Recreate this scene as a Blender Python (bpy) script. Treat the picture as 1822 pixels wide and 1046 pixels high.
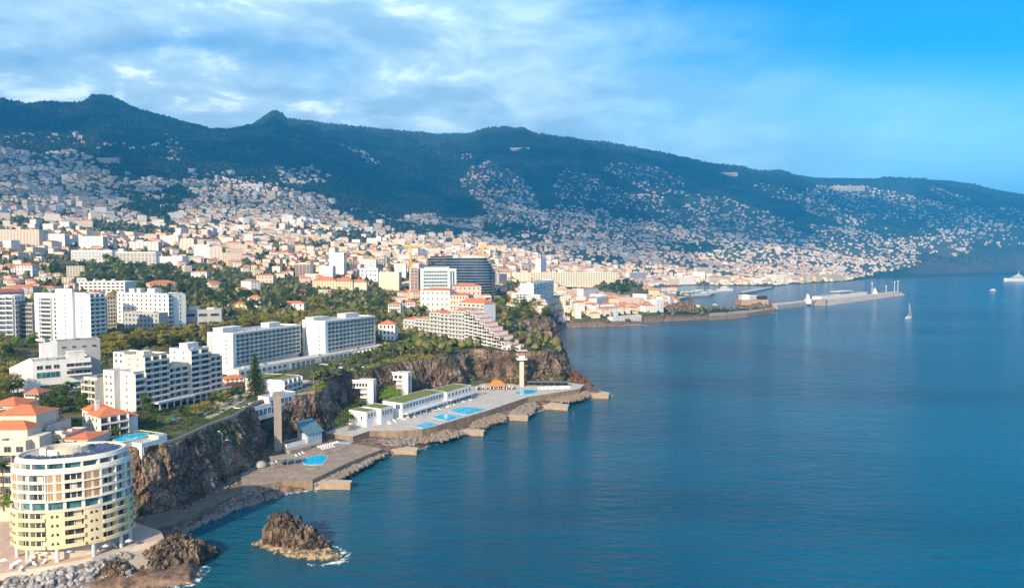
import bpy, math, random
import numpy as np
from mathutils import Vector, Matrix, noise as mnoise

random.seed(7)
SC = bpy.context.scene
COL = SC.collection
for o_ in list(bpy.data.objects):
    bpy.data.objects.remove(o_, do_unlink=True)

# ------------------------------------------------------------------ camera
F, CX, CY, EYE = 1215.0, 911.0, 523.0, 100.0
TH = math.atan(55.0 / F)
CT, ST = math.cos(TH), math.sin(TH)
cam_d = bpy.data.cameras.new('camera')
cam_d.sensor_width = 36.0
cam_d.lens = 36.0 * F / 1822.0
cam_d.clip_start = 1.0
cam_d.clip_end = 60000.0
cam = bpy.data.objects.new('camera', cam_d)
COL.objects.link(cam)
cam.location = (0, 0, EYE)
cam.rotation_euler = (math.pi / 2 - TH, 0, 0)
SC.camera = cam

# ------------------------------------------------------------------ light
SUN_EL = 28.0
SUN_AZ = (-0.42, -0.905)          # horizontal direction towards the sun
SUN_STRENGTH = 5.0
SKY_STRENGTH = 0.10
EXPOSURE = 1.05
HAZE_DENSITY = 0.000125
HAZE_COLOR = (0.04, 0.43, 1.0)

sun_d = bpy.data.lights.new('sun', 'SUN')
sun_d.energy = SUN_STRENGTH
sun_d.angle = math.radians(0.6)
sun_d.color = (1.0, 0.80, 0.55)
sun = bpy.data.objects.new('sun', sun_d)
COL.objects.link(sun)
_h = math.hypot(*SUN_AZ)
SUN_DIR = Vector((SUN_AZ[0] / _h * math.cos(math.radians(SUN_EL)), SUN_AZ[1] / _h * math.cos(math.radians(SUN_EL)), math.sin(math.radians(SUN_EL))))
sun.rotation_euler = SUN_DIR.to_track_quat('Z', 'Y').to_euler()
sun.location = (0, 0, 3000)

world = bpy.data.worlds.new('World')
SC.world = world
world.use_nodes = True


def build_world():
    nt = world.node_tree
    nt.nodes.clear()
    N, L = nt.nodes.new, nt.links.new
    out = N('ShaderNodeOutputWorld')
    bg = N('ShaderNodeBackground')
    bg.inputs['Strength'].default_value = SKY_STRENGTH
    sky = N('ShaderNodeTexSky')
    sky.sky_type = 'NISHITA'
    sky.sun_disc = False
    sky.sun_elevation = math.radians(SUN_EL)
    sky.sun_rotation = math.atan2(SUN_AZ[0], SUN_AZ[1])
    sky.air_density = 1.0
    sky.dust_density = 0.3
    sky.ozone_density = 2.5
    tint = N('ShaderNodeMix'); tint.data_type = 'RGBA'; tint.blend_type = 'MULTIPLY'
    tint.inputs['Factor'].default_value = 1.0
    L(sky.outputs[0], tint.inputs[6])
    tint.inputs[7].default_value = (0.05, 0.78, 1.20, 1)
    tc = N('ShaderNodeTexCoord')
    sep = N('ShaderNodeSeparateXYZ')
    L(tc.outputs['Generated'], sep.inputs[0])

    def math_(op, a, b=None, c=None):
        n = N('ShaderNodeMath'); n.operation = op
        for i, v in enumerate((a, b, c)):
            if v is None: continue
            if isinstance(v, (int, float)): n.inputs[i].default_value = v
            else: L(v, n.inputs[i])
        return n.outputs[0]

    def ramp(v, a, b):
        n = N('ShaderNodeMapRange'); n.interpolation_type = 'SMOOTHSTEP'
        L(v, n.inputs[0]); n.inputs[1].default_value = a; n.inputs[2].default_value = b
        return n.outputs[0]
    x, y, z = sep.outputs
    # cloud field mapped on a flat layer high above (perspective-correct from anywhere)
    zc = math_('MAXIMUM', z, 0.0)
    zc = math_('ADD', zc, 0.42)
    u = math_('DIVIDE', x, zc)
    v = math_('DIVIDE', y, zc)
    comb = N('ShaderNodeCombineXYZ'); L(u, comb.inputs[0]); L(v, comb.inputs[1])
    L(math_('MULTIPLY', z, 3.0), comb.inputs[2])

    def tex(scale, detail, rough, dist=0.0, off=(0, 0, 0)):
        mp = N('ShaderNodeMapping'); L(comb.outputs[0], mp.inputs[0]); mp.inputs['Location'].default_value = off
        n = N('ShaderNodeTexNoise'); n.inputs['Scale'].default_value = scale
        n.inputs['Detail'].default_value = detail; n.inputs['Roughness'].default_value = rough
        n.inputs['Distortion'].default_value = dist
        L(mp.outputs[0], n.inputs[0])
        return n.outputs['Fac']
    big = tex(1.5, 6, 0.55, 0.2, (3.1, 1.7, 0))
    puff = tex(4.6, 8, 0.58, 0.3, (1.2, 5.0, 2))
    soft = tex(1.3, 4, 0.5, 0.3, (7.0, 0.4, 1))
    az = math_('DIVIDE', x, math_('MAXIMUM', math_('ABSOLUTE', y), 0.05))
    # elevation tangent
    el = math_('DIVIDE', z, math_('MAXIMUM', math_('ABSOLUTE', y), 0.05))
    # cover: full on the left, thinning to the upper right
    edge = math_('MULTIPLY_ADD', az, -0.34, 0.38)         # height of the cloud top as a function of azimuth
    edge = math_('MULTIPLY_ADD', math_('SUBTRACT', big, 0.5), 0.75, edge)
    d = math_('SUBTRACT', edge, el)
    cover = ramp(d, -0.12, 0.16)
    cover = math_('MULTIPLY', cover, ramp(az, 1.10, -0.15))
    blue_hole = math_('MULTIPLY', ramp(soft, 0.50, 0.68), ramp(el, 0.20, 0.34))
    cover = math_('MULTIPLY', cover, math_('SUBTRACT', 1.0, math_('MULTIPLY', blue_hole, 0.8)))
    back = ramp(y, -0.12, -0.45)                                 # unseen cloud added behind the viewer for neutral fill light
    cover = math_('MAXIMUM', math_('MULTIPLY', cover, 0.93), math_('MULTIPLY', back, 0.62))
    # grey-blue cloud body with brighter parts
    ccol = N('ShaderNodeMix'); ccol.data_type = 'RGBA'
    L(ramp(puff, 0.36, 0.66), ccol.inputs['Factor'])
    ccol.inputs[6].default_value = (3.0, 4.7, 6.1, 1)
    ccol.inputs[7].default_value = (5.6, 7.5, 8.6, 1)
    wh = N('ShaderNodeMix'); wh.data_type = 'RGBA'
    wf = math_('MULTIPLY', ramp(puff, 0.55, 0.64), ramp(az, 0.12, -0.35))
    L(math_('MULTIPLY', wf, 0.6), wh.inputs['Factor'])
    L(ccol.outputs[2], wh.inputs[6]); wh.inputs[7].default_value = (11.5, 12.5, 12.8, 1)
    # pale band low over the ridge
    low = math_('MULTIPLY', ramp(el, 0.33, 0.08), 0.66)
    lowc = N('ShaderNodeMix'); lowc.data_type = 'RGBA'
    L(low, lowc.inputs['Factor']); L(tint.outputs[2], lowc.inputs[6]); lowc.inputs[7].default_value = (8.0, 14.0, 16.5, 1)
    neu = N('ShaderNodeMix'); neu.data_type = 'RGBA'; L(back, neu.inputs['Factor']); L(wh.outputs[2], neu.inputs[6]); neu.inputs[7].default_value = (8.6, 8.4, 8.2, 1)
    mix = N('ShaderNodeMix'); mix.data_type = 'RGBA'
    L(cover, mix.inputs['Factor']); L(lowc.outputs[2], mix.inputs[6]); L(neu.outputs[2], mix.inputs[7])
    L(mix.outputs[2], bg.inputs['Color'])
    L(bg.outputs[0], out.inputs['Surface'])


build_world()
SC.view_settings.view_transform = 'Standard'
SC.view_settings.look = 'None'
SC.view_settings.exposure = EXPOSURE
SC.view_settings.gamma = 1.0
SC.view_settings.use_curve_mapping = False
SC.render.engine = 'CYCLES'
SC.cycles.max_bounces = 6
SC.cycles.diffuse_bounces = 2
SC.cycles.glossy_bounces = 3
SC.cycles.transmission_bounces = 2
SC.cycles.volume_bounces = 0
SC.cycles.transparent_max_bounces = 8
SC.cycles.use_denoising = True
SC.cycles.caustics_reflective = False
SC.cycles.caustics_refractive = False

# ------------------------------------------------------------------ pixel helpers (a pixel and one known coordinate give a world point)


def ray(px, py):
    a, b = (px - CX) / F, (CY - py) / F
    return a, CT + b * ST, -ST + b * CT


def at_z(px, py, z):
    d = ray(px, py); t = (z - EYE) / d[2]
    return Vector((d[0] * t, d[1] * t, z))


def at_y(px, py, Y):
    d = ray(px, py); t = Y / d[1]
    return Vector((d[0] * t, Y, EYE + d[2] * t))


def zpy(py, Y):
    return at_y(CX, py, Y).z


# ------------------------------------------------------------------ tags and mesh building


def tag(o, label=None, cat=None, group=None, kind=None):
    if label: o['label'] = label
    if cat: o['category'] = cat
    if group: o['group'] = group
    if kind: o['kind'] = kind
    return o


def empty(name, loc, rz=0.0):
    o = bpy.data.objects.new(name, None)
    o.empty_display_size = 1.0
    COL.objects.link(o)
    o.location = loc
    o.rotation_euler = (0, 0, rz)
    return o


def link(name, me, parent=None, loc=None, rz=None):
    o = bpy.data.objects.new(name, me)
    COL.objects.link(o)
    if parent is not None: o.parent = parent
    if loc is not None: o.location = loc
    if rz is not None: o.rotation_euler = (0, 0, rz)
    return o


class MB:
    """collects faces and links them as one mesh"""

    def __init__(s):
        s.v = []; s.f = []; s.m = []; s.mats = []

    def mi(s, mat):
        if mat not in s.mats: s.mats.append(mat)
        return s.mats.index(mat)

    def add(s, vs, fs, mat):
        k = len(s.v); i = s.mi(mat)
        s.v.extend([tuple(q) for q in vs])
        for f in fs:
            s.f.append(tuple(k + a for a in f)); s.m.append(i)
        return s

    def box(s, x0, y0, z0, x1, y1, z1, mat, bottom=True):
        vs = [(x0, y0, z0), (x1, y0, z0), (x1, y1, z0), (x0, y1, z0), (x0, y0, z1), (x1, y0, z1), (x1, y1, z1), (x0, y1, z1)]
        fs = [(0, 1, 5, 4), (1, 2, 6, 5), (2, 3, 7, 6), (3, 0, 4, 7), (4, 5, 6, 7)]
        if bottom: fs.append((3, 2, 1, 0))
        return s.add(vs, fs, mat)

    def obox(s, p, d, n, L, T, z0, z1, mat):
        """box from point p (x,y) along unit d for L and along n for T"""
        q = [(p[0], p[1]), (p[0] + d[0] * L, p[1] + d[1] * L), (p[0] + d[0] * L + n[0] * T, p[1] + d[1] * L + n[1] * T), (p[0] + n[0] * T, p[1] + n[1] * T)]
        return s.prism(q, z0, z1, mat)

    def prism(s, poly, z0, z1, mat, top=None):
        poly = [tuple(q[:2]) for q in poly]
        a = sum(poly[i][0] * poly[(i + 1) % len(poly)][1] - poly[(i + 1) % len(poly)][0] * poly[i][1] for i in range(len(poly)))
        if a < 0: poly = poly[::-1]
        n = len(poly)
        vs = [(x, y, z0) for x, y in poly] + [(x, y, z1) for x, y in poly]
        fs = [(i, (i + 1) % n, n + (i + 1) % n, n + i) for i in range(n)]
        s.add(vs, fs, mat)
        s.add([(x, y, z1) for x, y in poly], [tuple(range(n))], top or mat)
        s.add([(x, y, z0) for x, y in poly], [tuple(range(n))[::-1]], mat)
        return s

    def cyl(s, x, y, z0, z1, r0, mat, r1=None, n=10, cap=True):
        r1 = r0 if r1 is None else r1
        vs = [(x + r0 * math.cos(2 * math.pi * i / n), y + r0 * math.sin(2 * math.pi * i / n), z0) for i in range(n)]
        vs += [(x + r1 * math.cos(2 * math.pi * i / n), y + r1 * math.sin(2 * math.pi * i / n), z1) for i in range(n)]
        fs = [(i, (i + 1) % n, n + (i + 1) % n, n + i) for i in range(n)]
        if cap: fs += [tuple(range(n, 2 * n)), tuple(range(n))[::-1]]
        return s.add(vs, fs, mat)

    def tube(s, a, b, r0, r1, mat, n=6):
        a, b = Vector(a), Vector(b)
        d = (b - a)
        if d.length < 1e-6: return s
        d.normalize()
        u = d.orthogonal().normalized(); w = d.cross(u)
        vs = [a + (u * math.cos(2 * math.pi * i / n) + w * math.sin(2 * math.pi * i / n)) * r0 for i in range(n)]
        vs += [b + (u * math.cos(2 * math.pi * i / n) + w * math.sin(2 * math.pi * i / n)) * r1 for i in range(n)]
        fs = [(i, (i + 1) % n, n + (i + 1) % n, n + i) for i in range(n)] + [tuple(range(n, 2 * n)), tuple(range(n))[::-1]]
        return s.add(vs, fs, mat)

    def hip(s, x0, y0, x1, y1, z0, h, mat, over=0.5, gable=False, soffit=None):
        x0 -= over; y0 -= over; x1 += over; y1 += over
        w, d = x1 - x0, y1 - y0
        if w >= d:
            ins = 0 if gable else d / 2
            r0, r1 = (x0 + ins, (y0 + y1) / 2, z0 + h), (x1 - ins, (y0 + y1) / 2, z0 + h)
            vs = [(x0, y0, z0), (x1, y0, z0), (x1, y1, z0), (x0, y1, z0), r0, r1]
            fs = [(0, 1, 5, 4), (2, 3, 4, 5), (1, 2, 5), (3, 0, 4), (3, 2, 1, 0)]
        else:
            ins = 0 if gable else w / 2
            r0, r1 = ((x0 + x1) / 2, y0 + ins, z0 + h), ((x0 + x1) / 2, y1 - ins, z0 + h)
            vs = [(x0, y0, z0), (x1, y0, z0), (x1, y1, z0), (x0, y1, z0), r0, r1]
            fs = [(0, 1, 4), (1, 2, 5, 4), (2, 3, 5), (3, 0, 4, 5), (3, 2, 1, 0)]
        return s.add(vs, fs, mat)

    def data(s, name, smooth=False):
        me = bpy.data.meshes.new(name)
        me.from_pydata(s.v, [], s.f)
        for m in s.mats: me.materials.append(m)
        me.polygons.foreach_set('material_index', s.m)
        if smooth: me.polygons.foreach_set('use_smooth', [True] * len(s.f))
        me.update()
        return me

    def build(s, name, parent=None, smooth=False, loc=None, rz=None):
        return link(name, s.data(name, smooth), parent, loc, rz)


# ------------------------------------------------------------------ materials
MATS = {}


def nodes_of(m):
    m.use_nodes = True
    nt = m.node_tree
    return nt, nt.nodes, nt.links, nt.nodes['Principled BSDF']


def M(name, col=(0.8, 0.8, 0.8), rough=0.75, var=0.12, scale=0.35, bump=0.0, bscale=3.0, spec=0.4, metal=0.0, col2=None, rnd=0.0, streak=False, tiles=0.0):
    """painted or weathered surface: base colour with noise wear, optional bump"""
    if name in MATS: return MATS[name]
    m = bpy.data.materials.new(name)
    nt, N, L, b = nodes_of(m)
    b.inputs['Roughness'].default_value = rough
    b.inputs['Specular IOR Level'].default_value = spec
    b.inputs['Metallic'].default_value = metal
    geo = N.new('ShaderNodeNewGeometry')
    mp = N.new('ShaderNodeMapping'); L.new(geo.outputs['Position'], mp.inputs[0])
    if streak: mp.inputs['Scale'].default_value = (1.0, 1.0, 0.15)
    tx = N.new('ShaderNodeTexNoise'); tx.inputs['Scale'].default_value = scale; tx.inputs['Detail'].default_value = 6
    tx.inputs['Roughness'].default_value = 0.65
    L.new(mp.outputs[0], tx.inputs[0])
    mr = N.new('ShaderNodeMapRange'); L.new(tx.outputs['Fac'], mr.inputs[0])
    mr.inputs[1].default_value = 0.3; mr.inputs[2].default_value = 0.7
    mx = N.new('ShaderNodeMix'); mx.data_type = 'RGBA'
    L.new(mr.outputs[0], mx.inputs['Factor'])
    c2 = col2 or tuple(c * (1 - 2 * var) for c in col)
    mx.inputs[6].default_value = (*c2, 1); mx.inputs[7].default_value = (*col, 1)
    last = mx.outputs[2]
    if rnd:
        oi = N.new('ShaderNodeObjectInfo')
        hs = N.new('ShaderNodeHueSaturation')
        r2 = N.new('ShaderNodeMapRange'); L.new(oi.outputs['Random'], r2.inputs[0])
        r2.inputs[3].default_value = 1 - rnd; r2.inputs[4].default_value = 1 + rnd
        L.new(r2.outputs[0], hs.inputs['Value']); L.new(last, hs.inputs['Color'])
        last = hs.outputs[0]
    L.new(last, b.inputs['Base Color'])
    if tiles:
        br = N.new('ShaderNodeTexBrick'); br.inputs['Scale'].default_value = tiles; br.inputs['Mortar Size'].default_value = 0.012
        br.inputs['Color1'].default_value = (1, 1, 1, 1); br.inputs['Color2'].default_value = (.88, .88, .88, 1); br.inputs['Mortar'].default_value = (.72, .72, .72, 1)
        rt = N.new('ShaderNodeMapping'); rt.inputs['Rotation'].default_value = (0, 0, 1.06); L.new(geo.outputs['Position'], rt.inputs[0]); L.new(rt.outputs[0], br.inputs['Vector'])
        mt = N.new('ShaderNodeMix'); mt.data_type = 'RGBA'; mt.blend_type = 'MULTIPLY'; mt.inputs['Factor'].default_value = 1.0
        L.new(last, mt.inputs[6]); L.new(br.outputs['Color'], mt.inputs[7]); last = mt.outputs[2]
    L.new(last, b.inputs['Base Color'])
    if bump:
        t2 = N.new('ShaderNodeTexNoise'); t2.inputs['Scale'].default_value = bscale; t2.inputs['Detail'].default_value = 5
        L.new(geo.outputs['Position'], t2.inputs[0])
        bp = N.new('ShaderNodeBump'); bp.inputs['Strength'].default_value = bump; bp.inputs['Distance'].default_value = 1.0 / bscale
        L.new(t2.outputs['Fac'], bp.inputs['Height']); L.new(bp.outputs[0], b.inputs['Normal'])
    MATS[name] = m
    return m


def glass_mat(name, col, rough=0.08, spec=0.8):
    if name in MATS: return MATS[name]
    m = bpy.data.materials.new(name)
    nt, N, L, b = nodes_of(m)
    geo = N.new('ShaderNodeNewGeometry')
    wn = N.new('ShaderNodeTexNoise'); wn.inputs['Scale'].default_value = 0.45; wn.inputs['Detail'].default_value = 2
    L.new(geo.outputs['Position'], wn.inputs[0])
    mr = N.new('ShaderNodeMapRange'); L.new(wn.outputs['Fac'], mr.inputs[0]); mr.inputs[1].default_value = 0.35; mr.inputs[2].default_value = 0.65
    mx = N.new('ShaderNodeMix'); mx.data_type = 'RGBA'; L.new(mr.outputs[0], mx.inputs['Factor'])
    mx.inputs[6].default_value = (*[c * 0.5 for c in col], 1); mx.inputs[7].default_value = (*[min(1, c * 1.6) for c in col], 1)
    L.new(mx.outputs[2], b.inputs['Base Color'])
    b.inputs['Roughness'].default_value = rough
    b.inputs['Specular IOR Level'].default_value = spec
    MATS[name] = m
    return m


def leaf_mat(name, a, b_, rnd=0.25, transl=0.25):
    if name in MATS: return MATS[name]
    m = bpy.data.materials.new(name)
    nt, N, L, b = nodes_of(m)
    b.inputs['Roughness'].default_value = 0.7
    b.inputs['Specular IOR Level'].default_value = 0.2
    geo = N.new('ShaderNodeNewGeometry')
    oi = N.new('ShaderNodeObjectInfo')
    mx = N.new('ShaderNodeMix'); mx.data_type = 'RGBA'
    tn = N.new('ShaderNodeTexNoise'); tn.inputs['Scale'].default_value = 0.35; tn.inputs['Detail'].default_value = 3
    L.new(geo.outputs['Position'], tn.inputs[0])
    ad = N.new('ShaderNodeMath'); ad.operation = 'ADD'
    L.new(geo.outputs['Random Per Island'], ad.inputs[0]); L.new(tn.outputs['Fac'], ad.inputs[1])
    mr = N.new('ShaderNodeMapRange'); L.new(ad.outputs[0], mr.inputs[0]); mr.inputs[1].default_value = 0.45; mr.inputs[2].default_value = 1.35
    L.new(mr.outputs[0], mx.inputs['Factor'])
    mx.inputs[6].default_value = (*a, 1); mx.inputs[7].default_value = (*b_, 1)
    hs = N.new('ShaderNodeHueSaturation')
    r2 = N.new('ShaderNodeMapRange'); L.new(oi.outputs['Random'], r2.inputs[0]); r2.inputs[3].default_value = 1 - rnd; r2.inputs[4].default_value = 1 + rnd
    r3 = N.new('ShaderNodeMapRange'); L.new(oi.outputs['Random'], r3.inputs[0]); r3.inputs[3].default_value = 0.515; r3.inputs[4].default_value = 0.485
    L.new(r2.outputs[0], hs.inputs['Value']); L.new(r3.outputs[0], hs.inputs['Hue']); L.new(mx.outputs[2], hs.inputs['Color'])
    L.new(hs.outputs[0], b.inputs['Base Color'])
    if transl:
        tr = N.new('ShaderNodeBsdfTranslucent'); L.new(hs.outputs[0], tr.inputs[0])
        ms = N.new('ShaderNodeMixShader'); ms.inputs[0].default_value = transl
        L.new(b.outputs[0], ms.inputs[1]); L.new(tr.outputs[0], ms.inputs[2])
        L.new(ms.outputs[0], N['Material Output'].inputs['Surface'])
    MATS[name] = m
    return m


def rock_mat(name, cols, scale=0.12, green=0.0, wet=0.0, bump=0.8):
    """cols: dark, mid, light rock; green: amount of plants growing on the ledges; wet: dark tide band by the sea"""
    if name in MATS: return MATS[name]
    m = bpy.data.materials.new(name)
    nt, N, L, b = nodes_of(m)
    b.inputs['Roughness'].default_value = 0.9
    b.inputs['Specular IOR Level'].default_value = 0.2
    geo = N.new('ShaderNodeNewGeometry')
    n1 = N.new('ShaderNodeTexNoise'); n1.inputs['Scale'].default_value = scale; n1.inputs['Detail'].default_value = 9; n1.inputs['Roughness'].default_value = 0.62
    L.new(geo.outputs['Position'], n1.inputs[0])
    rp = N.new('ShaderNodeValToRGB'); L.new(n1.outputs['Fac'], rp.inputs[0])
    e = rp.color_ramp.elements
    e[0].position = 0.34; e[0].color = (*cols[0], 1)
    e[1].position = 0.66; e[1].color = (*cols[2], 1)
    k = e.new(0.5); k.color = (*cols[1], 1)
    last = rp.outputs[0]
    n2 = N.new('ShaderNodeTexNoise'); n2.inputs['Scale'].default_value = 1.4; n2.inputs['Detail'].default_value = 8; n2.inputs['Roughness'].default_value = 0.7
    L.new(geo.outputs['Position'], n2.inputs[0])
    m2 = N.new('ShaderNodeMix'); m2.data_type = 'RGBA'; m2.blend_type = 'MULTIPLY'; m2.inputs['Factor'].default_value = 1.0
    mr = N.new('ShaderNodeMapRange'); L.new(n2.outputs['Fac'], mr.inputs[0]); mr.inputs[1].default_value = 0.3; mr.inputs[2].default_value = 0.7; mr.inputs[3].default_value = 0.45; mr.inputs[4].default_value = 1.35
    L.new(last, m2.inputs[6]); L.new(mr.outputs[0], m2.inputs[7])
    last = m2.outputs[2]
    sep = N.new('ShaderNodeSeparateXYZ'); L.new(geo.outputs['Position'], sep.inputs[0])
    if green:
        n3 = N.new('ShaderNodeTexNoise'); n3.inputs['Scale'].default_value = 0.06; n3.inputs['Detail'].default_value = 7; n3.inputs['Roughness'].default_value = 0.6
        L.new(geo.outputs['Position'], n3.inputs[0])
        sn = N.new('ShaderNodeSeparateXYZ'); L.new(geo.outputs['Normal'], sn.inputs[0])
        a1 = N.new('ShaderNodeMath'); a1.operation = 'MULTIPLY_ADD'; L.new(sn.outputs[2], a1.inputs[0]); a1.inputs[1].default_value = 0.28; L.new(n3.outputs['Fac'], a1.inputs[2])
        g = N.new('ShaderNodeMapRange'); L.new(a1.outputs[0], g.inputs[0]); g.inputs[1].default_value = 0.78 - green; g.inputs[2].default_value = 0.86 - green
        m3 = N.new('ShaderNodeMix'); m3.data_type = 'RGBA'; L.new(g.outputs[0], m3.inputs['Factor']); L.new(last, m3.inputs[6])
        m3b = N.new('ShaderNodeMix'); m3b.data_type = 'RGBA'; L.new(n2.outputs['Fac'], m3b.inputs['Factor'])
        m3b.inputs[6].default_value = (0.03, 0.04, 0.015, 1); m3b.inputs[7].default_value = (0.10, 0.12, 0.035, 1)
        L.new(m3b.outputs[2], m3.inputs[7])
        last = m3.outputs[2]
    if wet:
        w = N.new('ShaderNodeMapRange'); L.new(sep.outputs[2], w.inputs[0]); w.inputs[1].default_value = wet * 0.4; w.inputs[2].default_value = wet
        w.inputs[3].default_value = 0.35; w.inputs[4].default_value = 1.0
        m4 = N.new('ShaderNodeMix'); m4.data_type = 'RGBA'; m4.blend_type = 'MULTIPLY'; m4.inputs['Factor'].default_value = 1.0
        L.new(last, m4.inputs[6]); L.new(w.outputs[0], m4.inputs[7]); last = m4.outputs[2]
    mpv = N.new('ShaderNodeMapping'); L.new(geo.outputs['Position'], mpv.inputs[0]); mpv.inputs['Scale'].default_value = (1.0, 1.0, 0.45); mpv.inputs['Rotation'].default_value = (0.25, 0.15, 0)
    wob = N.new('ShaderNodeMix'); wob.data_type = 'RGBA'; wob.inputs['Factor'].default_value = 0.12
    L.new(mpv.outputs[0], wob.inputs[6]); L.new(n2.outputs['Color'], wob.inputs[7])
    vo = N.new('ShaderNodeTexVoronoi'); vo.feature = 'DISTANCE_TO_EDGE'; vo.inputs['Scale'].default_value = 0.42
    L.new(wob.outputs[2], vo.inputs['Vector'])
    ck = N.new('ShaderNodeMapRange'); L.new(vo.outputs['Distance'], ck.inputs[0]); ck.inputs[1].default_value = 0.0; ck.inputs[2].default_value = 0.09; ck.inputs[3].default_value = 0.45; ck.inputs[4].default_value = 1.0
    m5 = N.new('ShaderNodeMix'); m5.data_type = 'RGBA'; m5.blend_type = 'MULTIPLY'; m5.inputs['Factor'].default_value = 1.0
    L.new(last, m5.inputs[6]); L.new(ck.outputs[0], m5.inputs[7]); last = m5.outputs[2]
    L.new(last, b.inputs['Base Color'])
    hsum = N.new('ShaderNodeMath'); hsum.operation = 'MULTIPLY_ADD'; L.new(ck.outputs[0], hsum.inputs[0]); hsum.inputs[1].default_value = 0.8; L.new(n2.outputs['Fac'], hsum.inputs[2])
    bp = N.new('ShaderNodeBump'); bp.inputs['Strength'].default_value = bump; bp.inputs['Distance'].default_value = 0.9
    L.new(hsum.outputs[0], bp.inputs['Height']); L.new(bp.outputs[0], b.inputs['Normal'])
    MATS[name] = m
    return m
# ------------------------------------------------------------------ terrain data


def _hash(ix, iy, seed):
    h = (ix.astype(np.int64) * 374761393 + iy.astype(np.int64) * 668265263 + seed * 1442695041) & 0x7fffffff
    h = (h ^ (h >> 13)) * 1274126177 & 0x7fffffff
    return ((h ^ (h >> 16)) & 0xffff) / 65535.0


def vnoise(x, y, seed=0):
    ix, iy = np.floor(x), np.floor(y)
    fx, fy = x - ix, y - iy
    fx, fy = fx * fx * (3 - 2 * fx), fy * fy * (3 - 2 * fy)
    a, b = _hash(ix, iy, seed), _hash(ix + 1, iy, seed)
    c, d = _hash(ix, iy + 1, seed), _hash(ix + 1, iy + 1, seed)
    return (a * (1 - fx) + b * fx) * (1 - fy) + (c * (1 - fx) + d * fx) * fy


def fbm(x, y, oct=5, seed=0, gain=0.5):
    s, a, t = 0, 1.0, 0
    for k in range(oct):
        s = s + a * vnoise(x * 2 ** k, y * 2 ** k, seed + k * 17); t += a; a *= gain
    return s / t - 0.5


YK = [200, 300, 400, 500, 600, 800, 1000, 1300, 1700, 2200, 2800, 3500, 4500, 5500, 6300, 7200, 8600, 10500]
NEARZ = {0: (28, 29, 33, 44), 200: (28, 28, 31, 38), 400: (27, 27, 27, 30), 600: (27, 27, 27, 31), 750: (27, 27, 27, 29), 900: (27, 27, 27, 29), 1000: (27, 27, 27, 29)}
COLS = [  # azimuth column, then the picture heights of the ground at the distances of YK from 600 m on
    (-400, (565, 510, 470, 430, 395, 352, 305, 262, 214, 176, 182, 190, 200, 215)),
    (0,    (565, 512, 480, 440, 408, 368, 325, 280, 228, 176, 182, 190, 200, 215)),
    (200,  (570, 518, 490, 450, 418, 385, 345, 300, 242, 180, 185, 192, 200, 215)),
    (400,  (578, 530, 505, 462, 430, 400, 365, 322, 275, 232, 232, 235, 240, 250)),
    (600,  (588, 543, 511, 474, 447, 422, 397, 366, 318, 275, 250, 224, 226, 240)),
    (750,  (603, 553, 524, 487, 468, 448, 428, 405, 376, 330, 285, 240, 242, 255)),
    (900,  (605, 552, 530, 507, 491, 472, 452, 430, 397, 352, 300, 230, 236, 250)),
    (1000, (605, 552, 540, 538, 515, 498, 480, 456, 420, 370, 315, 247, 252, 262)),
    (1150, (600, 570, 555, 555, 527, 517, 503, 485, 446, 398, 340, 272, 272, 285)),
    (1300, (600, 570, 560, 550, 530, 520, 509, 497, 466, 420, 365, 300, 298, 305)),
    (1450, (600, 570, 560, 550, 530, 520, 508, 499, 479, 440, 392, 345, 318, 322)),
    (1600, (600, 570, 560, 550, 530, 520, 508, 499, 485, 455, 415, 370, 320, 325)),
    (1822, (600, 570, 560, 550, 530, 520, 508, 499, 485, 450, 418, 392, 347, 350)),
    (2500, (600, 570, 560, 550, 530, 520, 508, 499, 485, 455, 430, 415, 395, 400)),
]
RIDGE = [(-400, 176), (0, 175), (40, 182), (60, 187), (95, 182), (120, 184), (160, 182), (172, 170), (205, 172), (235, 188), (255, 196), (300, 208), (340, 220), (385, 231), (420, 230), (455, 222), (475, 208), (490, 197), (505, 201), (515, 212), (560, 217), (600, 223), (660, 229), (720, 235), (800, 239), (835, 239), (865, 230), (900, 227), (930, 229), (960, 240), (1010, 246), (1060, 251), (1110, 260), (1150, 268), (1180, 273), (1210, 281), (1250, 289), (1320, 297), (1350, 305), (1385, 304), (1410, 310), (1450, 316), (1530, 318), (1600, 316), (1640, 319), (1680, 321), (1720, 326), (1760, 337), (1822, 346), (2500, 395)]


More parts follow.
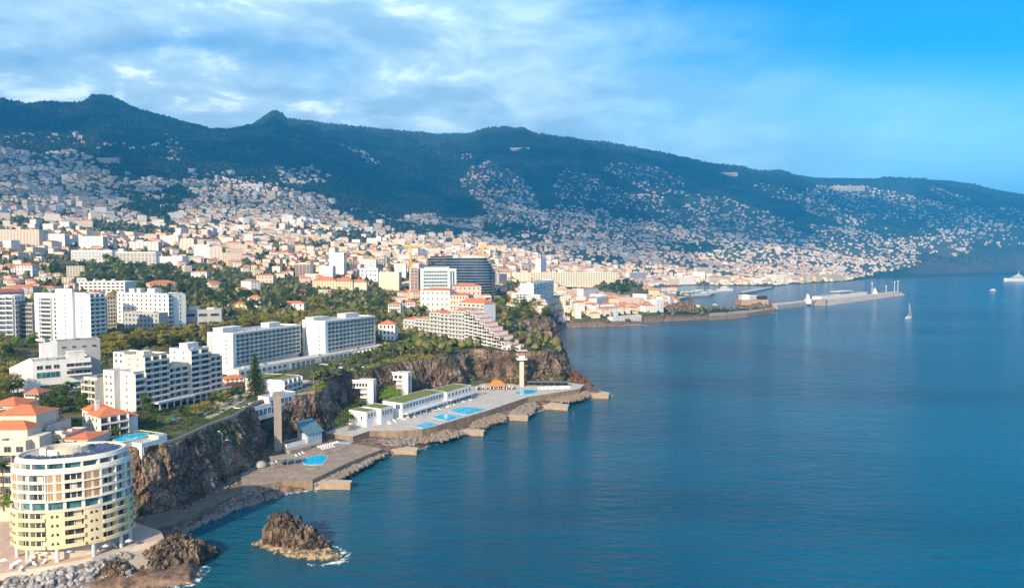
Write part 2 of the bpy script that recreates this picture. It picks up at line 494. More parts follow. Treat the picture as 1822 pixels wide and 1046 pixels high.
def build_grid():
    us = np.arange(-520, 2440, 4.0)
    ys = np.exp(np.linspace(math.log(188), math.log(10400), 640))
    U, Y = np.meshgrid(us, ys, indexing='ij')
    X = (U - CX) / F * Y
    zt = []
    for u, pys in COLS:
        k = min(NEARZ, key=lambda q: abs(q - u)) if u <= 1000 else 1000
        zz = list(NEARZ[max(0, k)]) + [zpy(p, y) for p, y in zip(pys, YK[4:])]
        zt.append(zz)
    zt = np.array(zt)
    ly = np.log(ys)
    rows = np.array([np.interp(ly, np.log(YK), r) for r in zt])           # column x distance
    cu = np.array([c[0] for c in COLS], float)
    hp = np.array([np.interp(us, cu, rows[:, j]) for j in range(len(ys))]).T
    # smooth across azimuth and distance
    for _ in range(14):
        hp[1:-1] = 0.25 * hp[:-2] + 0.5 * hp[1:-1] + 0.25 * hp[2:]
    for _ in range(10):
        hp[:, 1:-1] = 0.25 * hp[:, :-2] + 0.5 * hp[:, 1:-1] + 0.25 * hp[:, 2:]
    # valleys and spurs
    amp = np.clip((Y - 1500) / 3500, 0, 1)
    hp = hp + amp * (150 * fbm(X / 900 + 0.3 * Y / 900, Y / 2200, 5, 3) + 45 * fbm(X / 260, Y / 420, 4, 9) - 260 * (0.12 - np.minimum(np.abs(fbm(X / 620 + 0.25 * Y / 620, Y / 2600, 4, 61)), 0.12)))
    hp = hp + np.clip((Y - 600) / 700, 0, 1) * (1 - amp) * 14 * fbm(X / 220, Y / 220, 3, 5)
    # ridge height as seen in the photograph
    rp = np.interp(us, [r[0] for r in RIDGE], [r[1] for r in RIDGE])
    rp = rp + 2.0 * fbm(us / 14.0, us * 0, 3, 21)
    want = np.array([(EYE - zpy(p, 1000)) / -1000 for p in rp])
    mask = ys > 3000
    have = ((hp - EYE) / Y)[:, mask].max(axis=1)
    k = want / np.maximum(have, 1e-3)
    w = np.clip((Y - 2200) / 2600, 0, 1)
    w = w * w * (3 - 2 * w)
    hp = EYE + (hp - EYE) * (1 + (k[:, None] - 1) * w)
    return us, ys, U, X, Y, hp


def seg_dist(X, Y, pts, closed=True):
    d = np.full(X.shape, 1e18)
    inside = np.zeros(X.shape, bool)
    n = len(pts)
    for i in range(n if closed else n - 1):
        ax, ay = pts[i]; bx, by = pts[(i + 1) % n]
        ex, ey = bx - ax, by - ay
        l2 = ex * ex + ey * ey + 1e-9
        t = np.clip(((X - ax) * ex + (Y - ay) * ey) / l2, 0, 1)
        dd = (X - ax - t * ex) ** 2 + (Y - ay - t * ey) ** 2
        d = np.minimum(d, dd)
        if abs(ey) > 1e-9:
            c = ((ay > Y) != (by > Y)) & (X < (Y - ay) / ey * ex + ax)
            inside ^= c
    d = np.sqrt(d)
    return np.where(inside, d, -d) if closed else d


def pxz(lst, z=0.0):
    return [tuple(at_z(a, b, z)[:2]) for a, b in lst]


COAST_PX = [(120, 1052), (230, 1046), (335, 1034), (350, 998), (328, 965), (312, 948), (350, 927), (420, 895), (500, 876), (560, 868), (600, 852), (640, 829), (690, 808), (735, 800), (760, 790), (800, 778), (850, 764), (900, 746), (945, 733), (980, 722), (1040, 710), (1083, 704), (1060, 694), (1030, 680), (1003, 664), (988, 650), (965, 638), (955, 631), (1000, 627), (990, 618), (985, 600), (980, 584), (1010, 582), (1100, 580), (1150, 573), (1230, 569), (1290, 565), (1375, 557), (1382, 551), (1290, 557), (1245, 554), (1228, 547), (1205, 541), (1200, 530), (1260, 527), (1320, 520), (1400, 507), (1510, 500.5), (1560, 494.5), (1690, 490), (1822, 487.5), (2600, 484)]
COAST = [(-900, 196), (-175, 203)] + pxz(COAST_PX) + [(14000, 10600), (14000, 14000), (-14000, 14000), (-14000, 196)]
# foot of the near cliffs
CLIFF_A = [(-420, 262), (-260, 256), (-200, 250), (-162, 252), (-141, 256), (-131, 264), (-127, 280), (-126, 300), (-122, 318), (-123, 338), (-124, 352), (-114, 364), (-104, 374), (-101, 384), (-101, 398), (-104, 414), (-101, 432), (-88, 450), (-78, 470), (-66, 488), (-56, 496), (-44, 503), (-36, 522), (-28, 540), (-14, 536), (-4, 521), (8, 524), (24, 526), (38, 536), (49, 556), (48, 590), (42, 622), (30, 650), (14, 672), (4, 700), (10, 722), (26, 735), (42, 742), (53, 765), (55, 810), (55, 880), (55, 960), (50, 1010), (20, 1060), (-40, 1110)]
PLATEAU = CLIFF_A + [(-800, 1400), (-3000, 1400), (-3000, 262)]

GU, GY, G_U, G_X, G_Y, HP = build_grid()


def finish_grid():
    near = G_Y < 13000
    dc = seg_dist(G_X, G_Y, COAST)
    cl = seg_dist(G_X, G_Y, PLATEAU)
    s = np.interp(G_Y, [0, 950, 1080, 2600, 4300, 5200], [0.07, 0.07, 0.35, 0.12, 0.25, 1.1])
    s = np.where((G_U < 960) & (G_Y > 1000), 0.6, s)
    ramp = 2.2 + s * np.maximum(dc, 0) + 1.2 * np.minimum(dc, 0)
    plat = 2.2 + 5.0 * (cl - 4.0)
    ramp = np.where(cl > 0, np.maximum(ramp, plat), ramp)
    ramp = ramp + np.where((dc > 0) & (G_Y > 4300), 18 * fbm(G_X / 120, G_Y / 120, 4, 33) * np.clip(dc / 60, 0, 1), 0)
    h = np.minimum(HP, ramp)
    # park hill above the small harbour
    c = at_y(1098, 520, 1620)
    dd = np.hypot((G_X - c.x) / 75, (G_Y - c.y) / 95)
    h = np.where(dd < 1.6, np.maximum(h, 2 + 46 * np.clip((1.25 - dd) / 0.55, 0, 1)), h)
    h = np.where((G_Y < 1150) & (dc > 0), h + 0.9 * fbm(G_X / 7, G_Y / 7, 3, 8) * np.clip(dc / 4, 0, 1), h)
    h = np.maximum(h, -9.0)
    return h, dc, cl


HG, DC, CLD = finish_grid()
_LY0, _LYS = math.log(GY[0]), (len(GY) - 1) / (math.log(GY[-1]) - math.log(GY[0]))


def H(x, y):
    """ground height at a world point (arrays or numbers)"""
    x = np.asarray(x, float); y = np.maximum(np.asarray(y, float), 189.0)
    u = np.clip((CX + F * x / y - GU[0]) / 4.0, 0, len(GU) - 1.001)
    v = np.clip((np.log(y) - _LY0) * _LYS, 0, len(GY) - 1.001)
    i, j = u.astype(int), v.astype(int)
    fu, fv = u - i, v - j
    return (HG[i, j] * (1 - fu) + HG[i + 1, j] * fu) * (1 - fv) + (HG[i, j + 1] * (1 - fu) + HG[i + 1, j + 1] * fu) * fv


_YS = np.exp(np.linspace(math.log(190), math.log(10300), 3000))


def hit(px, py):
    """first ground point seen along the line of sight of a pixel"""
    d = ray(px, py)
    t = _YS / d[1]
    zz = EYE + d[2] * t
    hh = H(d[0] * t, _YS)
    k = np.argmax(zz < hh)
    if zz[k] >= hh[k]: return None
    if hh[k] < 0.3: return None
    return Vector((float(d[0] * t[k]), float(_YS[k]), float(hh[k])))


def terrain_material():
    m = bpy.data.materials.new('ground')
    nt, N, L, b = nodes_of(m)
    b.inputs['Roughness'].default_value = 0.95
    b.inputs['Specular IOR Level'].default_value = 0.1
    geo = N.new('ShaderNodeNewGeometry')

    def nz(scale, detail=7, rough=0.6):
        n = N.new('ShaderNodeTexNoise'); n.inputs['Scale'].default_value = scale
        n.inputs['Detail'].default_value = detail; n.inputs['Roughness'].default_value = rough
        L.new(geo.outputs['Position'], n.inputs[0]); return n.outputs['Fac']

    def mr(v, a, b_, c=0.0, d=1.0):
        n = N.new('ShaderNodeMapRange'); L.new(v, n.inputs[0])
        for i, q in enumerate((a, b_, c, d)): n.inputs[1 + i].default_value = q
        return n.outputs[0]

    def mix(f, a, b_):
        n = N.new('ShaderNodeMix'); n.data_type = 'RGBA'
        L.new(f, n.inputs['Factor'])
        for k, q in ((6, a), (7, b_)):
            if isinstance(q, tuple): n.inputs[k].default_value = (*q, 1)
            else: L.new(q, n.inputs[k])
        return n.outputs[2]
    forest = mix(mr(nz(0.02, 9, 0.7), 0.35, 0.65), (0.010, 0.026, 0.016), (0.045, 0.075, 0.035))
    scrub = mix(mr(nz(0.05), 0.35, 0.65), (0.07, 0.085, 0.035), (0.20, 0.16, 0.10))
    town = mix(mr(nz(0.09), 0.4, 0.6), (0.05, 0.075, 0.03), scrub)
    sep = N.new('ShaderNodeSeparateXYZ'); L.new(geo.outputs['Position'], sep.inputs[0])
    sn = N.new('ShaderNodeSeparateXYZ'); L.new(geo.outputs['Normal'], sn.inputs[0])
    at = N.new('ShaderNodeAttribute'); at.attribute_name = 'built'
    c = mix(at.outputs['Fac'], forest, town)
    rock = mix(mr(nz(0.3), 0.35, 0.65), (0.07, 0.05, 0.035), (0.32, 0.21, 0.15))
    steep = mr(sn.outputs[2], 0.75, 0.55)
    sh = N.new('ShaderNodeAttribute'); sh.attribute_name = 'shore'
    f = N.new('ShaderNodeMath'); f.operation = 'MAXIMUM'
    stp = N.new('ShaderNodeMath'); stp.operation = 'MULTIPLY'; L.new(steep, stp.inputs[0]); L.new(mr(sep.outputs[2], 260, 120), stp.inputs[1])
    L.new(stp.outputs[0], f.inputs[0]); L.new(sh.outputs['Fac'], f.inputs[1])
    c = mix(f.outputs[0], c, rock)
    L.new(c, b.inputs['Base Color'])
    bp = N.new('ShaderNodeBump'); bp.inputs['Strength'].default_value = 0.6; bp.inputs['Distance'].default_value = 6
    L.new(nz(0.06, 8, 0.7), bp.inputs['Height']); L.new(bp.outputs[0], b.inputs['Normal'])
    return m


def grid_mesh(name, X, Y, Z, mat, attrs):
    nu, ny = X.shape
    me = bpy.data.meshes.new(name)
    co = np.stack([X, Y, Z], -1).reshape(-1, 3).astype(np.float32)
    i = np.arange(nu - 1)[:, None] * ny + np.arange(ny - 1)[None, :]
    q = np.stack([i, i + ny, i + ny + 1, i + 1], -1).reshape(-1, 4)
    me.vertices.add(len(co)); me.vertices.foreach_set('co', co.ravel())
    me.loops.add(q.size); me.loops.foreach_set('vertex_index', q.ravel().astype(np.int32))
    me.polygons.add(len(q))
    me.polygons.foreach_set('loop_start', np.arange(0, q.size, 4, dtype=np.int32))
    me.polygons.foreach_set('use_smooth', np.ones(len(q), bool))
    me.update(calc_edges=True)
    for k, a in attrs.items():
        at = me.attributes.new(k, 'FLOAT', 'POINT')
        at.data.foreach_set('value', a.ravel().astype(np.float32))
    me.materials.append(mat)
    return link(name, me)


def poly_mask(px, py, poly):
    """inside test for arrays"""
    ins = np.zeros(px.shape, bool)
    n = len(poly)
    for k in range(n):
        (ax, ay), (bx, by) = poly[k], poly[(k + 1) % n]
        if ay == by: continue
        ins ^= ((ay > py) != (by > py)) & (px < (py - ay) / (by - ay) * (bx - ax) + ax)
    return ins


def to_px(x, y, z):
    """picture position of world points (arrays)"""
    yy = y * CT - (z - EYE) * ST
    zz = y * ST + (z - EYE) * CT
    return CX + F * x / yy, CY - F * zz / yy


# extent of the built-up slopes, read off the photograph: (outline, density)
TOWN = [
    ([(-600, 262), (0, 262), (60, 275), (130, 268), (200, 290), (245, 318), (320, 322), (400, 318), (470, 330), (560, 345), (640, 372), (700, 392), (770, 378), (800, 400), (900, 372), (1000, 374), (1100, 378), (1210, 375), (1300, 392), (1380, 400), (1440, 415), (1500, 440), (1600, 462), (1640, 470), (1500, 500), (1230, 528), (1180, 552), (985, 572), (900, 545), (600, 545), (-600, 560)], 1.0),
    ([(818, 330), (835, 300), (870, 285), (905, 300), (935, 320), (955, 350), (960, 378), (870, 380), (840, 350)], 0.8),
    ([(985, 320), (1010, 298), (1060, 318), (1110, 340), (1180, 350), (1210, 380), (990, 380)], 0.55),
    ([(1065, 298), (1090, 290), (1150, 292), (1215, 315), (1220, 345), (1160, 345), (1090, 312)], 0.55),
    ([(1220, 345), (1290, 350), (1360, 375), (1420, 400), (1300, 400), (1210, 380)], 0.7),
    ([(1410, 350), (1450, 330), (1530, 330), (1610, 345), (1690, 365), (1780, 390), (1790, 420), (1720, 435), (1700, 450), (1560, 440), (1500, 400), (1430, 375)], 0.6),
    ([(1600, 372), (1700, 366), (1822, 372), (1860, 372), (1860, 418), (1800, 428), (1740, 430), (1700, 400)], 0.5),
    ([(1700, 425), (1760, 420), (1860, 425), (1860, 440), (1760, 440)], 0.4),
    ([(1440, 400), (1560, 408), (1640, 440), (1640, 466), (1560, 462), (1460, 430)], 0.7),
    ([(1560, 410), (1620, 402), (1690, 420), (1740, 445), (1690, 458), (1600, 440)], 0.9),
    ([(1330, 325), (1400, 330), (1440, 360), (1380, 355)], 0.3),
    ([(1650, 330), (1700, 345), (1735, 362), (1700, 362), (1660, 345)], 0.7),
    ([(85, 235), (150, 232), (155, 258), (85, 258)], 0.3), ([(15, 240), (60, 240), (60, 256), (10, 256)], 0.3),
    ([(290, 232), (325, 250), (335, 290), (300, 285)], 0.35), ([(170, 255), (290, 255), (290, 268), (170, 268)], 0.2),
    ([(490, 298), (560, 296), (600, 320), (560, 330), (500, 330)], 0.6), ([(600, 258), (640, 262), (675, 290), (655, 295), (615, 275)], 0.5),
    ([(330, 300), (480, 318), (520, 345), (340, 330)], 0.25), ([(780, 272), (840, 276), (838, 284), (785, 282)], 0.3),
]
# green gaps inside the town (picture outlines): woods, ravines
GAPS = [
    [(150, 285), (230, 282), (270, 310), (240, 322), (180, 310)], [(190, 335), (270, 345), (320, 330), (340, 350), (300, 385), (320, 395), (280, 400), (250, 372)],
    [(200, 362), (262, 368), (300, 378), (230, 380)], [(140, 392), (250, 400), (340, 412), (300, 420), (180, 412)],
    [(0, 384), (90, 392), (100, 402), (0, 402)], [(150, 395), (200, 400), (260, 415), (280, 420), (160, 412)],
    [(600, 355), (700, 395), (760, 400), (700, 410), (640, 392), (590, 372)], [(700, 405), (780, 400), (850, 412), (790, 420), (700, 418)],
    [(560, 415), (650, 412), (690, 430), (600, 440)], [(860, 395), (930, 398), (980, 410), (960, 432), (900, 425), (860, 412)],
    [(1060, 455), (1110, 458), (1100, 470), (1060, 468)], [(1170, 435), (1260, 432), (1290, 445), (1220, 452)], [(1080, 372), (1180, 378), (1185, 390), (1090, 390)],
    [(1560, 385), (1640, 395), (1680, 420), (1580, 425), (1530, 405)], [(990, 355), (1080, 362), (1070, 372), (1000, 366)],
    [(80, 455), (160, 450), (260, 472), (420, 484), (560, 506), (700, 512), (700, 558), (560, 572), (200, 562), (200, 500), (80, 490)],
    [(480, 440), (600, 430), (610, 438), (500, 452)], [(80, 455), (200, 450), (260, 465), (200, 480), (80, 480)],
]
G_PX, G_PY = to_px(G_X, G_Y, HG)


def town_density(px, py):
    d = np.zeros(np.shape(px))
    for poly, v in TOWN:
        d = np.maximum(d, np.where(poly_mask(px, py, poly), v, 0))
    for poly in GAPS:
        d = np.where(poly_mask(px, py, poly), d * 0.10, d)
    return d


BUILT = town_density(G_PX, G_PY)
BUILT = np.where(G_Y < 1200, 1.0, BUILT)
ground = grid_mesh('ground', G_X, G_Y, HG, terrain_material(), {'built': BUILT, 'shore': np.clip(((9 - HG) / 5) * (DC < 70) * (CLD < 6) * (G_Y < 1400), 0, 1)})
tag(ground, kind='structure')


def water_material():
    m = bpy.data.materials.new('sea_water')
    nt, N, L, b = nodes_of(m)
    b.inputs['Base Color'].default_value = (0.004, 0.052, 0.105, 1)
    b.inputs['Roughness'].default_value = 0.12
    b.inputs['IOR'].default_value = 1.33
    b.inputs['Specular IOR Level'].default_value = 0.36
    geo = N.new('ShaderNodeNewGeometry')

    def nz(scale, detail, rough, st=(1, 1, 1), rot=0.0, dist=0.0):
        mp = N.new('ShaderNodeMapping'); L.new(geo.outputs['Position'], mp.inputs[0])
        mp.inputs['Scale'].default_value = st; mp.inputs['Rotation'].default_value = (0, 0, rot)
        n = N.new('ShaderNodeTexNoise'); n.inputs['Scale'].default_value = scale
        n.inputs['Detail'].default_value = detail; n.inputs['Roughness'].default_value = rough; n.inputs['Distortion'].default_value = dist
        L.new(mp.outputs[0], n.inputs[0]); return n.outputs['Fac']
    w1 = nz(0.05, 3, 0.5, (0.35, 1, 1), math.radians(24), 0.3)
    w2 = nz(0.22, 4, 0.6, (0.4, 1, 1), math.radians(18), 0.5)
    w3 = nz(1.1, 3, 0.6, (0.6, 1, 1), math.radians(30))
    prev = None
    for w, s, d in ((w1, 0.45, 3.5), (w2, 0.85, 1.7), (w3, 0.6, 0.45)):
        bp = N.new('ShaderNodeBump'); bp.inputs['Strength'].default_value = s; bp.inputs['Distance'].default_value = d
        L.new(w, bp.inputs['Height'])
        if prev: L.new(prev, bp.inputs['Normal'])
        prev = bp.outputs[0]
    L.new(prev, b.inputs['Normal'])
    # deeper and shallower water, turquoise over the shelf
    at = N.new('ShaderNodeAttribute'); at.attribute_name = 'shallow'
    big = nz(0.004, 4, 0.5, (0.5, 1, 1), 0.3)
    mx = N.new('ShaderNodeMix'); mx.data_type = 'RGBA'; bgr = N.new('ShaderNodeMapRange'); L.new(big, bgr.inputs[0]); bgr.inputs[1].default_value = 0.32; bgr.inputs[2].default_value = 0.68; L.new(bgr.outputs[0], mx.inputs['Factor'])
    mx.inputs[6].default_value = (0.000, 0.040, 0.082, 1); mx.inputs[7].default_value = (0.000, 0.135, 0.240, 1)
    m2 = N.new('ShaderNodeMix'); m2.data_type = 'RGBA'
    ns = nz(0.08, 5, 0.6)
    ml = N.new('ShaderNodeMath'); ml.operation = 'MULTIPLY'; L.new(at.outputs['Fac'], ml.inputs[0]); L.new(ns, ml.inputs[1])
    L.new(ml.outputs[0], m2.inputs['Factor'])
    L.new(mx.outputs[2], m2.inputs[6]); m2.inputs[7].default_value = (0.012, 0.085, 0.085, 1)
    fa = N.new('ShaderNodeAttribute'); fa.attribute_name = 'foam'
    fn = nz(0.55, 6, 0.7)
    f1 = N.new('ShaderNodeMath'); f1.operation = 'MULTIPLY_ADD'; L.new(fa.outputs['Fac'], f1.inputs[0]); f1.inputs[1].default_value = 0.40; L.new(fn, f1.inputs[2])
    f2 = N.new('ShaderNodeMapRange'); L.new(f1.outputs[0], f2.inputs[0]); f2.inputs[1].default_value = 0.76; f2.inputs[2].default_value = 0.86
    m3 = N.new('ShaderNodeMix'); m3.data_type = 'RGBA'; L.new(f2.outputs[0], m3.inputs['Factor']); L.new(m2.outputs[2], m3.inputs[6]); m3.inputs[7].default_value = (0.75, 0.8, 0.82, 1)
    rr = N.new('ShaderNodeMapRange'); L.new(f2.outputs[0], rr.inputs[0]); rr.inputs[3].default_value = 0.12; rr.inputs[4].default_value = 0.8; L.new(rr.outputs[0], b.inputs['Roughness'])
    L.new(m3.outputs[2], b.inputs['Base Color'])
    return m


def build_water():
    us = np.concatenate([np.arange(-2600, -120, 60.0), np.arange(-120, 1300, 5.0), np.arange(1300, 1900, 15.0), np.arange(1900, 4600, 60.0)])
    ys = np.concatenate([[-2500, -800, 20], np.exp(np.linspace(math.log(60), math.log(180), 12))[:-1], np.exp(np.linspace(math.log(180), math.log(1500), 420)), np.exp(np.linspace(math.log(1520), math.log(10450), 60))])
    U, Y = np.meshgrid(us, ys, indexing='ij')
    X = (U - CX) / F * np.maximum(Y, 500)
    X = np.clip(X, -9000, 13000)
    d = seg_dist(X, Y, COAST)
    sh = np.clip(1 + d / 45.0, 0, 1) * (Y < 1400)
    st = at_z(531, 980, 0)
    dst = np.hypot((X - st.x) * .93 + (Y - st.y) * -.36, ((Y - st.y) * .93 + (X - st.x) * .36) * 2.0)
    sh = np.maximum(sh, np.clip(1 - (dst - 16) / 26, 0, 1) * .8)
    fo = np.clip(1 + d / 9.0, 0, 1) * (Y < 1400)
    fo = np.maximum(fo, np.clip(1 - np.abs(dst - 18.5) / 4, 0, 1) * np.clip(.35 + (X - st.x) / 22, 0, 1))
    o = grid_mesh('water', X, Y, np.zeros_like(X), water_material(), {'shallow': sh, 'foam': fo})
    tag(o, kind='structure')


build_water()

# ------------------------------------------------------------------ cliffs
MAT_CLIFF = rock_mat('cliff_rock', ((0.06, 0.042, 0.034), (0.20, 0.14, 0.105), (0.42, 0.31, 0.235)), 0.09, green=0.10, wet=3.0)
MAT_STONE = rock_mat('sea_rock', ((0.05, 0.035, 0.025), (0.17, 0.12, 0.085), (0.36, 0.27, 0.18)), 0.22, wet=1.5)


def resample(pts, step):
    out = []
    for (ax, ay), (bx, by) in zip(pts[:-1], pts[1:]):
        n = max(1, int(math.hypot(bx - ax, by - ay) / step))
        for k in range(n): out.append((ax + (bx - ax) * k / n, ay + (by - ay) * k / n))
    out.append(pts[-1])
    a = np.array(out)
    for _ in range(int(6 / step)):
        a[1:-1] = 0.25 * a[:-2] + 0.5 * a[1:-1] + 0.25 * a[2:]
    return a


def cliff(name, pts, step, rows, lean, mat, seed=0, amp=1.0, topz=None):
    a = resample(pts, step)
    t = np.gradient(a, axis=0); t /= np.linalg.norm(t, axis=1)[:, None]
    nrm = np.stack([t[:, 1], -t[:, 0]], -1)                 # seaward (right-hand side of travel)
    n = len(a)
    inn = a - nrm * (lean + 4.0)
    zt = H(inn[:, 0], inn[:, 1]) if topz is None else np.full(n, topz)
    for _ in range(4): zt[1:-1] = 0.25 * zt[:-2] + 0.5 * zt[1:-1] + 0.25 * zt[2:]
    vs = []
    for i in range(n):
        for r in range(rows + 3):
            q = min(r / rows, 1.0)
            z = -1.5 + (zt[i] + 1.5) * q
            off = -lean * (q ** 1.25)
            x, y = a[i][0], a[i][1]
            if r <= rows:
                p = Vector((x * 0.05, y * 0.05, z * 0.045 + seed))
                big = mnoise.fractal(p, 0.9, 2.0, 4) * 5.0
                p2 = Vector((x * 0.22, y * 0.22, z * 0.10 + seed))
                cre = (1 - abs(mnoise.fractal(p2, 0.8, 2.1, 4)) * 2.2) * 2.2
                p3 = Vector((x * 0.8, y * 0.8, z * 0.7))
                fine = mnoise.fractal(p3, 0.7, 2.0, 3) * 0.9
                env = 0.35 + 0.65 * math.sin(math.pi * min(1, q * 0.9 + 0.08))
                off += (max(-1.0, big) + cre - 0.8 + fine) * amp * env
                z += mnoise.noise(Vector((x * 0.15, y * 0.15, z * 0.1))) * 1.6 * q
            elif r == rows + 1: off, z = -lean - 4.0, zt[i] + 0.35
            else: off, z = -lean - 10.0, zt[i] - 1.2
            vs.append((x + nrm[i][0] * off, y + nrm[i][1] * off, z))
    R = rows + 3
    fs = [(i * R + r, (i + 1) * R + r, (i + 1) * R + r + 1, i * R + r + 1) for i in range(n - 1) for r in range(R - 1)]
    mb = MB(); mb.add(vs, fs, mat)
    o = mb.build(name, smooth=False)
    o['kind'] = 'structure'
    return o


cliff('cliff', CLIFF_A[:27], 0.9, 38, 8.0, MAT_CLIFF, 0.0, 1.0)
cliff('cliff', CLIFF_A[26:], 1.3, 32, 8.0, MAT_CLIFF, 9.0, 1.2)

# ------------------------------------------------------------------ haze


def haze():
    mb = MB()
    m = bpy.data.materials.new('haze')
    m.use_nodes = True
    nt = m.node_tree; nt.nodes.clear()
    out = nt.nodes.new('ShaderNodeOutputMaterial'); v = nt.nodes.new('ShaderNodeVolumePrincipled')
    v.inputs['Color'].default_value = (*HAZE_COLOR, 1)
    v.inputs['Density'].default_value = HAZE_DENSITY
    v.inputs['Anisotropy'].default_value = 0.0
    nt.links.new(v.outputs[0], out.inputs['Volume'])
    mb.box(-14500, -3000, -10, 15000, 14600, 1640, m)
    o = mb.build('haze')
    o['kind'] = 'stuff'
    tag(o, 'pale blue sea haze that fades the mountains')


haze()
# ------------------------------------------------------------------ paints and other surfaces
WHITE = M('white_render', (0.80, 0.77, 0.72), 0.8, 0.13, 0.25, streak=True)
WHITE2 = M('bright_white_paint', (0.83, 0.82, 0.79), 0.7, 0.10, 0.3, streak=True)
CREAM = M('cream_render', (0.74, 0.64, 0.50), 0.85, 0.08, 0.25, streak=True)
BEIGE = M('beige_render', (0.62, 0.52, 0.42), 0.85, 0.08, 0.25, streak=True)
YELLOW = M('yellow_render', (0.80, 0.64, 0.38), 0.85, 0.06, 0.25, streak=True)
GREYW = M('grey_render', (0.42, 0.42, 0.41), 0.85, 0.08, 0.3, streak=True)
PINK = M('pale_pink_render', (0.70, 0.52, 0.44), 0.85, 0.08, 0.3)
CONC = M('concrete', (0.36, 0.31, 0.26), 0.9, 0.16, 0.4, bump=0.2, streak=True)
PAVE = M('pale_paving', (0.60, 0.55, 0.48), 0.9, 0.12, 0.35)
PAVEP = M('pink_paving', (0.66, 0.48, 0.38), 0.9, 0.12, 0.3, tiles=0.2)
ASPH = M('asphalt', (0.06, 0.06, 0.06), 0.9, 0.12, 0.2)
TILE = M('orange_roof_tiles', (0.62, 0.20, 0.09), 0.85, 0.14, 0.6, bump=0.3, bscale=4)
TILE2 = M('faded_roof_tiles', (0.56, 0.26, 0.17), 0.85, 0.14, 0.6, bump=0.3, bscale=4)
FLAT = M('flat_roof_gravel', (0.46, 0.44, 0.42), 0.95, 0.14, 0.3)
FLATD = M('dark_flat_roof', (0.16, 0.16, 0.17), 0.9, 0.14, 0.3)
GRASSR = M('planted_roof', (0.22, 0.24, 0.055), 0.95, 0.0, 0.35, bump=0.6, bscale=2, col2=(0.10, 0.13, 0.03))
LAWN = M('lawn_grass', (0.12, 0.20, 0.035), 0.95, 0.2, 0.4, bump=0.4)
BLUEROOF = M('blue_sheet_roof', (0.10, 0.21, 0.27), 0.5, 0.1, 0.4)
METAL = M('grey_metal', (0.35, 0.36, 0.37), 0.45, 0.08, 0.5, metal=0.5)
BLACK = M('black_paint', (0.03, 0.03, 0.035), 0.6, 0.1, 1)
WOODSC = M('orange_shutter', (0.50, 0.24, 0.09), 0.7, 0.1, 2)
SOLAR = glass_mat('solar_panel', (0.05, 0.07, 0.13), 0.15)
GLASS = glass_mat('dark_glass', (0.045, 0.055, 0.065))
GLASSB = glass_mat('blue_glass', (0.04, 0.11, 0.17))
GLASST = glass_mat('teal_glass', (0.05, 0.16, 0.17))
GLASSN = glass_mat('navy_glass', (0.012, 0.035, 0.075))
POOLW = M('pool_water', (0.02, 0.52, 0.78), 0.06, 0.10, 0.25, col2=(0.0, 0.42, 0.70))
CLOTHW = M('white_cloth', (0.85, 0.84, 0.82), 0.9, 0.04, 1)
TEXT_NO = None


def win_mesh(w, h, frame, glass, mull=1):
    key = ('win', round(w, 2), round(h, 2), frame.name, glass.name, mull)
    if key in MATS: return MATS[key]
    mb = MB()
    t = 0.09
    mb.box(-w / 2, -0.05, 0, w / 2, -0.02, h, glass)
    for x in (-w / 2 - t, w / 2): mb.box(x, -0.12, -t, x + t, 0.0, h + t, frame)
    mb.box(-w / 2, -0.12, h, w / 2, 0.0, h + t, frame); mb.box(-w / 2, -0.18, -t, w / 2, 0.0, 0, frame)
    for k in range(1, mull + 1):
        x = -w / 2 + w * k / (mull + 1)
        mb.box(x - 0.04, -0.09, 0, x + 0.04, -0.055, h, frame)
    MATS[key] = mb.data('window')
    return MATS[key]


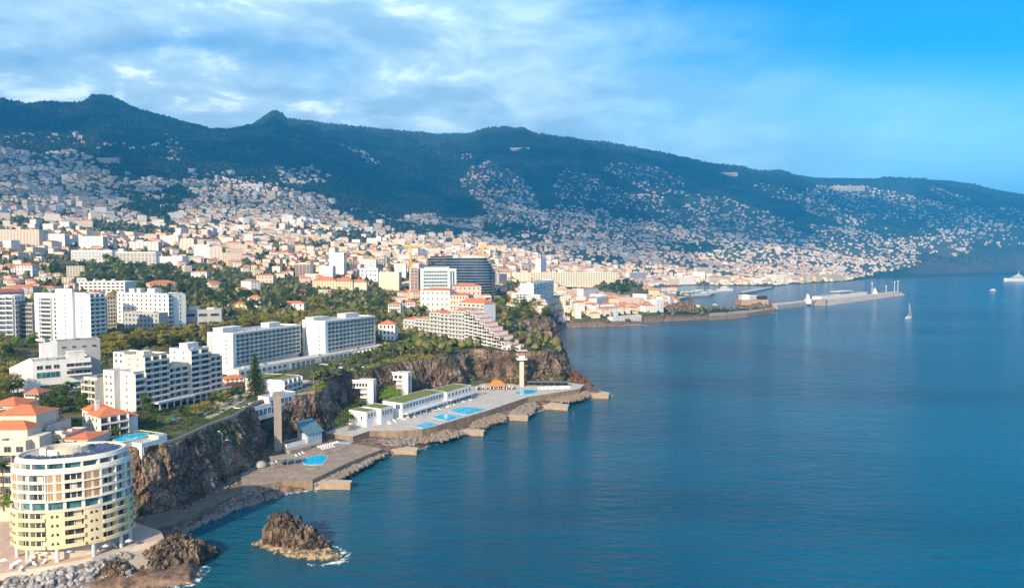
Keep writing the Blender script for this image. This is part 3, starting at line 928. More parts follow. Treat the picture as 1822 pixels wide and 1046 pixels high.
class Bld:
    def __init__(s, name, label, cat, A, B=None, z=0.0, ang=None, group=None):
        """A, B: world points of the front line's left and right ends"""
        s.o = Vector((A[0], A[1], z))
        s.ang = math.atan2(B[1] - A[1], B[0] - A[0]) if ang is None else ang
        s.L = math.hypot(B[0] - A[0], B[1] - A[1]) if B is not None else 0
        s.root = empty(name, s.o, s.ang)
        tag(s.root, label, cat, group)
        s.wins = []
        s.z = z

    def loc(s, x, y):
        c, n = math.cos(s.ang), math.sin(s.ang)
        return s.o.x + x * c - y * n, s.o.y + x * n + y * c

    roof_ = None

    def mesh(s, name, mb, on=None):
        return mb.build(name, on or s.root)

    def block(s, x0, y0, x1, y1, z0, z1, mat=None, roof=None, par=0.7, hip=0, hipmat=None, gable=False, over=0.5, trim=None):
        mat = mat or WHITE
        mb = MB()
        mb.box(x0, y0, z0, x1, y1, z1, mat, bottom=False)
        if not hip and par:
            t = 0.3
            mb.box(x0, y0, z1 + 0.002, x1, y0 + t, z1 + par, trim or mat); mb.box(x0, y1 - t, z1 + 0.002, x1, y1, z1 + par, trim or mat)
            mb.box(x0, y0 + t, z1 + 0.002, x0 + t, y1 - t, z1 + par, trim or mat); mb.box(x1 - t, y0 + t, z1 + 0.002, x1, y1 - t, z1 + par, trim or mat)
        w = s.mesh('wall', mb)
        r = MB()
        if hip: r.hip(x0, y0, x1, y1, z1 + 0.02, hip, hipmat or TILE, over, gable)
        else: r.box(x0 + 0.32, y0 + 0.32, z1 + 0.004, x1 - 0.32, y1 - 0.32, z1 + 0.12, roof or FLAT)
        s.roof_ = ro = s.mesh('roof', r)
        if not hip and s.o.y < 640 and (x1 - x0) * (y1 - y0) > 90 and roof is not GRASSR and roof is not LAWN:
            rg = random.Random(int(abs(x0 * 7 + y0 * 13 + z1 * 3)))
            for _ in range(5):
                ux, uy = rg.uniform(x0 + 1.5, x1 - 3.5), rg.uniform(y0 + 1.5, y1 - 3.5)
                u = MB(); a_, b_ = rg.uniform(.8, 2.2), rg.uniform(.8, 1.8); hh = rg.uniform(.6, 1.5)
                u.box(ux, uy, z1 + .125, ux + a_, uy + b_, z1 + .12 + hh, rg.choice((GREYW, METAL, WHITE, FLATD)))
                if rg.random() < .4: u.tube((ux + .3, uy + .3, z1 + .12 + hh), (ux + .3, uy + .3, z1 + hh + 3), .06, .04, METAL, 4)
                s.mesh('roof_unit', u, ro)
        return w

    def face(s, side, x0, y0, x1, y1):
        if side == 'front': return (x0, y0), (1, 0), (0, -1), x1 - x0, 0.0
        if side == 'left': return (x0, y1), (0, -1), (-1, 0), y1 - y0, -math.pi / 2
        if side == 'right': return (x1, y0), (0, 1), (1, 0), y1 - y0, math.pi / 2
        return (x1, y1), (-1, 0), (0, 1), x1 - x0, math.pi

    def windows(s, side, blk, z0, fh, floors, bays, w=1.4, h=1.5, sill=0.9, frame=None, glass=None, m0=0.6, m1=0.6, mull=1, skip=None):
        p, d, n, L, rz = s.face(side, *blk)
        me = win_mesh(w, h, frame or WHITE2, glass or GLASS, mull)
        bw = (L - m0 - m1) / bays
        for f in range(floors):
            for b in range(bays):
                if skip and skip(f, b): continue
                t = m0 + (b + 0.5) * bw
                s.wins.append((Vector((p[0] + d[0] * t + n[0] * 0.01, p[1] + d[1] * t + n[1] * 0.01, z0 + f * fh + sill)), rz, me))

    def balconies(s, side, blk, z0, fh, floors, bays, depth=1.5, slab=None, rail=None, glass=None, m0=0.0, m1=0.0, div=True, railh=0.95, wfill=0.72, divmat=None, ledge=0.22, wh=2.15, frame=None, hang=0):
        p, d, n, L, rz = s.face(side, *blk)
        slab = slab or WHITE; rail = rail or slab
        q = (p[0] + d[0] * m0, p[1] + d[1] * m0)
        Lx = L - m0 - m1
        bw = Lx / bays
        me = win_mesh(bw * wfill, wh, frame or GREYW, glass or GLASS, 1 if bw < 5 else 3)
        for f in range(floors):
            z = z0 + f * fh
            mb = MB(); mb.obox((q[0] + n[0] * 0.002, q[1] + n[1] * 0.002), d, n, Lx, depth, z - ledge, z, slab)
            sl = s.mesh('balcony_slab', mb)
            if railh:
                mb = MB(); mb.obox((q[0] + n[0] * (depth - 0.12), q[1] + n[1] * (depth - 0.12)), d, n, Lx, 0.10, z + 0.003, z + railh, rail)
                s.mesh('railing', mb, sl)
            for b in range(bays):
                t = (b + 0.5) * bw
                s.wins.append((Vector((q[0] + d[0] * t, q[1] + d[1] * t, z + 0.12)), rz, me))
        if div:
            for b in range(bays + 1):
                mb = MB(); t = min(max(b * bw - 0.1, 0), Lx - 0.2)
                for f in range(floors):
                    z = z0 + f * fh
                    mb.obox((q[0] + d[0] * t, q[1] + d[1] * t), d, n, 0.2, depth - 0.14, z + 0.004, z + fh - ledge - 0.004, divmat or slab)
                s.mesh('divider', mb)

    def finish(s, cap=100):
        k = 0
        rest = MB()
        for loc, rz, me in s.wins:
            if k < cap:
                link('window', me, s.root, loc, rz); k += 1
            else:
                M4 = Matrix.Translation(loc) @ Matrix.Rotation(rz, 4, 'Z')
                base = len(rest.v)
                for v in me.vertices: rest.v.append(tuple(M4 @ v.co))
                for pl in me.polygons:
                    rest.f.append(tuple(base + i for i in pl.vertices)); rest.m.append(rest.mi(me.materials[pl.material_index]))
        if rest.v:
            o = rest.build('window', s.root); o['kind'] = 'stuff'
        return s

    def rooftop(s, x0, y0, x1, y1, z0, z1, mat=None, name='roof_house'):
        mb = MB(); mb.box(x0, y0, z0 + 0.13, x1, y1, z1, mat or WHITE, False); mb.box(x0 - 0.2, y0 - 0.2, z1 + 0.002, x1 + 0.2, y1 + 0.2, z1 + 0.3, mat or WHITE)
        s.mesh(name, mb, s.roof_)


# ------------------------------------------------------------------ plants
LEAF_A = leaf_mat('leaf_dark', (0.022, 0.052, 0.012), (0.115, 0.165, 0.035))
LEAF_B = leaf_mat('leaf_olive', (0.11, 0.11, 0.018), (0.37, 0.33, 0.075))
LEAF_C = leaf_mat('leaf_fresh', (0.05, 0.11, 0.012), (0.22, 0.33, 0.05))
LEAF_P = leaf_mat('leaf_palm', (0.045, 0.070, 0.015), (0.170, 0.200, 0.055))
BARK = M('bark', (0.14, 0.10, 0.07), 0.95, 0.2, 2)
BARKP = M('palm_bark', (0.30, 0.22, 0.15), 0.95, 0.15, 2)


def leaf_quads(mb, centres, size, mat, rng, droop=0.0):
    for c, nrm in centres:
        s = size * rng.uniform(0.6, 1.3)
        nn = (Vector(nrm) + Vector((rng.gauss(0, .6), rng.gauss(0, .6), rng.gauss(0, .6) + 0.3))).normalized()
        u = nn.orthogonal().normalized(); u.rotate(Matrix.Rotation(rng.uniform(0, 6.28), 3, nn)); w = nn.cross(u)
        u *= s; w *= s * rng.uniform(0.5, 0.9)
        c = Vector(c)
        mb.add([c - u, c - w * 0.8 + nn * s * 0.15, c + u, c + w * 0.8 + nn * s * 0.15], [(0, 1, 2, 3)], mat)


def crown_points(rng, R, Hh, zc, lobes, n):
    """points on many small clumps spread through an uneven crown"""
    ls = []
    for _ in range(lobes):
        a = rng.uniform(0, 6.283); rr = math.sqrt(rng.random()) * R * 0.72
        zz = rng.uniform(-1, 1)
        lim = math.sqrt(max(0.05, 1 - zz * zz * 0.8))
        ls.append((Vector((math.cos(a) * rr * lim, math.sin(a) * rr * lim, zc + zz * Hh * 0.5)), R * rng.uniform(0.22, 0.42)))
    out = []
    for _ in range(n):
        c, r = rng.choice(ls)
        v = Vector((rng.gauss(0, 1), rng.gauss(0, 1), rng.gauss(0, 1))).normalized()
        if v.z < -0.3: v.z *= -0.5
        v.normalize()
        out.append((c + Vector((v.x * r, v.y * r, v.z * r * 0.8)) * rng.uniform(0.75, 1.08), v))
    return out


def make_tree(kind, seed, leafmat, R=4.0, Ht=9.0, n=700, size=0.42):
    rng = random.Random(seed)
    root = empty(kind, (0, 0, -500))
    tr = MB()
    h0 = Ht * 0.38
    tr.tube((0, 0, -1.0), (0.1, 0, h0), 0.32, 0.22, BARK, 7)
    for k in range(5):
        a = k * 1.26 + rng.uniform(-.3, .3)
        tr.tube((0.1, 0, h0 * rng.uniform(0.7, 1)), (math.cos(a) * R * 0.55, math.sin(a) * R * 0.55, h0 + (Ht - h0) * rng.uniform(0.25, 0.6)), 0.16, 0.05, BARK, 5)
    tr.build('trunk', root, smooth=True)
    cr = MB()
    leaf_quads(cr, crown_points(rng, R, (Ht - h0) * 0.95, h0 + (Ht - h0) * 0.48, 20, n), size, leafmat, rng)
    cr.build('crown', root)
    return root


def make_palm(seed, Ht=9.0, fr=2.6, nf=34, kind='palm_tree', thick=0.2):
    rng = random.Random(seed)
    root = empty(kind, (0, 0, -500))
    tr = MB()
    b = Vector((rng.uniform(-.4, .4), rng.uniform(-.4, .4), Ht))
    m = Vector((b.x * .3, b.y * .3, Ht * .5))
    tr.tube((0, 0, -1), m, thick * 1.3, thick, BARKP, 7); tr.tube(m, b, thick, thick * .85, BARKP, 7)
    tr.build('trunk', root, smooth=True)
    cr = MB()
    for k in range(nf):
        a = rng.uniform(0, 6.283); up = rng.uniform(-0.5, 1.1)
        pts = []
        p = b.copy(); v = Vector((math.cos(a) * math.cos(up), math.sin(a) * math.cos(up), math.sin(up)))
        for i in range(6):
            pts.append(p.copy()); p = p + v * fr / 5; v = (v + Vector((0, 0, -0.27))).normalized()
        side = Vector((-math.sin(a), math.cos(a), 0))
        vs = []
        for i, q in enumerate(pts):
            w = fr * 0.23 * math.sin(math.pi * (0.15 + 0.8 * i / 5)) + 0.03
            vs += [q + side * w - Vector((0, 0, w * .5)), q, q - side * w - Vector((0, 0, w * .5))]
        fs = []
        for i in range(5): fs += [(i * 3, i * 3 + 1, i * 3 + 4, i * 3 + 3), (i * 3 + 1, i * 3 + 2, i * 3 + 5, i * 3 + 4)]
        cr.add(vs, fs, LEAF_P)
    cr.build('crown', root)
    return root


def make_conifer(seed, Ht=24.0, R=4.6, kind='norfolk_pine', mat=None, tiers=22, col=False):
    rng = random.Random(seed)
    root = empty(kind, (0, 0, -500))
    tr = MB(); tr.tube((0, 0, -1), (0, 0, Ht), 0.5, 0.06, BARK, 8); 
    cr = MB()
    pts = []
    for t in range(tiers):
        q = t / (tiers - 1)
        z = Ht * (0.12 + 0.86 * q)
        r = R * (1 - q) ** 0.75 * rng.uniform(0.8, 1.1) + 0.25
        nb = 7 if not col else 9
        for k in range(nb):
            a = 6.283 * k / nb + t * 0.7 + rng.uniform(-.15, .15)
            rr = r * rng.uniform(0.75, 1.05)
            if not col: tr.tube((0, 0, z), (math.cos(a) * rr, math.sin(a) * rr, z - rr * 0.10), 0.07, 0.02, BARK, 4)
            m = max(3, int(rr * 5))
            for j in range(m):
                s = (j + 0.6) / m
                pts.append(((math.cos(a) * rr * s + rng.gauss(0, .18), math.sin(a) * rr * s + rng.gauss(0, .18), z - rr * 0.10 * s + rng.uniform(0, .5)), (0, 0, 1)))
    tr.build('trunk', root, smooth=True)
    leaf_quads(cr, pts, 0.42 if col else 0.62, mat or LEAF_A, rng)
    cr.build('crown', root)
    return root


def children_of(o): return [c for c in bpy.data.objects if c.parent == o]


PROTO_KIDS = {}


def plant(proto, loc, scale=1.0, rz=0.0, label=None, group=None, cat='tree', zs=None, first=set()):
    """place a copy of a tree: the copy, its trunk and its crown"""
    if proto.name not in first:
        first.add(proto.name)
        PROTO_KIDS[proto.name] = [c for c in COL.objects if c.parent == proto]
        o = proto
    else:
        o = proto.copy(); COL.objects.link(o)
        for ch in PROTO_KIDS[proto.name]:
            c = ch.copy(); COL.objects.link(c); c.parent = o
    o.location = loc
    o.rotation_euler = (0, 0, rz)
    o.scale = (scale, scale, scale * (zs or 1.0))
    tag(o, label, cat, group)
    return o


OCC = []      # occupied circles (x, y, r)


def occupied(x, y, r):
    for a, b, c in OCC:
        if (a - x) ** 2 + (b - y) ** 2 < (c + r) ** 2: return True
    return False


def occ_rect(B, x0, y0, x1, y1, pad=2.0):
    n = max(1, int(max(x1 - x0, y1 - y0) / 8)); m = max(1, int(min(x1 - x0, y1 - y0) / 8) + 1)
    w, d = x1 - x0, y1 - y0
    nx, ny = max(1, int(w / 8) + 1), max(1, int(d / 8) + 1)
    for i in range(nx):
        for j in range(ny):
            p = B.loc(x0 + w * (i + .5) / nx, y0 + d * (j + .5) / ny)
            OCC.append((p[0], p[1], max(w / nx, d / ny) * 0.6 + pad))
# ------------------------------------------------------------------ the round tower hotel by the water


def oval_hotel():
    cx, cy, A, Bb, ang = -143.2, 220.0, 17.0, 11.5, math.radians(20)
    z0 = 8.5
    CRW = M('cream_white_render', (0.82, 0.76, 0.65), 0.75, 0.08, 0.3, streak=True)
    root = empty('round_tower_hotel', (cx, cy, 6.8), ang)
    tag(root, 'round hotel tower with white upper floors and yellow lower floors at the water', 'hotel')
    NB, SG = 20, 4

    def E(t, s):
        return (A * s + (s - 1) * 0) * math.cos(t), Bb * s * math.sin(t)

    def arc(mb, b0, b1, s0, s1, z_0, z_1, mat, s0t=None, s1t=None):
        """solid arc between bays b0..b1 (in bay units), inner scale s0, outer s1"""
        n = max(1, int(round((b1 - b0) * SG)))
        s0t = s0 if s0t is None else s0t; s1t = s1 if s1t is None else s1t
        full = abs(b1 - b0 - NB) < 1e-6
        vs = []
        for i in range(n + 1):
            t = 2 * math.pi * (b0 + (b1 - b0) * i / n) / NB
            for (s, z) in ((s0, z_0), (s1, z_0), (s1t, z_1), (s0t, z_1)):
                x, y = E(t, s); vs.append((x, y, z - z0))
        fs = []
        for i in range(n):
            k, q = i * 4, i * 4 + 4
            fs += [(k + 1, q + 1, q + 2, k + 2), (k + 2, q + 2, q + 3, k + 3), (k + 3, q + 3, q, k), (k, q, q + 1, k + 1)]
        if not full: fs += [(0, 1, 2, 3), (4 * n + 3, 4 * n + 2, 4 * n + 1, 4 * n)]
        mb.add(vs, fs, mat)

    def part(name, *arcs):
        mb = MB()
        for a in arcs: arc(mb, *a)
        return mb.build(name, root)
    # ground floor: columns and core
    part('ground_floor_wall', (0, NB, 0.02, 0.74, 8.5, 12.78, BEIGE))
    for b in range(0, NB, 2):
        t = 2 * math.pi * (b + 0.5) / NB; x, y = E(t, 0.93)
        mb = MB(); mb.cyl(x, y, 0, 4.29, 0.55, WHITE, n=8); mb.build('column', root)
    part('floor_slab', (0, NB, 0.02, 0.985, 12.8, 13.3, YELLOW))
    pat = {0: 'b', 1: 'w', 2: 'b', 3: 'b', 4: 'w'}
    f0, fh = 13.3, 2.85
    rg = random.Random(6)
    for f in range(4):
        z = f0 + f * fh
        part('floor_slab', (0, NB, 0.80, 0.985, z + fh - 0.3, z + fh, YELLOW))
    wallm = MB()
    for b in range(NB):
        if pat[b % 5] == 'w': arc(wallm, b, b + 1, 0.905, 0.995, f0, f0 + 4 * fh - 0.302, YELLOW)
    arc(wallm, 0, NB, 0.80, 0.90, f0 + 4 * fh + 0.002, f0 + 4 * fh + 0.3, YELLOW)
    wallm.build('wall', root)
    for f in range(4):
        z = f0 + f * fh
        for b in range(NB):
            k = pat[b % 5]
            if k == 'b':
                cw = rg.uniform(.2, .45)
                part('window', (b + 0.06, b + 0.94, 0.86, 0.88, z + 0.05, z + 2.3, GLASS), (b + .06, b + .12, .881, .89, z + .05, z + 2.3, WHITE), (b + .46, b + .52, .881, .89, z + .05, z + 2.3, WHITE), *([(b + .55, b + .55 + cw, .8805, .884, z + .05, z + 2.25, CREAM)] if rg.random() < .6 else []))
                part('balcony_rail', (b - 0.0, b + 1.0, 1.0, 1.03, z - 0.2, z + 0.95, YELLOW))
            elif b > 9:
                for q in (0.36, 0.52):      # quarter-round window pairs
                    mb = MB(); t = 2 * math.pi * (b + q) / NB
                    pts = []
                    n = 5
                    for i in range(n + 1):
                        a = math.pi / 2 * i / n
                        dx = math.cos(a) * 0.13; dz = math.sin(a) * 0.95
                        tt = q + 0.05 + dx if q > 0.4 else q + 0.05 - dx
                        pts.append((tt, dz))
                    vs = [(*E(2 * math.pi * (b + q + 0.05) / NB, 1.003), z + 0.9 - z0)]
                    for tt, dz in pts: vs.append((*E(2 * math.pi * (b + tt) / NB, 1.003), z + 0.9 + dz - z0))
                    mb.add(vs, [(0, i, i + 1) if q > 0.4 else (0, i + 1, i) for i in range(1, n + 1)], GLASS)
                    mb.build('window', root)
    for b in range(NB):
        if pat[b % 5] == 'b' and pat[(b - 1) % 5] == 'b':
            part('divider', (b - 0.03, b + 0.03, 0.88, 0.99, f0, f0 + 4 * fh - 0.31, YELLOW))
    zt = f0 + 4 * fh                                                    # 24.7
    part('parapet', (0, NB, 0.985, 1.01, zt - 0.25, zt + 0.55, CREAM))
    # recessed glazed storey
    part('glazing', (0, NB, 0.86, 0.89, zt + 0.01, 27.6, GLASST))
    for b in range(NB):
        part('column', (b - 0.09, b + 0.09, 0.895, 0.95, zt + 0.004, 27.6, WHITE))
    # three upper storeys in a white grid
    u0, uh = 27.62, 2.87
    for f in range(4):
        z = u0 + f * uh
        part('floor_slab', (0, NB, 0.70, 1.005 - 0.006 * f, z, z + 0.42, CRW))
    for b in range(NB):
        sc = 1.0
        part('fin', (b - 0.04, b + 0.04, 0.885, 0.99, u0 + 0.43, u0 + 3 * uh - 0.004, CRW))
    for f in range(3):
        z = u0 + f * uh + 0.42
        for b in range(NB):
            if b % 5 in (1, 4):
                mb = MB()
                arc(mb, b + 0.05, b + 0.95, 0.95, 0.96, z + 0.002, z + uh - 0.43, CREAM)
                for i in range(4):
                    for j in range(4):
                        q = b + 0.12 + 0.15 * i + (0.16 if i > 1 else 0)
                        arc(mb, q, q + 0.11, 0.961, 0.968, z + 0.12 + j * 0.58, z + 0.58 + j * 0.58, WOODSC)
                mb.build('shutter_screen', root)
            else:
                part('window', (b + 0.05, b + 0.95, 0.87, 0.88, z + 0.002, z + uh - 0.43, GLASS), (b + .3, b + .36, .881, .89, z + .01, z + uh - .44, WHITE), (b + .64, b + .70, .881, .89, z + .01, z + uh - .44, WHITE), *([(b + .38, b + .62, .8805, .884, z + .01, z + uh - .44, CREAM)] if rg.random() < .5 else []))
                part('balcony_rail', (b + 0.05, b + 0.95, 0.975, 0.985, z + 0.003, z + 0.55, CREAM))
    part('cornice', (0, NB, 0.955, 0.99, 36.66, 38.0, CRW, 0.93, 0.965))
    # set-back top storey
    part('glazing', (0, NB, 0.80, 0.82, 36.67, 39.5, GLASST))
    for b in range(NB):
        part('fin', (b - 0.05, b + 0.05, 0.825, 0.925, 36.67, 39.5, CRW))
    part('roof_rim', (0, NB, 0.86, 0.93, 39.52, 40.9, CRW, 0.86, 0.90))
    mb = MB(); vs = [(*E(2 * math.pi * i / 60, 0.865), 40.3 - z0) for i in range(60)]
    mb.add(vs, [tuple(range(60))], FLAT); mb.build('roof', root)
    mb = MB()
    for i in range(-6, 7):
        for j in range(-3, 4):
            x, y = i * 2.0 + 0.2, j * 2.1
            if (x / (A * .80)) ** 2 + (y / (Bb * .78)) ** 2 < 1 and ((x + 3) / (A * .48)) ** 2 + ((y - 1) / (Bb * .5)) ** 2 > 1.15 and (x > 3 or y < 0):
                mb.add([(x - .85, y - .8, 40.5 - z0), (x + .85, y - .8, 40.5 - z0), (x + .85, y + .8, 40.85 - z0), (x - .85, y + .8, 40.85 - z0)], [(0, 1, 2, 3)], SOLAR)
    mb.build('solar_panel', root)
    mb = MB()
    n = 28
    for s0, s1, z_0, z_1 in ((0.36, 0.40, 40.3, 42.1),):
        vs = []
        for i in range(n):
            t = 2 * math.pi * i / n
            for s, z in ((s0, z_0), (s1, z_0), (s1, z_1), (s0, z_1)):
                vs.append((A * s * math.cos(t) - 2.5, Bb * s * math.sin(t) + 1.5, z - z0))
        fs = []
        for i in range(n):
            k, q = i * 4, (i * 4 + 4) % (4 * n)
            fs += [(k + 1, q + 1, q + 2, k + 2), (k + 2, q + 2, q + 3, k + 3), (k + 3, q + 3, q, k)]
        mb.add(vs, fs, CREAM)
    mb.box(-5, -0.5, 40.31 - z0, 1.5, 3.0, 41.8 - z0, CREAM); mb.box(-8.6, -2.4, 40.31 - z0, -6.8, -0.6, 42.6 - z0, WHITE); mb.box(-5.5, -3.6, 40.31 - z0, -3.4, -2.2, 41.7 - z0, WHITE)
    mb.build('roof_house', root)
    OCC.append((cx, cy, 20))


oval_hotel()

# ------------------------------------------------------------------ apartment block with stepped towers
B = Bld('apartment_building', 'long cream apartment building of stepped balcony towers above the garden pools', 'apartments', (-182, 326), (-160, 377), 27.5)
B.ang = math.atan2(51, 22); B.root.rotation_euler = (0, 0, B.ang)
Z = B.z


def apt(blk, z1, floors, lb=0, fb=1, left=True, front=True, mat=None, dep=1.6):
    B.block(*blk, -1.0, z1 - Z, mat or CREAM, par=0.9)
    fh = (z1 - Z) / floors
    if front: B.balconies('front', blk, 0.25, fh, floors, fb, depth=dep, slab=WHITE, rail=WHITE, railh=0.85, divmat=CREAM, wfill=0.8)
    if left and lb: B.windows('left', blk, 0.0, fh, floors, lb, w=0.8, h=1.0, sill=1.2, mull=0)
    occ_rect(B, *blk)


apt((0, 0, 6, 9.3), 46.8, 6, 1, 1, mat=WHITE)
apt((6.1, 1.0, 20, 14), 54.0, 9, 2, 3, mat=CREAM)
apt((20.1, 2.0, 33, 13), 46.5, 6, 0, 3, left=False)
apt((33.1, 0.5, 46, 15), 54.0, 9, 2, 2, mat=WHITE)
apt((46.1, 1.0, 54, 13), 49.0, 7, 0, 2, left=False)
B.block(-3, 9.4, 6, 17, -1, 47.5 - Z, WHITE); B.windows('left', (-3, 9.4, 6, 17), 0, 3.2, 6, 2, w=1.2, h=1.3)
B.block(-6, 17.1, 5, 27, -1, 44.0 - Z, CREAM)
B.balconies('left', (-6, 17.1, 5, 27), 0.25, 3.25, 5, 2, depth=1.4, slab=WHITE, rail=YELLOW, railh=0.7)
B.block(6.1, 14.1, 15, 22, -1, 55.0 - Z, WHITE); B.windows('left', (6.1, 14.1, 15, 22), 22, 3, 2, 2)
B.rooftop(9, 4, 14, 9, 54.0 - Z, 56.0 - Z); B.rooftop(36, 5, 43, 11, 54.0 - Z, 57.0 - Z)
mb = MB()
for x0, x1, y0 in ((8, 30, -7), (30.2, 56, -5)):
    mb.box(x0, y0, 3.6, x1, -0.2 if x0 > 9 else -0.2, 4.0, WHITE); mb.box(x0, y0, 4.002, x1, y0 + 0.3, 4.7, WHITE)
    for x in range(int(x0) + 1, int(x1), 4): mb.box(x, y0 + 0.4, -1, x + 0.5, y0 + 0.9, 3.597, WHITE)
B.mesh('canopy', mb)
B.finish()

# ------------------------------------------------------------------ the pair of slab hotels on the glazed podium


def slab_hotel(label, o, d, L, depth, z0, z1, floors, bays, roofs):
    B = Bld('slab_hotel', label, 'hotel', o, (o[0] + d[0] * L, o[1] + d[1] * L), z0)
    Hh = z1 - z0
    blk = (0, 0, L, depth)
    B.block(0, 0, L, depth, -6, Hh - 0.8, WHITE2, par=0.9)
    fh = (Hh - 2.6) / floors
    B.balconies('front', (3.2, 0, L, depth), 1.2, fh, floors, bays, depth=1.9, slab=WHITE, rail=WHITE, railh=0.5, divmat=WHITE, glass=GLASST, wfill=0.8, wh=2.1)
    mb = MB(); mb.box(0, -2.2, Hh - 1.3, L, -0.003, Hh + 0.05, WHITE2); B.mesh('cornice', mb)
    mb = MB(); mb.box(0, -2.0, -1.0, 3.2, -0.003, Hh - 1.31, WHITE2); mb.box(L - 0.4, -1.95, 1.22, L, -0.003, Hh - 1.31, WHITE2); B.mesh('end_wall', mb)
    B.windows('left', (0, 0, L, 7), 1.5, fh, floors - 1, 1, w=1.1, h=0.9, sill=1.2, mull=0, m0=1.5, m1=1.5)
    mb = MB(); mb.box(-0.08, depth - 3.4, 1, -0.02, depth - 2.8, Hh - 3, GLASS); B.mesh('stair_window', mb)
    for r in roofs: B.rooftop(*r[:4], Hh - 0.8, Hh - 0.8 + r[4])
    B.finish()
    occ_rect(B, *blk, 4)
    return B


slab_hotel('white slab hotel on the podium, the nearer one with the tall norfolk pine before it', (-181, 437), (0.35, 0.937), 68, 19, 33, 55, 7, 15, [(3, 9, 20, 17, 3.2), (46, 8, 58, 15, 3.0)])
slab_hotel('white slab hotel on the podium, farther one beside the orange-roofed villa', (-138, 497), (0.45, 0.893), 58, 20, 34, 57.8, 7, 13, [(2, 11, 18, 19, 2.4), (34, 8, 50, 16, 3.2)])
B = Bld('hotel_podium', 'low glazed two-storey podium joining the two white slab hotels', 'podium', (-168, 417), (-100, 546), 27)
B.block(0, 0, 146, 10, -3, 7, WHITE, roof=PAVE, par=0.5)
B.windows('front', (0, 0, 40, 10), 0.2, 3.3, 2, 9, w=3.0, h=2.0, sill=0.5, glass=GLASSB)
B.windows('front', (42, 0, 66, 10), 0.2, 6.6, 1, 5, w=3.8, h=5.6, sill=0.4, glass=GLASST, mull=2)
B.windows('front', (70, 0, 104, 10), 0.2, 6.6, 1, 7, w=3.8, h=5.6, sill=0.4, glass=GLASST, mull=2)
B.balconies('front', (106, 0, 146, 10), 0.2, 3.3, 2, 9, depth=1.5, slab=WHITE, rail=WHITE, railh=0.8)
mb = MB(); mb.box(64, -16, 2.6, 100, -0.4, 3.0, WHITE)
for x in range(66, 100, 6): mb.box(x, -15.4, -1, x + 0.4, -15.0, 2.597, WHITE)
B.mesh('canopy', mb)
occ_rect(B, 0, -3, 146, 10)
B.finish()
p1_, p2_ = at_z(502, 702, 27), at_z(535, 692, 27)
B = Bld('hotel_wing', 'low white hotel wing with a green planted roof behind the norfolk pine', 'hotel wing', tuple(p1_)[:2], tuple(p2_)[:2], 25.5)
Lw = B.L
B.block(0, 0, Lw, 24, -2, 9.4, WHITE2, roof=GRASSR, par=0.3)
B.balconies('front', (0.5, 0, Lw, 20), 0.4, 3.0, 3, 4, depth=1.4, slab=WHITE, rail=WHITE, railh=0.7, divmat=WHITE, glass=GLASST)
B.windows('left', (0, 0, Lw, 20), 0.4, 3, 2, 1, w=0.8, h=0.8)
occ_rect(B, 0, 0, Lw, 20)
B.finish()

# ------------------------------------------------------------------ white modern low building
a, b = at_z(60, 694, 32), at_z(163, 684, 32)
B = Bld('office_building', 'low white modern building with slanted end wall and terraces among trees', 'office building', tuple(a)[:2], tuple(b)[:2], 30.5)
L_ = B.L
B.block(0, 0, L_, 18, -1, 16.2, WHITE2, roof=FLAT, par=0.6)
mb = MB(); mb.add([(-9, 3, -1), (-0.01, 0, -1), (-0.01, 18, -1), (-9, 16, -1), (-9.5, 3, 12.5), (-0.01, 0, 16.8), (-0.01, 18, 16.8), (-9.5, 16, 12.5)], [(0, 1, 5, 4), (1, 2, 6, 5), (2, 3, 7, 6), (3, 0, 4, 7), (4, 5, 6, 7)], WHITE2); B.mesh('end_wall', mb)
B.windows('front', (0.5, 0, 13, 18), 12.0, 3, 1, 3, w=2.6, h=2.0, sill=0.3, glass=GLASS)
B.windows('front', (0.5, 0, 13, 18), 7.4, 3, 1, 1, w=10.5, h=3.0, sill=0.2, glass=GLASST, mull=4)
B.windows('front', (2, 0, 13, 18), 1.4, 3, 1, 2, w=4.4, h=2.0, sill=0.2, glass=GLASSB, mull=3)
B.windows('front', (15, 0, 30, 18), 1.4, 3, 1, 1, w=12, h=2.4, sill=0.2, glass=GLASST, mull=4)
B.balconies('front', (15, 0, L_, 18), 8.0, 4.0, 2, 3, depth=2.6, slab=WHITE2, rail=WHITE2, railh=0.8, div=False, wfill=0.9)
B.windows('left', (-9.6, 3, L_, 16), 1.0, 4, 2, 1, w=11, h=1.8, sill=0.5, glass=GLASST, mull=4)
B.rooftop(16, 3, 24, 9, 16.2, 20.0)
B.block(5, 18.2, 13, 26, -1, 23.5, WHITE2)
B.block(13.1, 18.2, 34, 30, -1, 24.5, GREYW, roof=FLATD)
B.windows('front', (13.1, 18.2, 34, 30), 19.8, 3, 1, 4, w=2.2, h=1.4)
occ_rect(B, -9, 0, L_, 30)
B.finish()

# ------------------------------------------------------------------ towers of the middle ground


def w_at(px, Y):
    if Y < 0:
        q = hit(px, -Y)
        Y = q.y
    p = at_y(px, 500, Y); return (p.x, Y)


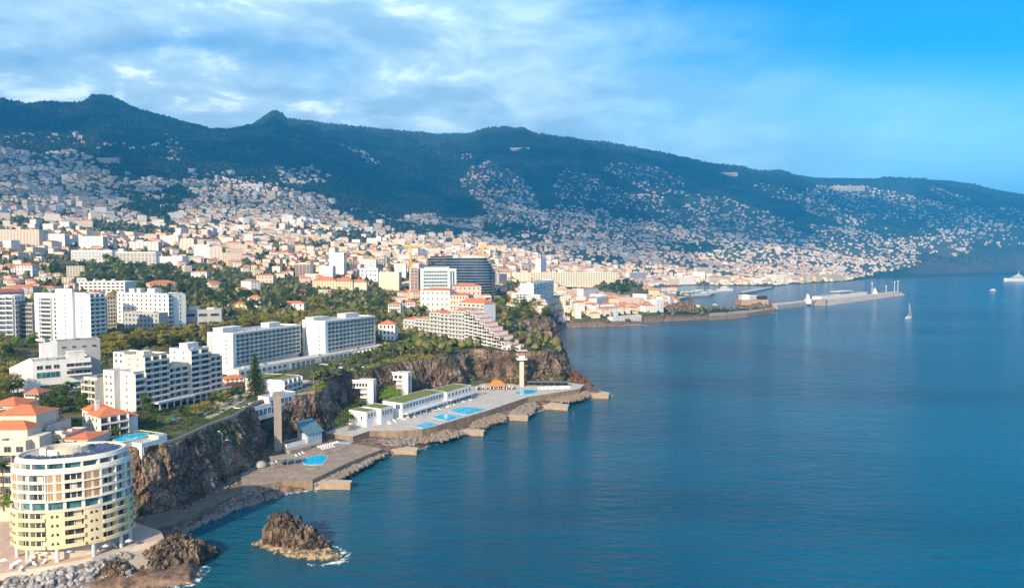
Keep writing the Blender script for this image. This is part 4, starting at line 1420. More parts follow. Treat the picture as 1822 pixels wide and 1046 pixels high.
def tower(name, label, cat, A, C, top, z0, depth, floors, wall=WHITE, side=None, front=None, hip=0, roofs=(), cap=100, group=None, left=None, dark=GLASS, hipmat=None, roofmat=None):
    """A, C: (px, distance) of the front's ends; top: picture height of its roof edge; front/side: ('w'|'b', bays)"""
    a, c = w_at(*A), w_at(*C)
    if A[1] < 0:
        ym = (a[1] + c[1]) / 2
        a, c = w_at(A[0], ym), w_at(C[0], ym)
        A = (A[0], ym)
    z1 = zpy(top, A[1])
    if z0 is None: z0 = float(H((a[0] + c[0]) / 2, (a[1] + c[1]) / 2)) - 1.0
    B = Bld(name, label, cat, a, c, z0, group=group)
    blk = (0, 0, B.L, depth)
    hh = z1 - z0
    B.block(*blk, -3, hh, wall, roof=roofmat, par=0.8, hip=hip, hipmat=hipmat)
    fh = hh / floors
    for sd, spec in (('front', front), ('right', side), ('left', left)):
        if not spec: continue
        if spec[0] == 'w': B.windows(sd, blk, 0, fh, floors, spec[1], w=spec[2] if len(spec) > 2 else 1.4, h=min(2.4, fh * .5), sill=fh * .3, glass=dark, mull=0)
        else: B.balconies(sd, blk, 0.25, fh, floors, spec[1], depth=1.4, slab=wall, rail=spec[2] if len(spec) > 2 else wall, railh=0.85, glass=dark, div=spec[1] < 9)
    for r in roofs: B.rooftop(*r[:4], hh, hh + r[4])
    occ_rect(B, *blk, 3)
    B.finish(cap)
    return B


tw = tower('tower_block', 'tall bright white tower block with balcony columns left of the yellow building', 'tower block', (60, 503), (157, 492), 523, 43, 14, 11, WHITE2, side=('b', 3), roofs=())
for x0, n in ((4, 2), (13, 1)):
    pass
tw2 = tw
mb = MB(); mb.box(tw.L * 0.44, -2.0, -3, tw.L * 0.74, -0.01, 38.5, WHITE2); tw.mesh('stair_tower', mb)
tw.wins = []
tw.windows('front', (0, -2.0, tw.L, 14), 1, 3.1, 11, 1, w=0.8, h=1.2, m0=tw.L * 0.57, m1=tw.L * 0.35, mull=0)
tw.windows('front', (0, 0, tw.L, 14), 1, 3.1, 11, 1, w=0.8, h=1.2, m0=tw.L * 0.82, m1=tw.L * 0.10, mull=0)
tw.balconies('front', (0, 0, tw.L, 14), 1.0, 3.1, 10, 1, depth=1.2, slab=WHITE2, rail=WHITE2, railh=0.8, m0=tw.L * 0.10, m1=tw.L * 0.68, wfill=0.8)
tw.balconies('front', (0, 0, tw.L, 14), 1.0, 3.1, 10, 1, depth=1.2, slab=WHITE2, rail=WHITE2, railh=0.8, m0=tw.L * 0.36, m1=tw.L * 0.565, wfill=0.8, div=False)
tw.finish(40)
tower('tower_block', 'shaded right side of the white tower block, its shade painted as grey walls', 'tower block', (150, 508), (188, 520), 526, 43, 14, 10, GREYW, front=('b', 3, GREYW), side=('w', 2))  # the white tower's shaded side: shade put into the grey wall colour
tower('apartment_building', 'yellow apartment building with small square windows and an orange roof', 'apartments', (188, 560), (206, 566), 528, 44, 14, 9, YELLOW, front=('w', 3), hip=1.8, hipmat=TILE)
tower('apartment_building', 'white apartment block at the left edge with rounded white balconies', 'apartments', (-40, 500), (22, 505), 528, 43, 16, 9, WHITE2, front=('b', 5), side=('b', 3))
tower('apartment_building', 'pale grey-mauve block between the left-edge apartments and the white tower', 'apartments', (24, 515), (58, 512), 540, 43, 14, 8, GREYW, front=('b', 3, GREYW))
tower('apartment_building', 'broad white apartment complex with dark square openings and two roof boxes', 'apartments', (207, 590), (297, 570), 522, 45, 17, 8, WHITE2, front=('w', 11, 1.6), side=('b', 2), roofs=((11, 3, 17, 9, 4), (20, 3, 24, 8, 4.4), (32, 3, 40, 10, 4.4)))
tower('apartment_building', 'low grey glazed wing standing before the broad white apartment complex', 'apartments', (219, 566), (281, 552), 556, 43, 9, 4, GREYW, front=('w', 9, 2.0), dark=GLASSB)
tower('apartment_building', 'white end block with a dark vertical stripe beside the broad complex', 'apartments', (299, 572), (327, 582), 525, 45, 12, 8, WHITE2, front=('w', 2, 0.9), side=('b', 2))
tower('sports_hall', 'low grey hall with a wide dark opening behind the avenue trees', 'hall', (326, 590), (393, 600), 553, 44, 18, 2, GREYW, front=('w', 3, 7), roofmat=FLATD, roofs=((4, 3, 12, 9, 3), (18, 2, 24, 8, 2)))
tower('apartment_building', 'long low white building with many chimneys among dark trees', 'apartments', (140, -524), (222, -524), 502, None, 24, 4, WHITE, front=('w', 10, 3.2), roofs=((4, 4, 6, 6, 3), (14, 4, 16, 6, 3), (24, 4, 27, 7, 3), (34, 5, 37, 8, 3)), roofmat=FLAT)
tower('office_building', 'white box hall on the wide car-park terrace above the dark park', 'hall', (282, -472), (325, -472), 457, None, 24, 2, WHITE2)
tower('school_building', 'long low white banded school building on the hill above the park', 'school', (128, -466), (200, -466), 446, None, 16, 4, WHITE2, front=('b', 12))
tower('school_building', 'low white banded wing with a square tower right of the long school', 'school', (200, -470), (278, -470), 449, None, 18, 5, WHITE, front=('b', 12), roofs=((10, 3, 18, 9, 6),))
tower('apartment_building', 'large beige slab with rows of small windows at the far left', 'apartments', (2, -439), (72, -439), 409, None, 26, 8, BEIGE, front=('w', 12, 1.6), side=('w', 3))
for q in (
    ('white twin tower above the town at the left, nearest the beige slab', 80, -440, 116, -440, 417, 7, WHITE2),
    ('white tower with rounded roof boxes above the long school', 142, -443, 184, -443, 421, 8, WHITE2),
    ('white and cream block left of the small church on the hill', 286, -438, 318, -438, 420, 7, WHITE),
    ('cream block with a dark side on the hill right of the white twin', 322, -446, 345, -446, 425, 8, CREAM),
    ('white slab with long balconies above the car-park terrace', 346, -459, 372, -459, 436, 8, WHITE2),
    ('pink-cream block beside the white slab above the car park', 373, -462, 395, -462, 440, 7, PINK),
    ('plain white block under the green hillside, left of the beige row', 232, -446, 282, -446, 431, 5, WHITE),
): tower('apartment_building', q[0], 'apartments', (q[1], q[2]), (q[3], q[4]), q[5], None, 16, q[6], q[7], front=('w', max(3, (q[3] - q[1]) // 7)), side=('b', 2), cap=24)
tower('tower_block', 'tallest plain white tower in the town, behind the orange-roofed palace', 'tower block', (586, -488), (612, -488), 450, None, 22, 12, WHITE2, side=('w', 6))
tower('apartment_building', 'white block with orange balcony stripes left of the tallest white tower', 'apartments', (526, -493), (552, -493), 470, None, 16, 7, WHITE, front=('b', 4, TILE2), side=('w', 3))
tower('apartment_building', 'square white building right below the tallest white tower', 'apartments', (568, -494), (592, -494), 474, None, 20, 6, WHITE2, side=('w', 4), roofs=((3, 4, 9, 10, 2),))
tower('apartment_building', 'white blocks with grey balconies right of the tallest white tower', 'apartments', (642, -483), (668, -483), 462, None, 18, 8, WHITE, front=('w', 5), side=('b', 3))
tower('apartment_building', 'pale block with an orange roof edge left of the dark glass hotel', 'apartments', (668, -483), (684, -483), 459, None, 14, 9, CREAM, front=('b', 3))
tower('theatre', 'white hall framed by two dark grey pylons', 'theatre', (640, -500), (672, -500), 478, None, 22, 3, WHITE2, front=('w', 4, 2.4))
tower('office_building', 'windowless pale cream block between the pylon hall and the teal tower', 'office building', (674, -516), (710, -516), 485, None, 24, 4, CREAM)
tower('apartment_building', 'narrow white apartment block left of the orange-balconied tower', 'apartments', (702, -494), (722, -494), 470, None, 16, 8, WHITE2, front=('w', 4))

# palace with orange roofs
py_ = w_at(600, -514)[1]; a, b = w_at(556, py_), w_at(652, py_)
B = Bld('palace', 'yellow palace with wide orange hipped roofs rising from dark trees', 'palace', a, b, float(H(*a)) - 1)
z1 = zpy(499, py_) - B.z
YL = M('pale_yellow_render', (0.78, 0.62, 0.40), 0.85, 0.08, 0.25)
B.block(0, 0, B.L * .42, 16, -3, z1, YL, hip=5.5, hipmat=TILE); B.block(B.L * .42 + .1, -3, B.L * .75, 14, -3, z1 - 1.0, YL, hip=5.5, hipmat=TILE); B.block(B.L * .75 + .1, 0, B.L, 12, -3, z1 - 2.5, CREAM, hip=4, hipmat=TILE)
B.windows('front', (B.L * .42 + .1, -3, B.L * .75, 14), 0.5, z1 / 3, 3, 6, w=1.4, h=1.8); B.windows('front', (0, 0, B.L * .42, 16), 0.5, z1 / 3, 3, 8, w=1.4, h=1.8)
occ_rect(B, 0, 0, B.L, 14); B.finish()

# ------------------------------------------------------------------ dark terraced glass hotel, with shade-blue bands


def savoy():
    z0 = 50.0
    pts = [w_at(750, 1085), w_at(808, 1015), w_at(852, 1000), w_at(888, 1030), w_at(880, 1110), w_at(768, 1140)]
    root = empty('glass_hotel', (*pts[0], z0))
    tag(root, 'big dark blue glass hotel with curved banded floors behind the teal tower', 'hotel')
    zt = zpy(459, 1050)
    n = 14
    fh = (zt - z0) / n
    c = (sum(p[0] for p in pts) / 6, sum(p[1] for p in pts) / 6)
    # rounded outline
    q = []
    m = len(pts)
    for i in range(m):
        p0, p1, p2 = pts[i - 1], pts[i], pts[(i + 1) % m]
        for s in (0.0, 0.25, 0.5, 0.75, 1.0):
            a = ((p0[0] + p1[0]) / 2, (p0[1] + p1[1]) / 2); e = ((p1[0] + p2[0]) / 2, (p1[1] + p2[1]) / 2)
            q.append(((1 - s) ** 2 * a[0] + 2 * s * (1 - s) * p1[0] + s * s * e[0], (1 - s) ** 2 * a[1] + 2 * s * (1 - s) * p1[1] + s * s * e[1]))
    for f in range(n):
        z = f * fh
        # right end steps down like terraces
        cut = c[0] + 57 - max(0, f - 7) * 2.6
        poly = [(min(x, cut), y) for x, y in q]
        sh = [(x - pts[0][0], y - pts[0][1]) for x, y in poly]
        cc = (c[0] - pts[0][0], c[1] - pts[0][1])
        inn = [(cc[0] + (x - cc[0]) * 0.97, cc[1] + (y - cc[1]) * 0.97) for x, y in sh]
        mb = MB(); mb.prism(inn, z, z + fh - 0.62, GLASSN); mb.build('glazing', root)
        mb = MB(); mb.prism(sh, z + fh - 0.6, z + fh - 0.002, GREYW if f % 2 == 0 or f > 8 else GREYW); mb.build('floor_slab', root)
    mb = MB(); mb.box(10, 30, n * fh, 44, 50, n * fh + 3.5, BLACK); mb.build('roof_house', root)
    OCC.append((*c, 75))


savoy()
B = tower('tower_block', 'white-framed tower with a teal glass grid front', 'tower block', (748, 900), (812, 915), 479, 50, 20, 9, WHITE2, dark=GLASST, roofs=((8, 5, 40, 15, 2.5),))
B.wins = []; hh = zpy(479, 900) - 50
B.windows('front', (0, 0, B.L, 20), 0.4, (hh - 1) / 9, 9, 9, w=3.2, h=2.5, sill=0.2, glass=GLASST, mull=1, m0=4, m1=12)
B.windows('front', (0, 0, B.L, 20), 0.4, hh - 1, 1, 2, w=2.4, h=hh - 4, sill=1, glass=GLASST, mull=0, m0=B.L - 9, m1=2)
B.finish()
tower('tower_block', 'slim tower with stacked orange-pink rounded balconies', 'tower block', (731, 895), (744, 897), 476, 50, 12, 11, PINK, front=('b', 2, PINK), left=('b', 2, PINK), cap=40)

# orange-roofed hotel complex in front of them
for k, (a, c, top, dep, fl, hp, lab) in enumerate((
    ((748, 800), (800, 790), 516, 18, 4, 2.6, 'cream hotel wing with a long orange roof before the teal tower'),
    ((800, 775), (833, 768), 525, 16, 4, 2.4, 'pink hotel wing with a lower orange roof, middle of the cluster'),
    ((806, 812), (856, 818), 509, 18, 5, 3.0, 'highest pink hotel wing of the orange-roofed cluster'),
    ((690, -560), (712, -560), 541, 14, 3, 2.4, 'white gabled house with an orange roof by the tall palms'),
    ((712, -558), (738, -558), 538, 12, 3, 2.4, 'white villa with a steep orange roof next to the gabled house'),
)): tower('hotel' if k < 3 else 'house', lab, 'hotel' if k < 3 else 'house', a, c, top, None, dep, fl, PINK if k in (1, 2) else WHITE, front=('w', 6), side=('w', 3), hip=hp, hipmat=TILE, cap=30)

# ------------------------------------------------------------------ terraced hotel on the cliff
B = Bld('terraced_hotel', 'white terraced hotel with orange roofs cascading down above the brown cliff', 'hotel', (-102, 645), (9, 552), 31)
Z = 31


def th(blk, z1, floors, bays, hip, hm=TILE, mat=WHITE2, side=None):
    B.block(*blk, -3, z1 - Z, mat, par=0.6, hip=hip, hipmat=hm, over=0.4)
    B.balconies('front', blk, 0.25, (z1 - Z) / floors, floors, bays, depth=1.8, slab=mat, rail=mat, railh=0.6, divmat=mat, wfill=0.7)
    if side: B.windows(side[0], blk, 0, (z1 - Z) / floors, floors, side[1], w=1.0, h=1.4, mull=0)
    occ_rect(B, *blk)


th((0, 0, 15, 14), 47.0, 4, 3, 2.6, side=('left', 3)); th((15.1, 1, 38, 13), 48.5, 5, 5, 2.0, TILE2)
th((38.1, -2, 52, 13), 55.5, 7, 3, 2.4, side=('left', 2)); th((52.1, -3, 68, 12), 55.0, 7, 3, 2.2, TILE2)
th((60, 12.1, 92, 26), 64.5, 9, 6, 4.0)
th((68.1, -4, 84, 12), 58.5, 8, 4, 2.0)
for k in range(9):
    x0 = 84.1 + 6.2 * k
    z1 = 61 - 3.3 * (k + 0.5)
    blk = (x0, -4 - 0.9 * k, x0 + 6.1, 12 - 0.6 * k)
    B.block(*blk, -6, z1 - Z, WHITE2, roof=TILE2, par=0.4, trim=TILE)
    mb = MB(); mb.box(x0 - 0.1, blk[1] - 2.4, z1 - Z - 2.9, x0 + 6.3, blk[1] - 0.01, z1 - Z - 2.6, TILE2); B.mesh('awning', mb)
    fl = max(1, int((z1 - 26) / 2.9))
    B.balconies('front', blk, z1 - Z - 2.9 * fl, 2.9, fl, 2, depth=2.0, slab=WHITE2, rail=WHITE2, railh=0.7, div=False, wfill=0.7)
    occ_rect(B, *blk)
B.finish()
tower('house', 'white block with glazed lower storeys under the palms on the cliff edge', 'house', (893, 548), (926, 545), 617, 27, 8, 2, WHITE, front=('w', 4, 2.4), cap=10)

# ------------------------------------------------------------------ villas and small hotels of the foreground
a, b = at_z(177, 780, 28), at_z(231, 770, 28)
B = Bld('villa', 'white villa with orange hipped roofs and balconies, next to the round pool', 'villa', tuple(a)[:2], tuple(b)[:2], 27.5)
B.block(0, 0, 11, 12, -1, 9.2, WHITE, hip=3.0); B.block(1, 12.1, 10, 20, -1, 9.8, WHITE, hip=3.0)
B.balconies('front', (0, 0, 11, 12), 0.3, 3.0, 3, 3, depth=1.8, slab=WHITE, rail=WHITE, railh=0.6)
B.windows('left', (0, 0, 11, 12), 0, 3.0, 3, 3); B.windows('left', (1, 12.1, 10, 20), 0, 3.2, 3, 2)
B.block(11.1, 2, 16, 10, -1, 7.2, WHITE, hip=1.8)
mb = MB(); mb.box(2.2, 8.5, 9, 3.6, 9.9, 14.2, WHITE); mb.box(2.0, 8.3, 14.202, 3.8, 10.1, 14.6, WHITE); B.mesh('chimney', mb, B.roof_)
occ_rect(B, 0, 0, 12, 20); B.finish()
B = Bld('terraced_apartments', 'tan stepped apartments with arches and orange roofs behind the round hotel', 'apartments', (-213, 262), (-160, 258), 27)
for k, (x0, x1, y0, z1, hp) in enumerate(((0, 12, 12, 15.5, 2.6), (12.1, 24, 8, 13.0, 2.4), (24.1, 33, 3, 9.5, 0), (33.1, 42, 0, 6.8, 0), (42.1, 52, -1, 6.0, 1.4))):
    B.block(x0, y0, x1, y0 + 12, -8, z1, BEIGE, hip=hp, roof=TILE2)
    B.balconies('front', (x0, y0, x1, y0 + 12), z1 - 6.4, 3.1, 2, 2, depth=1.8, slab=BEIGE, rail=BEIGE, railh=0.8, wfill=0.75)
    mb = MB()
    for bx in range(2):
        w = (x1 - x0) / 2
        for i in range(8):
            t0, t1 = math.pi * i / 8, math.pi * (i + 1) / 8
            cxx = x0 + w * (bx + .5)
            p0 = (cxx - math.cos(t0) * w * .42, math.sin(t0) * 0.9); p1 = (cxx - math.cos(t1) * w * .42, math.sin(t1) * 0.9)
            z = z1 - 0.8
            mb.add([(p0[0], y0 - 1.9, z - 1.2 + p0[1]), (p1[0], y0 - 1.9, z - 1.2 + p1[1]), (p1[0], y0 - 1.9, z), (p0[0], y0 - 1.9, z)], [(0, 1, 2, 3)], BEIGE)
    B.mesh('arch', mb)
    occ_rect(B, x0, y0, x1, y0 + 12)
B.finish()
a, b = at_y(-62, 800, 246), at_y(58, 800, 250)
B = Bld('cream_hotel', 'cream arcaded hotel with orange roofs at the left edge behind the palm', 'hotel', (a.x, 246), (b.x, 246.5), 15)
B.block(0, 0, B.L, 12, -10, 19.5, CREAM, roof=CREAM)
B.block(4, 4, B.L - 2, 11.9, 19.63, 23.5, CREAM, hip=2.6); B.block(2, 12.1, B.L - 4, 24, -10, 27.0, CREAM, hip=3.0)
for f in range(5):
    B.balconies('front', (0, 0, B.L, 12), 0.4 + f * 3.8, 3.8, 1, 5, depth=1.6, slab=CREAM, rail=CREAM, railh=0.9, wfill=0.55, wh=2.4, div=(f < 4))
mb = MB(); mb.box(B.L - 1, 3, -8, B.L + 3, 10, 21, CREAM); B.mesh('stair_tower', mb)
occ_rect(B, 0, 0, B.L, 24); B.finish()
OCC.append((-198, 262, 14))

# pool house on the cliff edge
B = Bld('pool_house', 'white pool house with a round blue pool on its roof terrace', 'pool house', tuple(at_z(252, 789, 30))[:2], tuple(at_z(300, 776, 30))[:2], 24.5)
B.block(0, 0, 11.5, 5.5, -4, 5.0, WHITE2, roof=PAVE, par=0.5); B.block(-4, 5.6, 15, 20, -4, 5.3, WHITE2, roof=LAWN, par=0.3); B.block(7.5, 0.02, 11.48, 5.48, 5.2, 6.6, WHITE2, par=0)
B.windows('front', (0, 0, 11.5, 6), 0.2, 4.0, 1, 4, w=2.1, h=3.2, sill=0.4, glass=GLASST)
mb = MB()
n = 28
pc = (5.0, 12.3)
rim = [(pc[0] + 7.2 * math.cos(2 * math.pi * i / n), pc[1] + 5.2 * math.sin(2 * math.pi * i / n)) for i in range(n)]
wat = [(pc[0] + 6.6 * math.cos(2 * math.pi * i / n), pc[1] + 4.6 * math.sin(2 * math.pi * i / n)) for i in range(n)]
mb.prism(rim, 5.43, 5.7, PAVE); B.mesh('pool_rim', mb)
mb = MB(); mb.prism(wat, 5.701, 5.73, POOLW); B.mesh('pool_water', mb)
occ_rect(B, -9, 0, 12, 19); B.finish()

for lab, a, c, top, dep, fl, mat_, hm, hp, z0 in (
    ('orange-roofed cottage beside the cars under the white modern building', (36, 345), (62, 345), 700, 9, 2, WHITE, TILE, 2.4, None),
    ('long pale house with orange roof slopes at the foot of the nearer slab hotel', (388, 392), (440, 398), 690, 9, 2, CREAM, TILE, 2.0, 26),
    ('low house with a broad orange roof just behind the pine tree', (396, 410), (432, 416), 675, 8, 2, WHITE, TILE, 2.0, 27),
    ('villa with a big orange pyramid roof right of the farther slab hotel', (672, -604), (702, -604), 577, 14, 3, WHITE, TILE, 3.4, None),
    ('small white house with orange roof in the trees behind the farther slab hotel', (498, -554), (540, -554), 540, 9, 2, WHITE, TILE, 2.4, None),
    ('narrow tower house with a steep orange roof in the dark park', (440, -548), (462, -548), 530, 9, 4, WHITE, TILE, 2.6, None),
    ('pale yellow house with a flat orange roof next to the tower house', (404, -550), (438, -550), 541, 9, 2, YELLOW, TILE, 1.8, None),
    ('white villa with a double gable and dark windows at the far left', (30, -492), (58, -492), 473, 12, 3, WHITE2, TILE, 4.0, None),
    ('long orange-roofed row of houses at the left below the park trees', (2, -526), (58, -526), 511, 16, 3, GREYW, TILE, 2.6, None),
    ('second orange-roofed row right of the long row at the far left', (58, -524), (96, -524), 512, 12, 3, GREYW, TILE, 2.0, None),
    ('red-roofed long house sunk in the dark park', (340, -494), (368, -494), 484, 10, 2, WHITE, TILE, 1.8, None),
    ('red barn-like roof at the upper edge of the dark park', (456, -503), (486, -503), 490, 14, 2, PINK, TILE, 2.0, None),
    ('white flat villa with a terrace above the vine-covered bank', (694, 590), (722, 586), 607, 10, 1, WHITE2, None, 0, None),
    ('grey and white flat house just below the flat white villa', (680, 560), (730, 555), 621, 10, 2, GREYW, None, 0, None),
): tower('house', lab, 'house', a, c, top, z0, dep, fl, mat_, front=('w', 4), side=('w', 3), left=('w', 2), hip=hp, hipmat=hm, cap=24)
# ------------------------------------------------------------------ decks, paths, piers along the water


def slab(name, px, z, zb, side, top, kind='structure', label=None, cat=None, raw=None):
    poly = raw or [tuple(at_z(a, b, z)[:2]) for a, b in px]
    cx = sum(p[0] for p in poly) / len(poly); cy = sum(p[1] for p in poly) / len(poly)
    mb = MB(); mb.prism([(x - cx, y - cy) for x, y in poly], zb - z, 0, side, top)
    o = mb.build(name, None, loc=(cx, cy, z))
    if kind == 'structure': o['kind'] = 'structure'
    tag(o, label, cat)
    return o


DECKM = M('worn_deck', (0.42, 0.33, 0.26), 0.9, 0.16, 0.18, col2=(0.22, 0.17, 0.13), tiles=0.08)
PATHM = M('dark_shore_path', (0.22, 0.17, 0.13), 0.95, 0.1, 0.25, col2=(0.12, 0.09, 0.07))
BROWNW = M('brown_sea_wall', (0.34, 0.25, 0.17), 0.9, 0.1, 0.35, col2=(0.16, 0.12, 0.08), bump=0.3, streak=True)
LIGHTD = M('light_deck', (0.58, 0.55, 0.50), 0.9, 0.14, 0.2, tiles=0.12)
slab('promenade', [(-70, 1040), (0, 1020), (90, 1006), (165, 991), (215, 976), (292, 957), (286, 944), (244, 930), (180, 922), (60, 925), (-70, 930)], 6.9, 1.0, CREAM, PAVEP)
slab('pavement', [(214, 999), (262, 999), (300, 968), (293, 958), (216, 978)], 5.0, 0.5, CONC, M('ramp_concrete', (0.50, 0.42, 0.34), 0.9, 0.1, 0.3))
slab('deck', [(432, 868), (502, 855), (556, 853), (621, 822), (682, 798), (642, 791), (597, 785), (572, 791), (528, 808), (505, 818), (459, 826), (428, 843)], 4.6, -1, BROWNW, DECKM)
slab('path', [(440, 870), (428, 843), (375, 868), (300, 900), (255, 918), (258, 946), (300, 936), (385, 897)], 3.4, 0, PATHM, PATHM)
slab('deck', [(579, 770), (628, 776), (658, 766), (716, 766), (751, 763), (776, 757), (868, 730), (939, 706), (985, 699), (1032, 691), (1040, 684), (1000, 679), (900, 682), (858, 682), (800, 690), (700, 726), (640, 748), (612, 752)], 7.0, -1, BROWNW, LIGHTD)
PIER = M('pier_stone', (0.46, 0.34, 0.22), 0.9, 0.1, 0.3, col2=(0.24, 0.17, 0.11), bump=0.3)
for lab, px, z in (
    ('long brown stone pier at the first bathing deck, nearest the rock stack', [(500, 851), (560, 851), (627, 854), (623, 860), (560, 859), (503, 858)], 2.7),
    ('stone pier at the corner between the first deck and the boulders', [(678, 793), (700, 791), (745, 796), (741, 802), (683, 799)], 2.2),
    ('narrow stone pier below the small lido pools', [(800, 762), (830, 761), (863, 764), (860, 769), (804, 767)], 2.2),
    ('narrow stone pier right of the large lido pool', [(898, 737), (920, 736), (941, 739), (939, 743), (900, 741)], 2.2),
    ('angled stone pier below the umbrella terrace', [(939, 710), (950, 707), (975, 715), (1013, 719), (1010, 725), (965, 721)], 2.2),
    ('outermost pale stone pier at the tip of the rocks', [(1040, 697), (1060, 694), (1085, 698), (1083, 703), (1045, 702)], 2.6),
): slab('pier', px, z, -2, PIER, M('pier_top', (0.55, 0.45, 0.35), 0.9, 0.12, 0.4), kind=None, label=lab, cat='pier')
for (a, b), (c, d) in (((250, 944), (291, 956)),):
    pass


def pool(label, px, z, cat='swimming pool', smooth=0):
    pts = [tuple(at_z(a, b, z)[:2]) for a, b in px]
    if smooth:
        for _ in range(smooth):
            q = []
            for i in range(len(pts)):
                a, b = pts[i], pts[(i + 1) % len(pts)]
                q += [(a[0] * .75 + b[0] * .25, a[1] * .75 + b[1] * .25), (a[0] * .25 + b[0] * .75, a[1] * .25 + b[1] * .75)]
            pts = q
    cx = sum(p[0] for p in pts) / len(pts); cy = sum(p[1] for p in pts) / len(pts)
    root = empty('swimming_pool', (cx, cy, z)); tag(root, label, cat)
    loc = [(x - cx, y - cy) for x, y in pts]
    mb = MB(); mb.prism([(x * 1.07, y * 1.07) for x, y in loc], 0.004, 0.18, PAVE); mb.build('rim', root)
    mb = MB(); mb.prism(loc, 0.181, 0.21, POOLW); mb.build('water', root)


pool('turquoise pool on the brown first deck, pointed at its far end', [(536, 820), (541, 816), (552, 813), (563, 810), (583, 811), (580, 817), (573, 826), (554, 827), (543, 826)], 4.6)
pool('small dark blue pool behind the first deck', [(598, 785), (628, 786), (622, 789), (594, 788)], 4.6)
pool('smallest bright blue lido pool, nearest the sea wall corner', [(736, 758), (764, 752), (779, 755), (754, 762)], 7.0)
pool('middle bright blue lido pool with angled sides', [(768, 742), (787, 737), (824, 740), (795, 749)], 7.0)
pool('largest bright blue lido pool, on the sea wall edge', [(796, 731), (822, 724), (868, 728), (830, 738)], 7.0)
pool('turquoise pool on the far terrace in front of the white parasols', [(916, 699), (930, 694), (957, 694), (950, 700), (925, 703)], 7.0)
pool('blue pool in the lawn below the stepped apartments', [(289, 746), (312, 741), (320, 744), (298, 751)], 27.6)
pool('tiny blue pool near the right end of the apartment garden', [(344, 735), (356, 731), (362, 733), (349, 738)], 27.4)
slab('garden', [(262, 770), (300, 775), (380, 742), (436, 712), (444, 700), (400, 704), (300, 728), (250, 745)], 27.25, 20, LAWN, M('garden_terrace', (0.62, 0.50, 0.38), 0.9, 0.1, 0.12, col2=(0.12, 0.17, 0.05)))
_c = resample(CLIFF_A[11:22], 6.0)
_t = np.gradient(_c, axis=0); _t /= np.linalg.norm(_t, axis=1)[:, None]
_n = np.stack([_t[:, 1], -_t[:, 0]], -1)
slab('road', None, 27.75, 24, ASPH, raw=[tuple(v) for v in (_c - _n * 15)] + [tuple(v) for v in (_c - _n * 21)[::-1]], top= M('worn_asphalt', (0.17, 0.16, 0.15), 0.9, 0.15, 0.3))
slab('pavement', [(440, 690), (500, 682), (600, 655), (690, 632), (692, 638), (604, 664), (505, 694), (450, 700)], 27.72, 24, CONC, PAVE)
# cliff-top wall
mb = MB()
cl_ = [(x, y) for x, y in CLIFF_A[4:13]]
a_ = resample(cl_, 3.0)
t_ = np.gradient(a_, axis=0); t_ /= np.linalg.norm(t_, axis=1)[:, None]
in_ = a_ - np.stack([t_[:, 1], -t_[:, 0]], -1) * 9.2
for k in range(3, len(in_) - 1):
    p, q = in_[k], in_[k + 1]
    L = math.hypot(*(q - p)); d = (q - p) / L
    mb.obox(p, d, (-d[1], d[0]), L, 0.4, 24.5, 28.6 + 0.002 * (k % 2), M('cliff_wall_stone', (0.50, 0.40, 0.31), 0.9, 0.15, 0.4))
o = mb.build('retaining_wall'); tag(o, 'pale stone wall running along the edge of the near cliff', 'wall')

# lift tower, restaurant, bath house


def simple(name, label, cat, loc, rz=0.0, group=None):
    r = empty(name, loc, rz); tag(r, label, cat, group); return r


p = at_z(495, 802, 5)
r = simple('lift_tower', 'tall plain concrete lift tower standing on the first deck', 'lift tower', (p.x, p.y, 5), 0.35)
mb = MB(); mb.box(-1.8, -1.7, -1, 1.8, 1.7, 29.3, CONC); mb.build('shaft', r)
mb = MB(); mb.box(-2.0, -1.9, 29.302, 2.0, 1.9, 30.0, CONC); mb.build('cap', r)
mb = MB()
for z in range(3, 28, 4): mb.box(-1.83, -1.76, z, 1.83, -1.705, z + 0.12, GREYW)
mb.build('joint', r)
a, b = (-133, 342), (-118, 371)
B = Bld('restaurant', 'blue-glazed restaurant hanging over the cliff behind the concrete lift tower', 'restaurant', a, b, 21)
B.block(-3, -1, 14, 9, -1.5, 5.4, WHITE2, roof=PINK, par=0.8); B.block(14.1, 1, 33, 9, -1.5, 8.2, WHITE2, roof=FLAT, par=0.6)
B.windows('front', (-3, -1, 14, 9), 0.4, 4, 1, 6, w=2.2, h=3.0, sill=0.6, glass=GLASSB, m0=.2, m1=.2)
B.windows('front', (14.1, 1, 33, 9), -0.5, 4, 2, 7, w=2.2, h=2.6, sill=0.6, glass=GLASSB, m0=.3, m1=.3)
mb = MB(); mb.box(-3.5, -4, -0.5, 14, -1.01, 0.2, WHITE); mb.box(-3.5, -4, 0.202, 14, -3.8, 1.2, WHITE); mb.box(-3, 2, -17, 14, 9, -1.51, CONC); mb.box(14.2, 3, -17, 33, 9, -1.51, CONC); B.mesh('terrace', mb)
occ_rect(B, -3, -2, 33, 9); B.finish()
a, b = at_z(547, 793, 5), at_z(573, 786, 5)
B = Bld('bath_house', 'pale blue bath house with a steep blue sheet roof under the red cliff', 'bath house', tuple(a)[:2], tuple(b)[:2], 5)
B.block(0, 0, B.L, 8, -1, 6.0, M('pale_blue_paint', (0.45, 0.55, 0.60), 0.8, 0.08, 0.5), hip=0, par=0.0)
mb = MB(); mb.add([(-1, -0.6, 5.6), (B.L + 1, -0.6, 5.6), (B.L + 1, 8.6, 11.6), (-1, 8.6, 11.6), (-1, -0.6, 5.9), (B.L + 1, -0.6, 5.9), (B.L + 1, 8.6, 11.9), (-1, 8.6, 11.9)], [(3, 2, 1, 0), (4, 5, 6, 7), (0, 1, 5, 4), (1, 2, 6, 5), (2, 3, 7, 6), (3, 0, 4, 7)], BLUEROOF)
